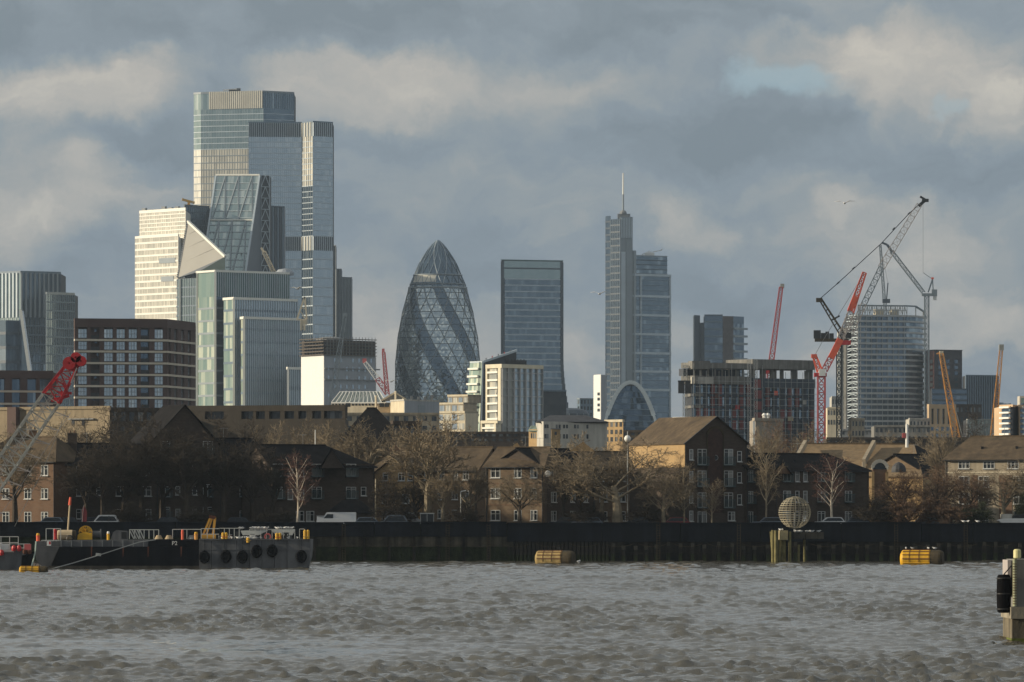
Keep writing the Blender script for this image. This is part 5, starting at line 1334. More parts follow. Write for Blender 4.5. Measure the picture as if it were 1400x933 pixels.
# low rooftops under the unfinished tower and to the right
for lb, Y, x0, x1, yt, m, cols in (
    ('pale cream low block between the red crane mast and the unfinished tower', 1900, 1131, 1150, 558, M['cream'], 5),
    ('small pale balcony block behind the cream low block', 2100, 1137, 1152, 543, M['render'], 4),
    ('grey site building under the unfinished tower', 1700, 1150, 1200, 588, M['grey'], 9),
    ('buff site building in front of the unfinished tower', 1600, 1164, 1182, 573, M['stone'], 4),
    ('long grey shed with pale roof lights below the unfinished tower', 1500, 1195, 1272, 583, M['concrete'], 12),
    ('white-topped low block at the foot of the unfinished tower', 1750, 1243, 1272, 573, M['render'], 6),
    ('brown brick block behind the orange crane foot', 2000, 1306, 1342, 554, M['brick_dark'], 6),
    ('long dark low terrace across the right background', 1200, 1130, 1420, 600, M['brick_dark'], 30),
    ('grey-brown terrace behind the middle houses', 1300, 560, 760, 592, M['brick_dark'], 20),
    ('brown terrace behind the great bare tree', 1350, 800, 940, 590, M['brick_brown'], 14),
    ('buff terrace behind the left bare trees', 1400, 420, 600, 566, M['stone'], 14)):
    simple_block('low_building', lb, 'building', Y, [(x0, 0), (x1, ru(-5, 5))], yt, m, 2, (cols,), G_low, min(605, yt + 26), None, (.5, .5))
r = thing('flagpole', 'white flagpole standing on the tan roof at right', 'pole', at(1240, 612, 800)); p, q = at(1240, 612, 800), at(1240, 580, 800)
mb = MB(); mb.tube(p, q, .24, .2, 8); mb.build('pole', M['white'], r); mb = MB(); mb.box(p.x - .7, p.x - .2, p.y - .2, p.y + .2, p.z + 1.4, p.z + 2.1); mb.build('bracket', M['red_pale'], r)
# ------------------------------------------------------------------ cranes of the city
def cable(root, pts, m, w=.16, name='cable'):
    mb = MB()
    for a, b in zip(pts[:-1], pts[1:]): mb.bar(a, b, w)
    return mb.build(name, m, root)
def girder(root, name, p, q, w, m, pitch=None, cw=None, w2=None):
    mb = MB(); mb.lattice(p, q, w, pitch or w * 1.3, cw or w * .17, up=(0, 1, 0), w2=w2); return mb.build(name, m, root)
def cab_at(root, p, s, m, name='cab'):
    mb = MB(); mb.box(p.x - s * .6, p.x + s * .6, p.y - s * .7, p.y + s * .7, p.z - s * .6, p.z + s * .7); mb.build(name, m, root)
# red crane with a white cab, left of the unfinished tower
Y = 1550
r = thing('tower_crane', 'red luffing tower crane with a white cab beside the unfinished block', 'crane', (PX(1123, Y), Y, GZ))
g = lambda px, y, dy=0: at(px, y, Y + dy)
b = g(1123, 620); b.z = GZ
girder(r, 'mast', b, g(1123, 516), 2.0, M['red_pale'], 2.2, .42)
cab_at(r, g(1124, 510, -.5), 1.5, M['white'])
mb = MB(); p = g(1113, 512); q = g(1130, 513); mb.box(p.x, q.x, Y - 1.2, Y + 1.2, q.z - .5, p.z + .4); mb.build('turntable', M['red'], r)
girder(r, 'counter_jib', g(1121, 508), g(1113.5, 487), 1.5, M['orange_red'], 1.8, .4, 1.0)
mb = MB(); p = g(1113, 487); mb.box(p.x - .8, p.x + .8, Y - .8, Y + .8, p.z - .6, p.z + .5); mb.build('jib_head', M['orange_red'], r)
girder(r, 'jib', g(1127, 507), g(1137, 488), 1.6, M['red_pale'], 1.6, .3)
mb = MB(); mb.bar(g(1136, 490), g(1149, 464), 2.2, 1.8); mb.build('jib_panel', M['orange_red'], r)
girder(r, 'jib', g(1149, 464), g(1164, 427), 1.7, M['crane_pale'], 1.8, .3)
mb = MB(); mb.bar(g(1162, 425), g(1170, 405), 1.9, 1.5); mb.build('jib_panel', M['orange_red'], r)
girder(r, 'jib', g(1163, 427), g(1182, 373), 1.7, M['orange_red'], 1.8, .34, 1.0)
cable(r, [g(1114, 486), g(1125, 466), g(1182, 373)], M['grey'], .12)
# black and red crane with the long pale jib
Y = 1600
r = thing('tower_crane', 'big black luffing crane with a very long pale jib reaching up right', 'crane', (PX(1147, Y), Y, GZ))
b = g(1147, 620); b.z = GZ
girder(r, 'mast', b, g(1147, 470), 1.3, M['dark'], 1.9, .3)
mb = MB(); p, q = g(1114, 466), g(1160, 461); mb.box(p.x, q.x, Y - 1.2, Y + 1.2, p.z - .3, p.z + .6); mb.build('machinery_deck', M['rust_and_shade'], r)
for a, w_, h in ((1112.5, 10, 2.3), (1122.5, 6, 1.5), (1128.6, 5, 1.9), (1134, 6, 1.4)):
    p = g(a, 465); mb = MB(); mb.box(p.x, p.x + w_ * .2, Y - 1.0, Y + 1.0, p.z + .4, p.z + .5 + h); mb.build('counterweight', M['dark'], r)
mb = MB(); p = g(1142, 469); q = g(1163, 461); mb.box(p.x, q.x, Y - 1.4, Y + 1.4, p.z - .6, p.z + .7); mb.build('turntable', M['red'], r)
p = g(1160, 459); cab_at(r, p, 1.3, M['black'])
mb = MB(); mb.bar(g(1157, 461), g(1123, 409), .55); mb.bar(g(1151, 463), g(1120, 410), .4)
for t in range(1, 8): mb.bar(g(1157, 461).lerp(g(1123, 409), t / 8), g(1151, 463).lerp(g(1120, 410), (t - .4) / 8), .25)
mb.build('a_frame', M['rust_and_shade'], r)
mb = MB(); mb.bar(g(1137, 438), g(1148, 432), .5); mb.build('strut', M['dark'], r)
mb = MB(); p = g(1121, 411); mb.box(p.x - 1.1, p.x + .7, Y - .8, Y + .8, p.z - .5, p.z + .7); mb.build('pulley_head', M['rust_and_shade'], r)
girder(r, 'jib', g(1161, 460), g(1181, 416), 1.5, M['crane_pale'], 1.9, .22)
girder(r, 'jib', g(1181, 416), g(1205, 366), 1.5, M['crane_blue'], 1.9, .2)
girder(r, 'jib', g(1205, 366), g(1257, 280), 2.0, M['crane_pale'], 2.0, .14, 1.5)
mb = MB(); p = g(1262, 275); mb.bar(g(1256, 282), g(1266, 273), .9); mb.bar(g(1258, 269), g(1268, 275), .6); mb.box(p.x - .3, p.x + 1.6, Y - .6, Y + .6, p.z - .3, p.z + .6); mb.build('jib_head', M['dark'], r)
cable(r, [g(1122, 408), g(1146, 387), g(1205, 333), g(1243, 292), g(1262, 275)], M['dark'], .22, 'pendant')
cable(r, [g(1262, 276), g(1262, 345), g(1262, 372)], M['grey'], .07, 'hoist_rope')
for x, y in ((1146, 387), (1167, 367), (1222, 313), (1243, 292)): p = g(x, y); mb = MB(); mb.bar(p + Vector((-.35, 0, -.3)), p + Vector((.35, 0, .3)), .42); mb.build('pendant_joint', M['dark'], r)
# grey-green crane right of the unfinished tower
Y = 2850
r = thing('tower_crane', 'tall blue-grey crane standing against the right side of the unfinished tower', 'crane', (PX(1267, Y), Y, GZ))
b = g(1267, 600); b.z = GZ
girder(r, 'mast', b, g(1267, 405), 2.2, M['crane_blue'], 2.6, .5)
mb = MB(); p, q = g(1260, 404), g(1281, 398); mb.box(p.x, q.x, Y - 1.6, Y + 1.6, p.z - .4, p.z + 1); mb.box(g(1274, 400).x, q.x, Y - 1.4, Y + 1.4, p.z + .6, p.z + 3); mb.build('machinery_deck', M['crane_blue'], r)
p = g(1278, 408); mb = MB(); mb.box(p.x - .8, p.x + .9, Y - 1, Y + 1, p.z - 1, p.z + 1.4); mb.build('counterweight', M['white'], r)
mb = MB(); mb.bar(g(1269, 400), g(1275, 382), .7); mb.bar(g(1276, 400), g(1275, 382), .5); mb.build('a_frame', M['crane_blue'], r)
mb = MB(); p = g(1275, 381); mb.box(p.x - .6, p.x + .6, Y - .6, Y + .6, p.z - .4, p.z + .6); mb.build('warning_light', M['orange_red'], r)
girder(r, 'jib', g(1263, 401), g(1219, 344), 1.7, M['crane_blue'], 2.2, .42)
mb = MB(); mb.bar(g(1220, 345), g(1213, 335), 1.8, 1.2); mb.bar(g(1213, 335), g(1206, 332), 1.4, 1.0); mb.build('jib_head', S_dark, r)
cable(r, [g(1275, 382), g(1262, 373)], M['grey'], .25)
r = thing('tower_crane', 'small blue-grey crane on the roof of the unfinished tower, jib almost upright', 'crane', at(1210, 420, Y + 55))
Yc = Y + 55; g2 = lambda px, y: at(px, y, Yc)
girder(r, 'mast', g2(1210, 432), g2(1210, 413), 1.5, M['crane_blue'], 2, .35)
mb = MB(); p = g2(1208, 413); mb.box(p.x - .6, p.x + 3.4, Yc - 1, Yc + 1, p.z - .6, p.z + 1.5); mb.build('machinery_deck', S_dark, r)
girder(r, 'jib', g2(1209, 411), g2(1203.5, 335), 1.4, M['crane_blue'], 2.2, .36, 1.0)
mb = MB(); mb.bar(g2(1212, 411), g2(1214, 387), .55); mb.build('a_frame', S_dark, r)
cable(r, [g2(1214, 387), g2(1203.5, 336)], M['grey'], .12)
# red crane behind the unfinished block
Y = 1640
r = thing('tower_crane', 'slim red crane jib rising behind the unfinished block', 'crane', at(1054, 520, Y))
girder(r, 'mast', g(1052, 540), g(1052, 507), 1.4, M['red_pale'], 1.5, .3)
mb = MB(); p = g(1052, 509); mb.box(p.x - 1.2, p.x + 1.2, Y - 1, Y + 1, p.z - .5, p.z + .8); mb.build('cab', M['red'], r)
girder(r, 'jib', g(1053, 506), g(1068, 393), 1.5, M['red_pale'], 1.7, .3, 1.0)
mb = MB(); p = g(1069, 391); mb.box(p.x - .5, p.x + .7, Y - .5, Y + .5, p.z - .7, p.z + .6); mb.build('jib_head', M['crane_grey'], r)
p = g(952, 512, -6)
r = thing('mobile_lift', 'little orange-red lifting arm on the terrace of the unfinished block', 'lift', p)
mb = MB(); mb.bar(g(963, 513, -40), g(953, 494, -40), .5); mb.build('arm', M['orange_red'], r)
mb = MB(); mb.box(g(960, 513, -40).x, g(963.5, 513, -40).x, Y - 41, Y - 39.4, g(960, 513, -40).z - .4, g(960, 510.5, -40).z); mb.build('base', M['orange_red'], r)
# orange cranes at the right
for lb, Y, b, t, w_ in (('orange crane jib in front of the cream stone building', 1750, (1309, 608), (1287, 484), 2.3), ('thin orange crane jib by the balcony flats at the far right', 1420, (1357, 606), (1369, 476), 1.5)):
    r = thing('crane_jib', lb, 'crane', at(*b, Y)); tp = at(*t, Y)
    girder(r, 'jib', at(*b, Y), tp, w_, M['orange'], w_ * .9, w_ * .125, w_ * .5)
    mb = MB(); mb.box(tp.x - .6, tp.x + .6, Y - .6, Y + .6, tp.z - .6, tp.z + .9); mb.build('jib_head', M['cream'] if b[0] < 1320 else M['crane_grey'], r)
    if b[0] < 1320:
        mb = MB(); mb.bar(tp + Vector((-1.5, 0, 0)), tp + Vector((.6, 0, .8)), .4); mb.build('pulley_bar', M['orange'], r); cable(r, [at(1289, 484, Y), at(1296, 520, Y), at(1318, 606, Y)], M['crane_grey'], .28)
# pale cranes by the stepped glass tower, and those behind the white block
Y = 2960
r = thing('crane_jib', 'short cream lattice jib above the roof of the stepped glass tower', 'crane', g(376, 378))
girder(r, 'jib', g(377, 378), g(361, 345), 1.9, M['cream'], 1.9, .45); mb = MB(); mb.bar(g(361, 345), g(357, 339), 1.2); mb.build('jib_head', M['cream'], r)
mb = MB(); mb.lathe([(5, -1.4), (5, 0), (3.4, 1.6), (0.1, 2.2)], g(389, 373, -20), 14); mb.build('roof_drum', GREYW, r)
Y = 2840
r = thing('tower_crane', 'cream crane head with a lattice triangle beside the stepped glass tower', 'crane', g(413, 440))
mb = MB(); mb.bar(g(406, 437), g(416.5, 406), .9); mb.bar(g(416.5, 406), g(419.5, 437), .9); mb.bar(g(410, 425), g(418, 437), .6); mb.bar(g(406, 437), g(419, 438), .6); mb.bar(g(411, 421), g(418.4, 423), .5); mb.build('a_frame', M['cream'], r)
mb = MB(); mb.lattice(g(414, 452), g(414, 438), 2, 2, .6, up=(0, 1, 0)); mb.build('mast', M['cream'], r)
mb = MB(); p = g(416, 441); mb.box(p.x - 1.5, p.x + 1.6, Y - 1, Y + 1, p.z - 1.2, p.z + 1.2); mb.build('cab', M['cream'], r)
Y = 2450
r = thing('crane_jib', 'faint blue-grey crane jib in front of the white clad block', 'crane', g(453, 560))
girder(r, 'jib', g(452, 560), g(464, 480), 2.0, M['crane_blue'], 2.4, .32); girder(r, 'jib', g(464, 480), g(472, 432), 1.8, M['crane_blue'], 2.4, .32, 1.2)
mb = MB(); p = g(472, 431); mb.box(p.x - 1, p.x + 1, Y - .6, Y + .6, p.z - .8, p.z + .9); mb.build('jib_head', M['crane_blue'], r)
r = thing('crane_jib', 'leaning white and red crane jib behind the white hall', 'crane', g(528, 536))
girder(r, 'jib', g(529, 537), g(516, 518), 2.2, M['red_pale'], 2.2, .45); girder(r, 'jib', g(516, 518), g(499, 496), 2.2, M['white'], 2.2, .4, 1.4)
mb = MB(); p = g(498, 494); mb.box(p.x - .8, p.x + 1, Y - .6, Y + .6, p.z - .8, p.z + 1.2); mb.build('jib_head', M['red_pale'], r)
r = thing('crane_jib', 'nearly upright red crane jib left of the curved tower', 'crane', at(529, 540, Y + 20))
girder(r, 'jib', at(529.5, 540, Y + 20), at(524.5, 482, Y + 20), 1.8, M['red_pale'], 2.0, .5, 1.2)
mb = MB(); p = at(524, 480, Y + 20); mb.box(p.x - .6, p.x + .6, Y + 19, Y + 21, p.z - .8, p.z + 1); mb.build('jib_head', M['red_pale'], r)

# ------------------------------------------------------------------ red-tipped crawler crane boom at the left
Y = 625
r = thing('crawler_crane', 'grey lattice crane boom with a bright red head at the left', 'crane', (PX(-70, Y), Y, 0))
B0, B1, B2 = g(-72, 752), g(70, 545), g(97, 503)
mb = MB(); mb.lattice(B0, B1, 2.25, 1.25, .19, .085, up=(0, 1, 0), w2=2.15); mb.build('boom', M['crane_grey'], r)
mb = MB(); d = (B1 - B0)
for off_ in (-.35, -.1, .2, .4): mb.bar(B0 + Vector((off_, -.3, off_ * .4)), B2 + Vector((off_ * .8, -.3, off_ * .4)), .055)
mb.build('luffing_ropes', M['crane_pale'], r)
mb = MB()
nb = 11
for k in range(nb):                                          # walkway brackets below the boom
    c = B0.lerp(B1, (k + .5) / nb); mb.bar(c + Vector((.9, -.6, -.7)), c + Vector((2.6, -.6, -1.35)), .12); mb.bar(c + Vector((.9, -.6, -1.1)), c + Vector((2.55, -.6, -1.3)), .06)
mb.bar(B0.lerp(B1, .02) + Vector((2.5, -.6, -1.3)), B0.lerp(B1, .98) + Vector((2.5, -.6, -1.3)), .05); mb.build('walkway', M['crane_pale'], r)
mb = MB(); mb.lattice(B1, B2, 2.15, 1.1, .22, .12, up=(0, 1, 0), w2=1.3); mb.build('boom_head', M['red'], r)
mb = MB(); p = g(77, 543); mb.bar(g(70, 548), g(95, 541), .35); mb.bar(g(80, 537), g(98, 538), .3); mb.bar(g(84, 520), g(94, 540), .25); mb.build('head_platform', M['red'], r)
for px, y, rr in ((95, 497, .75), (104, 489, .6), (111, 494, .6)):
    p = g(px, y, -.5); mb = MB(); mb.lathe([(rr, -.5), (rr * .8, -.2), (rr, 0.1), (rr, .5), (.1, .5)], p, 14, axis='y'); mb.lathe([(.1, -.5), (rr, -.5)], p, 14, axis='y'); mb.build('sheave', M['red'], r)
mb = MB(); mb.bar(g(92, 503), g(106, 488), .8, .9); mb.bar(g(98, 506), g(112, 493), .5, .7); mb.bar(g(104, 488), g(113, 497), .5, .7); mb.build('head_frame', M['red'], r)
mb = MB(); mb.bar(g(105, 503, -.8), g(97, 524, -.8), .45, .1); mb.build('side_ladder', M['galv'], r)
cable(r, [g(112, 494), g(103, 530), g(60, 640), g(20, 720)], M['crane_grey'], .05, 'hoist_rope')
mb = MB(); x0, x1 = PX(-150, Y), PX(-60, Y); mb.box(x0, x1, Y - 2.5, Y + 3, 2.2, 4.4); mb.box(x0 + 4.6, x1, Y - 3.4, Y - 2.5, 2.4, 4.8); mb.build('cab', M['red'], r)
for s in (-3, 2.2): mb = MB(); mb.box(x0 - .5, x1 + .5, Y + s, Y + s + .9, 1.2, 2.1); mb.build('track', M['black'], r)
rp = thing('pontoon', 'flat dark pontoon carrying the crawler crane', 'pontoon', (PX(-120, Y), Y, 0))
mb = MB(); mb.box(PX(-260, Y), PX(-30, Y), Y - 6, Y + 6, -.8, 1.15); mb.build('hull', M['hull_black'], rp)
# ------------------------------------------------------------------ riverside houses
def wall_open(mb, A, B, z0, z1, ops, mi=0, reveal=.14):
    """a wall from A to B with real openings: ops = (u0, u1, z0, z1) along the wall"""
    A = Vector(A[:2]); B = Vector(B[:2]); d = B - A; L = d.length; d /= L; n = Vector((d.y, -d.x))
    P = lambda u, z, o=0: (A.x + d.x * u + n.x * o, A.y + d.y * u + n.y * o, z)
    us = sorted({0, L, *[u for o in ops for u in o[:2]]}); zs = sorted({z0, z1, *[z for o in ops for z in o[2:]]})
    for a, b in zip(us[:-1], us[1:]):
        for c, e in zip(zs[:-1], zs[1:]):
            um, zm = (a + b) / 2, (c + e) / 2
            if any(o[0] < um < o[1] and o[2] < zm < o[3] for o in ops): continue
            mb.face([P(a, c), P(b, c), P(b, e), P(a, e)], mi)
    for a, b, c, e in ops:
        mb.face([P(a, c), P(a, c, -reveal), P(a, e, -reveal), P(a, e)], mi); mb.face([P(b, c, -reveal), P(b, c), P(b, e), P(b, e, -reveal)], mi)
        mb.face([P(a, e), P(a, e, -reveal), P(b, e, -reveal), P(b, e)], mi); mb.face([P(a, c), P(b, c), P(b, c, -reveal), P(a, c, -reveal)], mi)
WC = {}
def window_meshes(w_, h, kind):
    k = (round(w_, 1), round(h, 1), kind)
    if k in WC: return WC[k]
    w_, h = k[0], k[1]; f = .075; mb = MB()
    def rect(x0, x1, z0, z1, y0=-.03, y1=.07): mb.box(x0, x1, y0, y1, z0, z1)
    rect(-w_ / 2, w_ / 2, 0, f); rect(-w_ / 2, w_ / 2, h - f, h); rect(-w_ / 2, -w_ / 2 + f, f, h - f); rect(w_ / 2 - f, w_ / 2, f, h - f)
    n = max(2, round(w_ / .6)) if kind != 'slim' else 1
    for i in range(1, n): x = -w_ / 2 + w_ * i / n; rect(x - f * .55, x + f * .55, f, h - f)
    if kind != 'door': rect(-w_ / 2 + f, w_ / 2 - f, h * .64 - .025, h * .64 + .025, .0, .06)
    else: rect(-w_ / 2 + f, w_ / 2 - f, h * .8 - .025, h * .8 + .025, .0, .06)
    mb.box(-w_ / 2 - .06, w_ / 2 + .06, -.20, -.03, -.09, 0)          # sill
    fr = mb.mesh('window', M['window_frame'])
    panes = []
    for v in range(3):
        m2 = MB()
        for i in range(n):
            x0, x1 = -w_ / 2 + w_ * i / n, -w_ / 2 + w_ * (i + 1) / n
            t = rnd(); o = ru(-.012, .012)
            m2.face([(x0, .08 + o, f), (x1, .08, f), (x1, .08 - o, h - f), (x0, .08, h - f)], 0, ru(.35, .9) if t < .28 else ru(0, .12))
        panes.append(m2.mesh('pane', M['glass_house']))
    WC[k] = (fr, panes); return WC[k]
RAILC = {}
def rail_mesh(w_):
    k = round(w_, 1)
    if k not in RAILC:
        mb = MB(); w2 = k + .3; y = -.45
        mb.box(-w2 / 2, w2 / 2, y - .03, y + .03, 1.0, 1.07); mb.box(-w2 / 2, w2 / 2, y - .02, y + .02, .08, .13); n = max(6, int(w2 / .13))
        for i in range(n + 1): x = -w2 / 2 + w2 * i / n; mb.box(x - .014, x + .014, y - .014, y + .014, .1, 1.02)
        for s in (-1, 1): mb.box(s * w2 / 2 - .02, s * w2 / 2 + .02, y, -.02, .1, .15); mb.box(s * w2 / 2 - .02, s * w2 / 2 + .02, y, -.02, 1.0, 1.05)
        mb.box(-w2 / 2, w2 / 2, y - .04, -.02, -.08, .02)
        RAILC[k] = mb.mesh('balcony', M['teal_rail'])
    return RAILC[k]
class House:
    def __init__(s, label, xl, xr, Yl, Yr, eave, ridge, depth, wm, rm, roof='hip', hl=4, hr=4, cat='house', name='brick_house', over=.35):
        A, B = Vector((PX(xl, Yl), Yl)), Vector((PX(xr, Yr), Yr)); s.A, s.B = A, B
        s.d = (B - A).normalized(); s.n = Vector((s.d.y, -s.d.x)); s.L = (B - A).length; s.D = depth
        s.ze = PZ(eave, (Yl + Yr) / 2); s.zr = PZ(ridge, (Yl + Yr) / 2 + depth / 2); s.wm, s.rm = wm, rm
        m = (A + B) / 2; s.r = thing(name, label, cat, (m.x, m.y, GZ)); s.ops = {0: [], 1: [], 2: [], 3: []}; s.win = []; s.roof, s.hl, s.hr, s.over = roof, hl, hr, over
    def P(s, u, o, z=None): p = s.A + s.d * u - s.n * o; return Vector((p.x, p.y, z)) if z is not None else p
    def side(s, k): q = [s.P(0, 0), s.P(s.L, 0), s.P(s.L, s.D), s.P(0, s.D)]; return q[k], q[(k + 1) % 4]   # 0 front, 1 right, 3 left
    def w(s, px, py, w_=1.2, h=1.35, kind='win', wall=0, rail=False):
        A, B = s.side(wall); p = on_line(px, A, B); u = (p - A).length; Yp = p.y; zc = PZ(py, Yp); L = (B - A).length
        if u < w_ / 2 + .1 or u > L - w_ / 2 - .1: u = min(max(u, w_ / 2 + .1), L - w_ / 2 - .1)
        z0 = max(zc - h / 2, GZ + .05)
        s.ops[wall].append((u - w_ / 2, u + w_ / 2, z0, z0 + h)); s.win.append((wall, u, z0, w_, h, kind, rail))
    def grid(s, pxs, pys, *a, **k):
        for x in pxs:
            for y in pys: s.w(x, y, *a, **k)
    def finish(s):
        mb = MB()
        zt = s.ze
        for k in range(4):
            A, B = s.side(k); wall_open(mb, A, B, GZ - .2, zt, s.ops[k])
        L, D, o = s.L, s.D, s.over
        zo = s.ze - .12
        rb = MB(); e = [s.P(-o, -o, zo), s.P(L + o, -o, zo), s.P(L + o, D + o, zo), s.P(-o, D + o, zo)]
        dn = Vector((0, 0, -.14))
        def sl(*p): rb.slabpoly(p, dn)
        if s.roof == 'gable_front':
            f, b = s.P(L / 2, -o, s.zr + .1), s.P(L / 2, D + o, s.zr + .1)
            sl(e[0], f, b, e[3]); sl(f, e[1], e[2], b)
            mb.face([s.P(0, 0, zt), s.P(L, 0, zt), s.P(L / 2, 0, s.zr - .05)]); mb.face([s.P(0, D, zt), s.P(L / 2, D, s.zr - .05), s.P(L, D, zt)])
        else:
            hl, hr = s.hl, s.hr
            a, b = s.P(hl if hl else -o, D / 2, s.zr), s.P(L - hr if hr else L + o, D / 2, s.zr)
            sl(e[0], e[1], b, a); sl(e[2], e[3], a, b)
            if hl: sl(e[3], e[0], a)
            else: mb.face([s.P(0, D, zt), s.P(0, 0, zt), s.P(0, D / 2, s.zr - .15)])
            if hr: sl(e[1], e[2], b)
            else: mb.face([s.P(L, 0, zt), s.P(L, D, zt), s.P(L, D / 2, s.zr - .15)])
            rt = MB(); rt.bar(a + Vector((0, 0, .05)), b + Vector((0, 0, .05)), .22, .16); rt.build('ridge_tiles', s.rm, s.r)
        mb.build('wall', s.wm, s.r); rb.build('roof', s.rm, s.r)
        if s.roof != 'gable_front':
            for u in (.3, .62):                              # roof vents and a television aerial
                q = s.P(s.L * u, D * .22); zq = s.ze + (s.zr - s.ze) * .42; v = MB(); v.box(q.x - .16, q.x + .16, q.y - .16, q.y + .2, zq - .3, zq + .32); v.box(q.x - .22, q.x + .22, q.y - .22, q.y + .26, zq + .32, zq + .38); v.build('roof_vent', M['dark'], s.r)
            q = s.P(s.L * .45, D * .5, s.zr); v = MB(); v.bar(q, q + Vector((0, 0, 1.5)), .05); v.bar(q + Vector((-.6, .1, 1.4)), q + Vector((.6, -.1, 1.4)), .035)
            for k in range(5): v.bar(q + Vector((-.5 + .25 * k, -.25, 1.4)), q + Vector((-.5 + .25 * k, .25, 1.4)), .03)
            v.build('aerial', M['galv'], s.r)
        gt = MB(); g0, g1 = s.P(-.1, -o - .06, zo - .12), s.P(L + .1, -o - .06, zo - .12); 
        if s.roof != 'gable_front': gt.bar(g0, g1, .12); gt.build('gutter', M['dark'], s.r)
        for u in (.12, L - .12):
            q = s.P(u, -.07); dp = MB(); dp.tube((q.x, q.y, GZ), (q.x, q.y, zt - .1), .055, n=6); dp.build('downpipe', M['dark'], s.r)
        for wall, u, z0, w_, h, kind, rail in s.win:
            A, B = s.side(wall); d = (B - A).normalized(); p = A + d * u; an = math.atan2(d.y, d.x)
            fr, panes = window_meshes(w_, h, kind)
            lo = Vector((p.x, p.y, z0)) - Vector((s.r.location.x, s.r.location.y, GZ))
            f = put('window', fr, s.r, lo, an); put('pane', panes[int(rnd() * 3)], f)
            if rail: put('balcony', rail_mesh(w_), s.r, lo, an)
        return s.r
    def extra(s, name, u0, u1, o0, o1, z0, z1, m): mb = MB(); mb.wbox(s.P(u0, 0), s.P(u1, 0), -o1, -o0, z0, z1); return mb.build(name, m, s.r)
    def chimney(s, u, o, w_, z1, m=None):
        p = s.P(u, o); mb = MB(); mb.box(p.x - w_ / 2, p.x + w_ / 2, p.y - .35, p.y + .35, s.ze, z1); mb.box(p.x - w_ / 2 - .06, p.x + w_ / 2 + .06, p.y - .41, p.y + .41, z1 - .2, z1 - .08, 0)
        for k in (-.25, .25): mb.lathe([(.12, 0), (.1, .35)], (p.x + k * w_, p.y, z1), 7, 1)
        mb.build('chimney', [m or s.wm, M['brick_red']], s.r)
BD, BR, BL, BO = M['brick_dark'], M['brick_brown'], M['brick_red'], M['brick_ochre']
TB, TD = M['tile_brown'], M['tile_dark']

h = House('red-brick house with white windows under the crane boom at far left', -40, 75, 737, 731, 630, 598, 9, BL, TB, 'hip', 3.4, 2.5)
h.grid((-20, 8, 38, 61), (643, 675, 707), 1.15, 1.45); h.chimney(7, 4.5, 1, h.zr + 1.0); h.finish()
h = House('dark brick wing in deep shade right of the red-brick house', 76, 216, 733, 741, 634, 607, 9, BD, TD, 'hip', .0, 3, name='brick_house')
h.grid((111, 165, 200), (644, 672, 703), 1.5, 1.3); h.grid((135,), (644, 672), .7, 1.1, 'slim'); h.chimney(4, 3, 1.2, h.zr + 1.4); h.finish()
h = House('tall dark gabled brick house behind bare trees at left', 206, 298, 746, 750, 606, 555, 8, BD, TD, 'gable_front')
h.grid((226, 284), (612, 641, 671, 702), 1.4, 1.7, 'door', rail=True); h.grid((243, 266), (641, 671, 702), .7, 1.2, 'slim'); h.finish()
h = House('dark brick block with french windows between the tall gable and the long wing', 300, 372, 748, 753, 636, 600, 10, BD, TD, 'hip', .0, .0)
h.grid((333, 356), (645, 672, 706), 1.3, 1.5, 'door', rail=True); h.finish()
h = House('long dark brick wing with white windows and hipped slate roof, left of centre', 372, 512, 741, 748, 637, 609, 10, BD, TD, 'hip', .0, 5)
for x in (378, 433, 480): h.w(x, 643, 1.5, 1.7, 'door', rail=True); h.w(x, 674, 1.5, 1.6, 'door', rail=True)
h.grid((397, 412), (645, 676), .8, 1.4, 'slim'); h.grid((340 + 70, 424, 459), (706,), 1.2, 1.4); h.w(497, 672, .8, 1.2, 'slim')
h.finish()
gy = 739.6; r = h.r                                         # the little front gable with its sunlit cheek
mb = MB(); a, b, c_ = at(439, 640, gy), at(470, 640, gy + .8), at(454, 615, gy + .4); mb.slabpoly([a, b, c_], (0, .4, 0)); mb.build('gable_wall', BD, r)
mb = MB(); back = Vector((0, 4.6, 0)); mb.slabpoly([a + Vector((-.3, -.3, 0)), c_ + Vector((0, -.3, .25)), c_ + back + Vector((0, 0, .25)), a + back], (0, 0, -.12)); mb.slabpoly([c_ + Vector((0, -.3, .25)), b + Vector((.3, -.3, 0)), b + back, c_ + back + Vector((0, 0, .25))], (0, 0, -.12)); mb.build('gable_roof', TD, r)
# porch of that wing
def hut(label, x0, x1, Y, ye, yr, wm, rm, name='porch_hut', cat='garage'):
    r = thing(name, label, cat, (PX((x0 + x1) / 2, Y), Y, GZ)); a, b = at(x0, ye, Y), at(x1, ye, Y); dep = 4.5; t = at((x0 + x1) / 2, yr, Y); t.y = Y + dep / 2
    t0, t1 = t + Vector((-1.2, 0, 0)), t + Vector((1.2, 0, 0)); c_, d_ = b + Vector((0, dep, 0)), a + Vector((0, dep, 0))
    mb = MB(); wall_open(mb, (a.x + .4, Y + .3), (b.x - .4, Y + .3), GZ, a.z, [(.8, 2.6, GZ + .02, a.z - .3)]); wall_open(mb, (b.x - .4, Y + .3), (b.x - .4, Y + dep), GZ, a.z, []); wall_open(mb, (a.x + .4, Y + dep), (a.x + .4, Y + .3), GZ, a.z, []); mb.build('wall', wm, r)
    mb = MB(); mb.slabpoly([a, b, t1, t0], (0, 0, -.12)); mb.slabpoly([b, c_, t1], (0, 0, -.12)); mb.slabpoly([d_, a, t0], (0, 0, -.12)); mb.slabpoly([c_, d_, t0, t1], (0, 0, -.12)); mb.build('roof', rm, r)
    mb = MB(); mb.box(a.x + 1.2, a.x + 3.0, Y + .45, Y + .5, GZ, a.z - .3); mb.build('door', M['dark'], r)
hut('low dark hipped-roof garage in front of the long dark wing', 446, 513, 736, 701, 684, BD, TD)
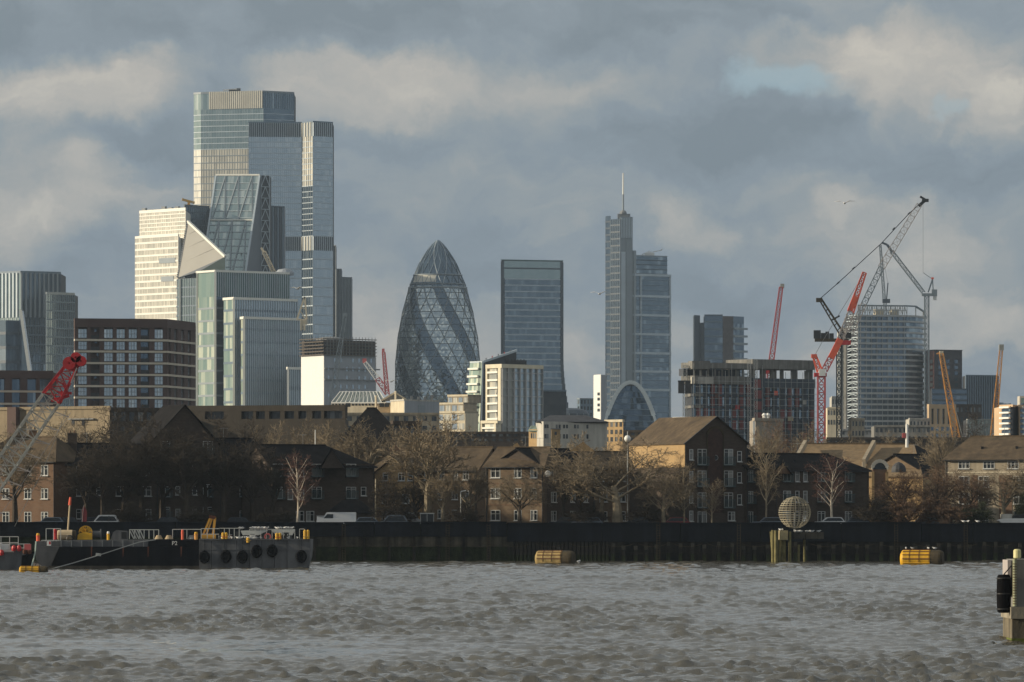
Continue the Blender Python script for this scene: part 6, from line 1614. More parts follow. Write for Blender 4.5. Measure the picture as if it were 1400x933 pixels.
hut('low dark hipped-roof garage below the big gabled house', 990, 1030, 735, 705, 690, BD, TD)
h = House('ochre-brick gabled house lit by the sun behind dark shrubs', 511, 567, 751.5, 749, 648, 626, 9, BO, TB, 'gable_front')
h.grid((527, 561), (652,), .8, 1.1, 'slim'); h.w(549, 652, 1.0, 1.1); h.grid((527, 555), (682, 706), 1.1, 1.3); h.finish()
h = House('long brown-roofed brick terrace behind the ochre gable', 496, 640, 770, 766, 648, 613, 11, BR, TB, 'hip', 4, .0)
h.grid((577, 600), (650, 678, 704), 1.1, 1.3); h.finish()
r = h.r; p = at(540, 616, 768); mb = MB(); a, b, c_ = at(531, 617, 766), at(549, 617, 766), at(540, 608, 766); mb.slabpoly([a, b, c_], (0, 3, 0)); mb.build('roof_gablet', M['brick_red'], r)
h = House('weathered brick house with white windows left of the lit brown house', 567, 652, 751.5, 748, 642, 612, 10, BR, TB, 'hip', .0, .0)
h.grid((622, 637), (650, 677, 703), .95, 1.25); h.grid((585, 603), (650, 677, 703), 1.0, 1.25); h.finish()
h = House('sunlit brown-brick house with three columns of white windows in the centre', 664, 743, 736, 732.5, 637, 612, 9, BR, TB, 'hip', .0, 1.0)
for x, w_ in ((677.5, 1.45), (708, 1.1), (730, 1.0)):
    for y in (646.5, 675, 705): h.w(x, y, w_ if not (x > 720 and y == 675) else .7, 1.35)
h.finish(); r = h.r
mb = MB(); p0 = h.P(.15, -.08); mb.tube((p0.x, p0.y, GZ), (p0.x, p0.y, h.ze), .06, n=6); mb.build('downpipe', M['dark'], r)
h.extra('string_course', .05, h.L - .05, -.05, .06, PZ(661, 737) - .1, PZ(661, 737) + .02, BL); h.extra('string_course', .05, h.L - .05, -.05, .06, PZ(690, 737) - .1, PZ(690, 737) + .02, BL)
p = at(708, 607, 738); mb = MB(); mb.bar(at(703, 612, 739.5), at(709, 608, 739.5), .5, .6); mb.build('roof_vent', M['brick_ochre'], r)
r = thing('satellite_dish', 'round white satellite dish on the dark wall right of the lit brown house', 'dish', at(749, 648, 731))
c = at(749, 648, 731); mb = MB(); mb.lathe([(.02, -.06), (.25, -.02), (.42, .08), (.43, .10), (.25, .0), (.02, -.03)], c, 16, axis='y'); mb.build('dish', M['white'], r)
mb = MB(); mb.bar(c + Vector((0, .1, 0)), c + Vector((0, 1.4, -.2)), .06); mb.bar(c + Vector((0, 0, -.35)), c + Vector((0, -.4, -.1)), .03); mb.build('bracket', M['grey'], r)
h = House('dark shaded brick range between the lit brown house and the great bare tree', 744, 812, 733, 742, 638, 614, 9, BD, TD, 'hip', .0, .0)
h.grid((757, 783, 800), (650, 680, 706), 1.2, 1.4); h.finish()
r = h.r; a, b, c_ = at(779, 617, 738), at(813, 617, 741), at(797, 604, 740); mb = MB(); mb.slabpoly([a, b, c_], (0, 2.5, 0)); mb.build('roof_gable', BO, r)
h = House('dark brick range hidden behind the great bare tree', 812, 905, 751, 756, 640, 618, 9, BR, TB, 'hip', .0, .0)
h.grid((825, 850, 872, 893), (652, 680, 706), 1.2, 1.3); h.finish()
h = House('low brown-roofed wing left of the big gabled house', 872, 934, 740, 735.5, 656, 624, 8, BR, TB, 'hip', 3, .0)
h.grid((885, 905, 922), (667, 690, 708), 1.0, 1.2); h.finish()
# the big gabled house
h = House('big brown-brick gabled house with teal balconies and an arched brick recess', 936.5, 1021, 727, 731.5, 605.5, 571.5, 15, BD, TB, 'gable_front', over=.25)
for y, hh in ((625, 2.1), (654.5, 2.1), (684, 2.0)):
    h.w(960, y, 1.4, hh, 'door', rail=True); h.w(996, y, 1.4, hh, 'door', rail=True)
h.w(960, 708, 1.4, 1.6, 'door'); h.grid((945,), (622, 652, 681, 706), .62, 1.35, 'slim'); h.grid((1011,), (624, 653, 683), .68, 1.45, 'slim'); h.w(1000, 706, 1.1, 1.2)
h.finish(); r = h.r
s0 = on_line(967, h.A, h.B); s1 = on_line(989, h.A, h.B)
mb = MB(); zc_ = PZ(597, 729)                                # arched blind recess in darker brick, framed proud of the wall
cX = (s0 + s1) / 2; rr = (s1 - s0).length / 2; u0 = (cX - h.A).length
arc = [(u0 + rr * math.cos(t), zc_ + rr * math.sin(t)) for t in [math.pi * k / 14 for k in range(15)]]
arc = [(u0 + rr, GZ + 2), *arc, (u0 - rr, GZ + 2)]
for (ua, za), (ub, zb_) in zip(arc[:-1], arc[1:]): mb.bar(h.P(ua, -.02, za), h.P(ub, -.02, zb_), .14, .32)
mb.build('arch_trim', M['rust_and_shade'], r)
mb = MB(); pts = [h.P(u, -.012, z) for u, z in arc]; mb.face(pts[::-1]); mb.build('arch_panel', mat('panel_brick', (.055, .030, .024), .9, .3, 2), r)
mb = MB(); c = h.P(u0, -.06, PZ(626, 729)); mb.lathe([(.30, -.04), (.30, .04), (.36, .04), (.36, -.04)], c, 16, axis='y'); mb.build('round_window', M['window_frame'], r)
mb = MB(); mb.lathe([(.01, 0), (.3, 0)], c, 16, axis='y'); mb.build('round_pane', M['glass_house'], r)
a, b, t = h.P(-.3, -.3, h.ze - .2), h.P(h.L + .3, -.3, h.ze - .2), h.P(h.L / 2, -.3, h.zr + .06)
mb = MB(); mb.bar(a, t, .22, .08); mb.bar(t, b, .22, .08); mb.build('barge_board', M['dark'], r)
A, B = h.side(3); mb = MB(); mb.wbox(A, B, -.05, .03, PZ(640, 735), h.ze - .25); mb.build('sunlit_band', BO, r)  # ochre brick paints the sunlight on the left wall
# right-hand dark terrace
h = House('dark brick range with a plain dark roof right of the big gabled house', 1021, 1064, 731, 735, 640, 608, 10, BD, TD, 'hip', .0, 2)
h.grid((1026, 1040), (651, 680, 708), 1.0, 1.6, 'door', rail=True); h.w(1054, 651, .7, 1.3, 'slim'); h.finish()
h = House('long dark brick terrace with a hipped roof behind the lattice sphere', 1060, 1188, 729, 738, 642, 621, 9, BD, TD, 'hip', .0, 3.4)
for x, w_, k in ((1076, 1.3, 'door'), (1090, .7, 'slim'), (1101, .7, 'slim'), (1123, 1.3, 'door'), (1160, 1.2, 'door')):
    for y in (651, 679, 707): h.w(x, y, w_, 1.5, k, rail=(k == 'door' and y < 700))
h.finish(); r = h.r
mb = MB(); a, b, c_ = at(1056, 648, 727.6), at(1082, 648, 729), at(1070, 634, 728.2); mb.slabpoly([a, b, c_], (0, .5, 0)); mb.build('gable_wall', BL, r)
mb = MB(); bk = Vector((0, 3.5, 0)); mb.slabpoly([a + Vector((-.2, -.2, -.1)), c_ + Vector((0, -.2, .2)), c_ + bk, a + bk], (0, 0, -.1)); mb.slabpoly([c_ + Vector((0, -.2, .2)), b + Vector((.2, -.2, -.1)), b + bk, c_ + bk], (0, 0, -.1)); mb.build('gable_roof', TD, r)
# tan-roofed warehouse behind
Yw = 800
r = thing('tan_roofed_house', 'broad tan-roofed house with parapet walls and a dark hip at its right end', 'house', (PX(1190, Yw), Yw, GZ))
a, b, c_, d_ = at(1088, 650, Yw - 4), at(1262, 652, Yw - 12), at(1250, 607.5, Yw + 4), at(1096, 607, Yw + 6); e_ = at(1313, 641, Yw + 10)
mb = MB(); mb.slabpoly([a, b, c_, d_], (0, .2, -.2)); mb.build('roof', mat('tan_tile', (.24, .17, .095), .9, .2, .5, streak=.25, bump=.5, bscale=6), r)
mb = MB(); mb.slabpoly([b, e_, c_], (0, .2, -.2)); mb.build('hip_roof', TD, r)  # hip turned from the sun, shade put into near-black tile
mb = MB(); mb.face([(a.x, a.y + .4, GZ), (b.x, b.y + .4, GZ), (b.x, b.y + .4, b.z), (a.x, a.y + .4, a.z)]); mb.face([(b.x, b.y + .4, GZ), (e_.x, e_.y + .3, GZ), (e_.x, e_.y + .3, e_.z), (b.x, b.y + .4, b.z)])
mb.face([(a.x, a.y + .4, GZ), (a.x, a.y + .4, a.z), (d_.x, d_.y + .4, d_.z), (a.x, a.y + 25, GZ)]); mb.build('wall', BO, r)
for t0 in ((1101, 606, 1090, 626), (1195, 606, 1181, 632)):
    p, q = at(t0[0], t0[1], Yw + 3), at(t0[2], t0[3], Yw - 5); mb = MB(); mb.bar(p, q, .5, .9); mb.build('parapet_wall', M['stone'], r)
    mb = MB(); mb.bar(q, q + Vector((0, -.3, -2.2)), .5, .9); mb.build('parapet_wall', M['stone'], r)
mb = MB(); mb.bar(c_, d_, .3, .25); mb.build('ridge_tiles', TB, r)
r = thing('domed_turret', 'orange-brick turret with a rounded pale dormer top', 'turret', at(1203, 700, Yw - 18))
p = at(1203, 642, Yw - 18); mb = MB(); mb.box(p.x - 1.0, p.x + 1.0, p.y, p.y + 2, GZ, p.z); mb.build('shaft', M['brick_red'], r)
for s in (-1, 1): mb = MB(); mb.box(p.x + s * 1.0 - .2, p.x + s * 1.0 + .2, p.y - .2, p.y + .1, GZ, p.z - .3); mb.build('quoin', BO, r)
mb = MB(); n = 12
for k in range(n): t0, t1 = math.pi * k / n, math.pi * (k + 1) / n; mb.bar(p + Vector((-1.1 * math.cos(t0), -.1, 1.2 * math.sin(t0))), p + Vector((-1.1 * math.cos(t1), -.1, 1.2 * math.sin(t1))), .22, .5)
mb.build('dormer_arch', M['render'], r)
mb = MB(); mb.face([p + Vector((-math.cos(math.pi * k / n), .1, 1.1 * math.sin(math.pi * k / n))) for k in range(n + 1)]); mb.build('dormer_window', M['glass_house'], r)
mb = MB(); mb.lathe([(1.05, 0), (1.05, .4), (.9, .9), (.5, 1.3), (.05, 1.5)], (p.x + 2.9, p.y + 3, p.z - .4), 12); mb.build('dome', M['slate'], r)
# far right houses
h = House('long pale and brick terrace with a dark roof and white gutter at far right', 1292, 1440, 747, 742, 627, 597, 12, M['stone'], TB, 'hip', 2, .0)
h.grid((1318, 1352, 1385), (636,), 1.6, 1.0); h.grid((1318, 1345, 1393), (659, 682), 1.5, 1.5); h.grid((1318, 1345, 1393), (706,), 1.4, 1.2); h.finish()
h.extra('white_gutter', 0, h.L, -.1, .5, h.ze - .28, h.ze - .02, M['render']); h.extra('string_course', .02, h.L - .02, -.05, .09, PZ(646, 747) - .12, PZ(646, 747) + .05, M['cream'])
for a, b in ((1366, 1384), (1328, 1337)): A, B = on_line(a, h.A, h.B), on_line(b, h.A, h.B); mb = MB(); mb.wbox(A, B, -.05, .05, GZ, PZ(650, 747)); mb.build('brick_panel', BL, h.r)
h = House('small brick house half hidden by reddish bushes at right', 1254, 1312, 792, 800, 640, 622, 8, BR, TD, 'hip', .0, 3)
h.grid((1268, 1290), (655, 680), 1, 1.2); h.finish()
# unseen flats added beyond the left edge, put there to shade the houses
h = House('unseen brick flats added beyond the left edge for their shade', -330, -190, 740, 736, 520, 496, 14, BR, TD, 'hip', 3, 3, 'flats', 'unseen_shade_flats')
h.grid((-310, -280, -250, -215), (540, 570, 600, 630, 660, 690), 1.4, 1.5); h.finish()
# ------------------------------------------------------------------ bare winter trees
class Tree:
    def __init__(s, seed): s.r = random.Random(seed); s.tv, s.tf, s.cv, s.cf = [], [], [], []
    def seg(s, p, q, r0, r1, crown, n):
        V, Fc = (s.cv, s.cf) if crown else (s.tv, s.tf)
        z = q - p
        if z.length < 1e-5: return
        z.normalize(); x = z.cross(Vector((0, 0, 1)) if abs(z.z) < .9 else Vector((1, 0, 0))); x.normalize(); y = z.cross(x); k = len(V)
        for c, rr in ((p, r0), (q, r1)):
            for i in range(n):
                a = 6.2832 * i / n; V.append((c.x + (x.x * math.cos(a) + y.x * math.sin(a)) * rr, c.y + (x.y * math.cos(a) + y.y * math.sin(a)) * rr, c.z + (x.z * math.cos(a) + y.z * math.sin(a)) * rr))
        for i in range(n): j = (i + 1) % n; Fc.append((k + i, k + j, k + n + j, k + n + i))
    def grow(s, p, d, L, r, lv, cfg):
        R = s.r; nb = cfg['sub'][lv]; pts = [p]; dd = d.copy()
        for i in range(nb):
            j = cfg['wig'][lv]
            dd = (dd + Vector((R.uniform(-j, j), R.uniform(-j, j), R.uniform(-j, j) + cfg['up'][lv]))).normalized(); q = pts[-1] + dd * (L / nb)
            t0, t1 = i / nb, (i + 1) / nb
            r0, r1 = r * (1 - .55 * t0), r * (1 - .55 * t1)
            s.seg(pts[-1], q, r0, r1, lv >= 2, (7, 5, 4, 3, 3, 3)[lv]); pts.append(q)
        if lv + 1 >= len(cfg['n']): return
        for c in range(cfg['n'][lv + 1]):
            t = (cfg['from'][lv] + (1 - cfg['from'][lv]) * (c + R.random()) / cfg['n'][lv + 1]); i = min(nb - 1, int(t * nb)); f = t * nb - i
            q = pts[i].lerp(pts[i + 1], f); base = (pts[i + 1] - pts[i]).normalized()
            ang = math.radians(R.uniform(*cfg['ang'][lv])); az = 2.4 * c + R.uniform(-.6, .6)
            x = base.cross(Vector((.3, .2, 1)) if abs(base.z) < .95 else Vector((1, 0, 0))).normalized(); y = base.cross(x)
            nd = (base * math.cos(ang) + (x * math.cos(az) + y * math.sin(az)) * math.sin(ang)).normalized()
            s.grow(q, nd, L * R.uniform(*cfg['len'][lv]) * (1 - .35 * t * (lv > 0)), max(cfg['rmin'], r * (1 - .55 * t) * R.uniform(.45, .65)), lv + 1, cfg)
    def meshes(s):
        out = []
        for nm, V, Fc in (('trunk', s.tv, s.tf), ('crown', s.cv, s.cf)):
            me = bpy.data.meshes.new(nm); me.from_pydata(V, [], Fc); me.materials.append(M['bark_lit'] if nm == 'trunk' else M['twig_tan']); out.append(me)
        return out
def cfg(n, L, ang, up, wig=(.06, .14, .2, .25, .3, .3), frm=(.55, .3, .2, .15, .1), rmin=.012, sub=(4, 4, 3, 2, 2, 2)):
    return dict(n=n, len=L, ang=ang, up=up, wig=wig, sub=sub, rmin=rmin, **{'from': frm})
TM = {}
def variant(key, seed, H0, r0, c): t = Tree(seed); t.grow(Vector((0, 0, 0)), Vector((0, 0, 1)), H0, r0, 0, c); TM[key] = t.meshes()
wide = lambda s: cfg((1, 8, 8, 7, 7), ((.75, 1.05), (.5, .75), (.45, .7), (.45, .75)), ((25, 62), (28, 60), (28, 65), (25, 65)), (.02, .05, .02, -.02, .0), rmin=.017)
up_ = lambda s: cfg((1, 9, 8, 7, 6), ((.6, .95), (.42, .62), (.4, .65), (.45, .75)), ((14, 40), (20, 45), (22, 50), (20, 55)), (.02, .10, .08, .05, .03), rmin=.017)
variant('wide', 3, 4.2, .34, wide(0)); variant('wide2', 14, 3.9, .30, wide(0)); variant('up', 21, 4.2, .26, up_(0)); variant('up2', 35, 4.0, .25, up_(0))
variant('slim', 8, 7.5, .13, cfg((1, 16, 6, 5, 3), ((.25, .42), (.4, .6), (.45, .7), (.5, .8)), ((25, 55), (25, 50), (25, 55), (25, 55)), (.01, .06, -.02, -.06, -.06), frm=(.3, .15, .1, .1, .1), rmin=.017))
variant('bush', 44, 1.3, .12, cfg((1, 12, 9, 7, 6), ((1.3, 2.0), (.45, .7), (.45, .7), (.5, .8)), ((25, 80), (25, 60), (25, 60), (25, 65)), (.0, .06, .02, .0, .0), frm=(.1, .2, .15, .1, .1), rmin=.022))
SZ = {}
for k, (t, c) in TM.items():
    co = np.empty(len(c.vertices) * 3); c.vertices.foreach_get('co', co); co = co.reshape(-1, 3); SZ[k] = (np.abs(co[:, 0]).max(), co[:, 2].max(), np.percentile(np.abs(co[:, 0]), 94))
TREES = []
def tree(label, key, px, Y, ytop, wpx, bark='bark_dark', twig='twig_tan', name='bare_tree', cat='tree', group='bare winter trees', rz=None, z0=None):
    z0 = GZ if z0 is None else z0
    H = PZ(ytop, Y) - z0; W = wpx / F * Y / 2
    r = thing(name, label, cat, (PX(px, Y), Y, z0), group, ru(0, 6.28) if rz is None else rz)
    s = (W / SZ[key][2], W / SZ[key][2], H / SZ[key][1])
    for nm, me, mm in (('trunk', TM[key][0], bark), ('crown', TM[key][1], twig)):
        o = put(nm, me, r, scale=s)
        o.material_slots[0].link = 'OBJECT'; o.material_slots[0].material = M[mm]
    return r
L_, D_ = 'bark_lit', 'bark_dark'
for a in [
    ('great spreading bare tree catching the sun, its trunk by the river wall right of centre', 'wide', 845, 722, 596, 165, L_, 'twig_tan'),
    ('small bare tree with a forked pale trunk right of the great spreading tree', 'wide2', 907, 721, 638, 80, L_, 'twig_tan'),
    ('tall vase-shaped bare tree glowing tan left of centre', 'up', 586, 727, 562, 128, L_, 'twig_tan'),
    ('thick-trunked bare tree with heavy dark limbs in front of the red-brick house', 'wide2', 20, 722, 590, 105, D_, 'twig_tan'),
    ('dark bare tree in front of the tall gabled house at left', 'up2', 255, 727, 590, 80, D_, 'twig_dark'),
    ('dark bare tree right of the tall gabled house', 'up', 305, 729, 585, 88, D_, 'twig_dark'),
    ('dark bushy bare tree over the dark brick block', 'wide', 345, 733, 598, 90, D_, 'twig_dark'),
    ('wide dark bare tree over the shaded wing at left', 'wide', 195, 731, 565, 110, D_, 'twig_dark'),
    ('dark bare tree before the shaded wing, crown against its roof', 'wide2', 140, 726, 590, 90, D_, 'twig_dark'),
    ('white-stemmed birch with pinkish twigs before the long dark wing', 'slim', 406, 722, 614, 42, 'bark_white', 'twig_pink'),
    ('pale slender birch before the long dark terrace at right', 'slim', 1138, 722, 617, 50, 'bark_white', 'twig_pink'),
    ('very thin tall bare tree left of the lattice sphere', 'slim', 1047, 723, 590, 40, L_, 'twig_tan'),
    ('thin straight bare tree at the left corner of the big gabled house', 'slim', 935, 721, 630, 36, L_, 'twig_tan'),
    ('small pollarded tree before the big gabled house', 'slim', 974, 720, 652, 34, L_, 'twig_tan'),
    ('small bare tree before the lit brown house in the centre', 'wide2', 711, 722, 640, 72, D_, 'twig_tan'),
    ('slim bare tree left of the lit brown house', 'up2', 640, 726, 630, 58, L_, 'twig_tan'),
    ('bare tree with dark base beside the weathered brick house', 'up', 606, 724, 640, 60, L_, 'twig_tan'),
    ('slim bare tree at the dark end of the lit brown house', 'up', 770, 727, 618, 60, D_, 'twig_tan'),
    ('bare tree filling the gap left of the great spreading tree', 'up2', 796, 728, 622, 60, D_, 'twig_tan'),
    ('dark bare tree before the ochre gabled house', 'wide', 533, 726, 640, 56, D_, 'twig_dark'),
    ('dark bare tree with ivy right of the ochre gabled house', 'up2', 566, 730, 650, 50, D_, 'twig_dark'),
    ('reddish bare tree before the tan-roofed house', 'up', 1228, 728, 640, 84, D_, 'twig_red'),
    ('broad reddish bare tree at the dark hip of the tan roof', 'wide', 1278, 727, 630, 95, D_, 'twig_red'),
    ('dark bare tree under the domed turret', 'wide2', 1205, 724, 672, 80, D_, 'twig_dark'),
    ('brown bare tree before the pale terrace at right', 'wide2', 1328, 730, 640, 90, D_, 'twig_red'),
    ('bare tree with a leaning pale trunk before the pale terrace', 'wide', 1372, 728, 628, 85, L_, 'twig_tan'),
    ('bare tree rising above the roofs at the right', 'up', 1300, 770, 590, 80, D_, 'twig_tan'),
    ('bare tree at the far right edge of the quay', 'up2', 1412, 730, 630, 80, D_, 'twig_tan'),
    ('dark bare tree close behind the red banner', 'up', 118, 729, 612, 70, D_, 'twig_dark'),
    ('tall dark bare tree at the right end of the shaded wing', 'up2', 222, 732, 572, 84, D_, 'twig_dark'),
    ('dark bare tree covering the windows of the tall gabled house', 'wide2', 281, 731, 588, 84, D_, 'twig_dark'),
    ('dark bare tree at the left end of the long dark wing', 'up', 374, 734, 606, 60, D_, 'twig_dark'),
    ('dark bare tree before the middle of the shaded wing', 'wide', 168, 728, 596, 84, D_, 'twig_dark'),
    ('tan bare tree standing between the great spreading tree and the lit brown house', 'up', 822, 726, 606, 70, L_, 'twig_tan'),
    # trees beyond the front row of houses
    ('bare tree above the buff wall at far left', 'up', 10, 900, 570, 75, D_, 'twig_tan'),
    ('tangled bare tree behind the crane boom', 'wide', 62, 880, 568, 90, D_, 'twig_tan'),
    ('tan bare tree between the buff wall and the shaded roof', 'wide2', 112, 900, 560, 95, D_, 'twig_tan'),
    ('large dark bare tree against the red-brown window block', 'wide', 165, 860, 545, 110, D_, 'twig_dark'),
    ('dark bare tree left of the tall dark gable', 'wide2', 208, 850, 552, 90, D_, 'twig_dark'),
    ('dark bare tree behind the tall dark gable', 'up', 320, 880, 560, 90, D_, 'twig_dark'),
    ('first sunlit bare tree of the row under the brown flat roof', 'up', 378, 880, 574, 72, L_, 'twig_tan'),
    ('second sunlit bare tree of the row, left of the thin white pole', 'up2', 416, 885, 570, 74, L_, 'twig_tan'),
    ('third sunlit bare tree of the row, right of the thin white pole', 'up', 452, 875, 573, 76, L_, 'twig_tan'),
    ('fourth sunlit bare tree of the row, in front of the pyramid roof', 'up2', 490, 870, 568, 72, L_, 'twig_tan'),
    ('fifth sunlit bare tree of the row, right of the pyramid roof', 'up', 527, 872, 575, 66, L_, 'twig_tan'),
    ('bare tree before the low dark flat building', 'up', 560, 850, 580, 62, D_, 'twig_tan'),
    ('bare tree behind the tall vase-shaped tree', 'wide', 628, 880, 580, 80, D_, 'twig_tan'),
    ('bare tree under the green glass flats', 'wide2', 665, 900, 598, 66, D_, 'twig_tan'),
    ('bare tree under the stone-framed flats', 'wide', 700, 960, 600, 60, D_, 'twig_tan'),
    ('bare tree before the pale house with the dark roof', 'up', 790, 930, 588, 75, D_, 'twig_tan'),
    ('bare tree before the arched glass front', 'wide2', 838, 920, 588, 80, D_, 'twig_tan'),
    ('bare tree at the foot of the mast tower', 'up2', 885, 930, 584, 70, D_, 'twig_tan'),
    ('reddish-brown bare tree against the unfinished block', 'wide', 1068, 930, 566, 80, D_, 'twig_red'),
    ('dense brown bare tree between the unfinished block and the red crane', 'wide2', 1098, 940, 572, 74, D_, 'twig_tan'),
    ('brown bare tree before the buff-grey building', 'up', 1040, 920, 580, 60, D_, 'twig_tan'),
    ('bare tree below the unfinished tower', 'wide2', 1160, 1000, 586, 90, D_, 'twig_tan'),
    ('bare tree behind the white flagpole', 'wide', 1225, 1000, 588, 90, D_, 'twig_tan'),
    ('bare tree under the cream stone building', 'up2', 1290, 980, 580, 70, D_, 'twig_tan'),
    ('bare tree between the two orange cranes', 'wide', 1335, 1150, 555, 60, D_, 'twig_dark'),
    ('bare tree under the balcony flats', 'wide', 1385, 900, 596, 80, D_, 'twig_tan')]:
    tree(*a)
for lb, px, Y, yt, wd_, tw in [
    ('dark evergreen-brown shrub mass under the ochre gable', 540, 723, 678, 56, 'twig_dark'), ('dark rounded bush left of the lit brown house', 633, 722, 686, 46, 'twig_dark'),
    ('dark bush below the great spreading tree', 800, 722, 690, 60, 'twig_dark'), ('dark bush beside the forked small tree', 882, 722, 688, 50, 'twig_dark'),
    ('reddish hedge shrub under the tan-roofed house', 1240, 722, 668, 70, 'twig_red'), ('brown bush by the river wall at right', 1300, 721, 678, 66, 'twig_red'),
    ('olive bush before the pale terrace', 1336, 720, 684, 50, 'leaf'), ('dark bush at the foot of the turret', 1195, 722, 682, 62, 'twig_dark'), ('dark green shrub at the right end of the terrace', 1398, 724, 672, 24, 'leaf'),
    ('dark bush under the tall gabled house', 270, 724, 690, 50, 'twig_dark'), ('dark bush before the shaded wing', 175, 724, 684, 60, 'twig_dark'), ('dark bush beside the white-stemmed birch', 372, 724, 692, 46, 'twig_dark')]:
    tree(lb, 'bush', px, Y, yt, wd_, D_, tw, 'bush', 'bush', 'bushes along the quay')
# ------------------------------------------------------------------ boats and moorings
def gv(px, y, Y): return at(px, y, Y)
Y = 612
r = thing('black_barge', 'black flat barge with a raked grey bow, marked P2', 'barge', (PX(165, Y), Y, 0))
z = lambda y: PZ(y, Y)
x0, x1, xe = PX(51, Y), PX(84, Y), PX(275, Y); zd = z(741)
def hullx(name, prof, y0_, y1_, m): mb = MB(); mb.slabpoly([(x, y0_, zz) for x, zz in prof], (0, y1_ - y0_, 0)); return mb.build(name, m, r)
zb = z(747.5)
hullx('bow_plate', [(PX(66, Y), -.3), (PX(69, Y), -.3), (x1, zb), (x0, zb), (PX(52, Y), z(765)), (PX(62, Y), .1)], Y - 2.8, Y + 4.5, M['hull_grey'])
hullx('hull', [(PX(69.2, Y), -.4), (xe, -.4), (xe, zb), (PX(84.3, Y), zb)], Y - 3, Y + 5, M['hull_black'])
hullx('coaming', [(PX(84, Y), zb + .01), (PX(205, Y), zb + .01), (PX(205, Y), z(738)), (PX(84, Y), z(739))], Y - 2.9, Y + 4.8, M['hull_grey'])
hullx('deck_strip', [(PX(205, Y) + .01, zb + .01), (xe, zb + .01), (xe, z(738)), (PX(205, Y) + .01, z(738))], Y - 2.95, Y + 4.8, M['hull_black'])
hullx('bow_deck', [(x0 - .1, zb + .01), (PX(84, Y) - .01, zb + .01), (PX(84, Y) - .01, z(740)), (x0, z(740))], Y - 2.7, Y + 4.4, M['hull_grey'])
mb = MB()
for k in range(9): px = 86 + 14 * k; mb.box(PX(px, Y), PX(px, Y) + .1, Y - 3.0, Y - 2.9, zb, z(739)); 
mb.build('coaming_ribs', M['grey'], r)
mb = MB(); mb.box(PX(70, Y), xe - .02, Y - 3.03, Y - 3.0, -.2, .32); mb.build('boot_stripe', mat('mud_line', (.055, .050, .042), .95, .5, .8, streak=.5), r)
for px in (112, 150, 188, 226, 258): mb = MB(); mb.box(PX(px, Y) - .05, PX(px, Y) + .05, Y - 3.05, Y - 3.0, .3, zb); mb.build('hull_rib', M['hull_black'], r)
for px in (128, 171, 205, 250): mb = MB(); mb.slabpoly([(PX(px, Y) - .09, Y - 3.012, zb), (PX(px, Y) - .04, Y - 3.012, zb - 1.2), (PX(px, Y) + .03, Y - 3.012, zb - 1.0), (PX(px, Y) + .1, Y - 3.012, zb)], (0, .011, 0)); mb.build('rust_run', M['rust'], r)
tcv = bpy.data.curves.new('lettering', 'FONT'); tcv.body = 'P2'; tcv.size = .62; tcv.extrude = .01; tcv.align_x = 'CENTER'
to = bpy.data.objects.new('lettering_source', tcv); col.objects.link(to); bpy.context.view_layer.update()
tme = bpy.data.meshes.new_from_object(to.evaluated_get(bpy.context.evaluated_depsgraph_get())); bpy.data.objects.remove(to)
tme.materials.clear(); tme.materials.append(M['white']); o = put('lettering', tme, r, (PX(241, Y) - r.location.x, -3.02 - .0, z(744) - .1)); o.rotation_euler = (math.pi / 2, 0, 0)
p = [gv(213, 738, Y - 4), gv(190, 741.5, Y - 5), gv(136, 759, Y - 6), gv(100, 770, Y - 8), gv(60, 781, Y - 12)]
mb = MB()
for a, b in zip(p[:-1], p[1:]): mb.bar(a, b, .09)
mb.bar(gv(131, 758, Y - 6), gv(138, 759, Y - 6), .3); mb.build('mooring_rope', M['galv'], r)
def rail(root, xa, xb, Y, yt, yb_, n, m, tops=(1,), name='railing', d=.075):
    a, b = PX(xa, Y), PX(xb, Y); mb = MB(); zt, z0 = PZ(yt, Y), PZ(yb_, Y)
    for k in range(n + 1): x = a + (b - a) * k / n; mb.box(x - d / 2, x + d / 2, Y - d / 2, Y + d / 2, z0, zt)
    for t in tops: zz = z0 + (zt - z0) * t; mb.box(a, b, Y - d * .4, Y + d * .4, zz - d / 2, zz + d / 2)
    return mb.build(name, m, root)
rail(r, 63, 83, Y - 2, 723, 740, 2, M['rail'], (1,)); rail(r, 177, 217, Y - 1, 724.5, 737, 6, M['rail'], (1,)); rail(r, 236, 275, Y - 1, 724, 737, 2, M['rail'], (1,))
rail(r, 57, 82, Y - 2.6, 739, 748, 5, M['rail'], (1, .05))
for k in range(5): mb = MB(); a = gv(177 + 3.6 * k, 725, Y - 1); b = gv(183 + 3.4 * k, 737, Y - 1); mb.bar(a, b, .12); mb.build('ramp_bar', M['galv'], r)
# deck gear on the black barge: things of their own
def gear(name, label, cat, px, y, Y): p = at(px, y, Y); return thing(name, label, cat, p), p
r, p = gear('cable_reel', 'yellow half-open cable reel wheel on the black barge', 'reel', 117, 738, Y)
mb = MB(); R_ = .72; c = p + Vector((0, 0, .78)); n = 18
for k in range(n): t0, t1 = math.pi * k / n, math.pi * (k + 1) / n; mb.bar(c + Vector((R_ * math.cos(t0), 0, R_ * math.sin(t0))), c + Vector((R_ * math.cos(t1), 0, R_ * math.sin(t1))), .10, .12)
mb.build('rim', M['yellow'], r)
mb = MB()
for k in range(1, 8): t = math.pi * k / 8; mb.bar(c, c + Vector((R_ * math.cos(t), 0, R_ * math.sin(t))), .045, .2)
mb.build('spokes', M['yellow'], r)
mb = MB(); mb.slabpoly([p + Vector(v) for v in ((-.90, -.2, 0), (.74, -.2, 0), (.74, -.2, .74), (.2, -.2, .80), (.0, -.2, .95), (-.2, -.2, .82), (-.68, -.2, .72), (-.86, -.2, .5))], (0, .4, 0)); mb.build('guard_plate', M['yellow'], r)
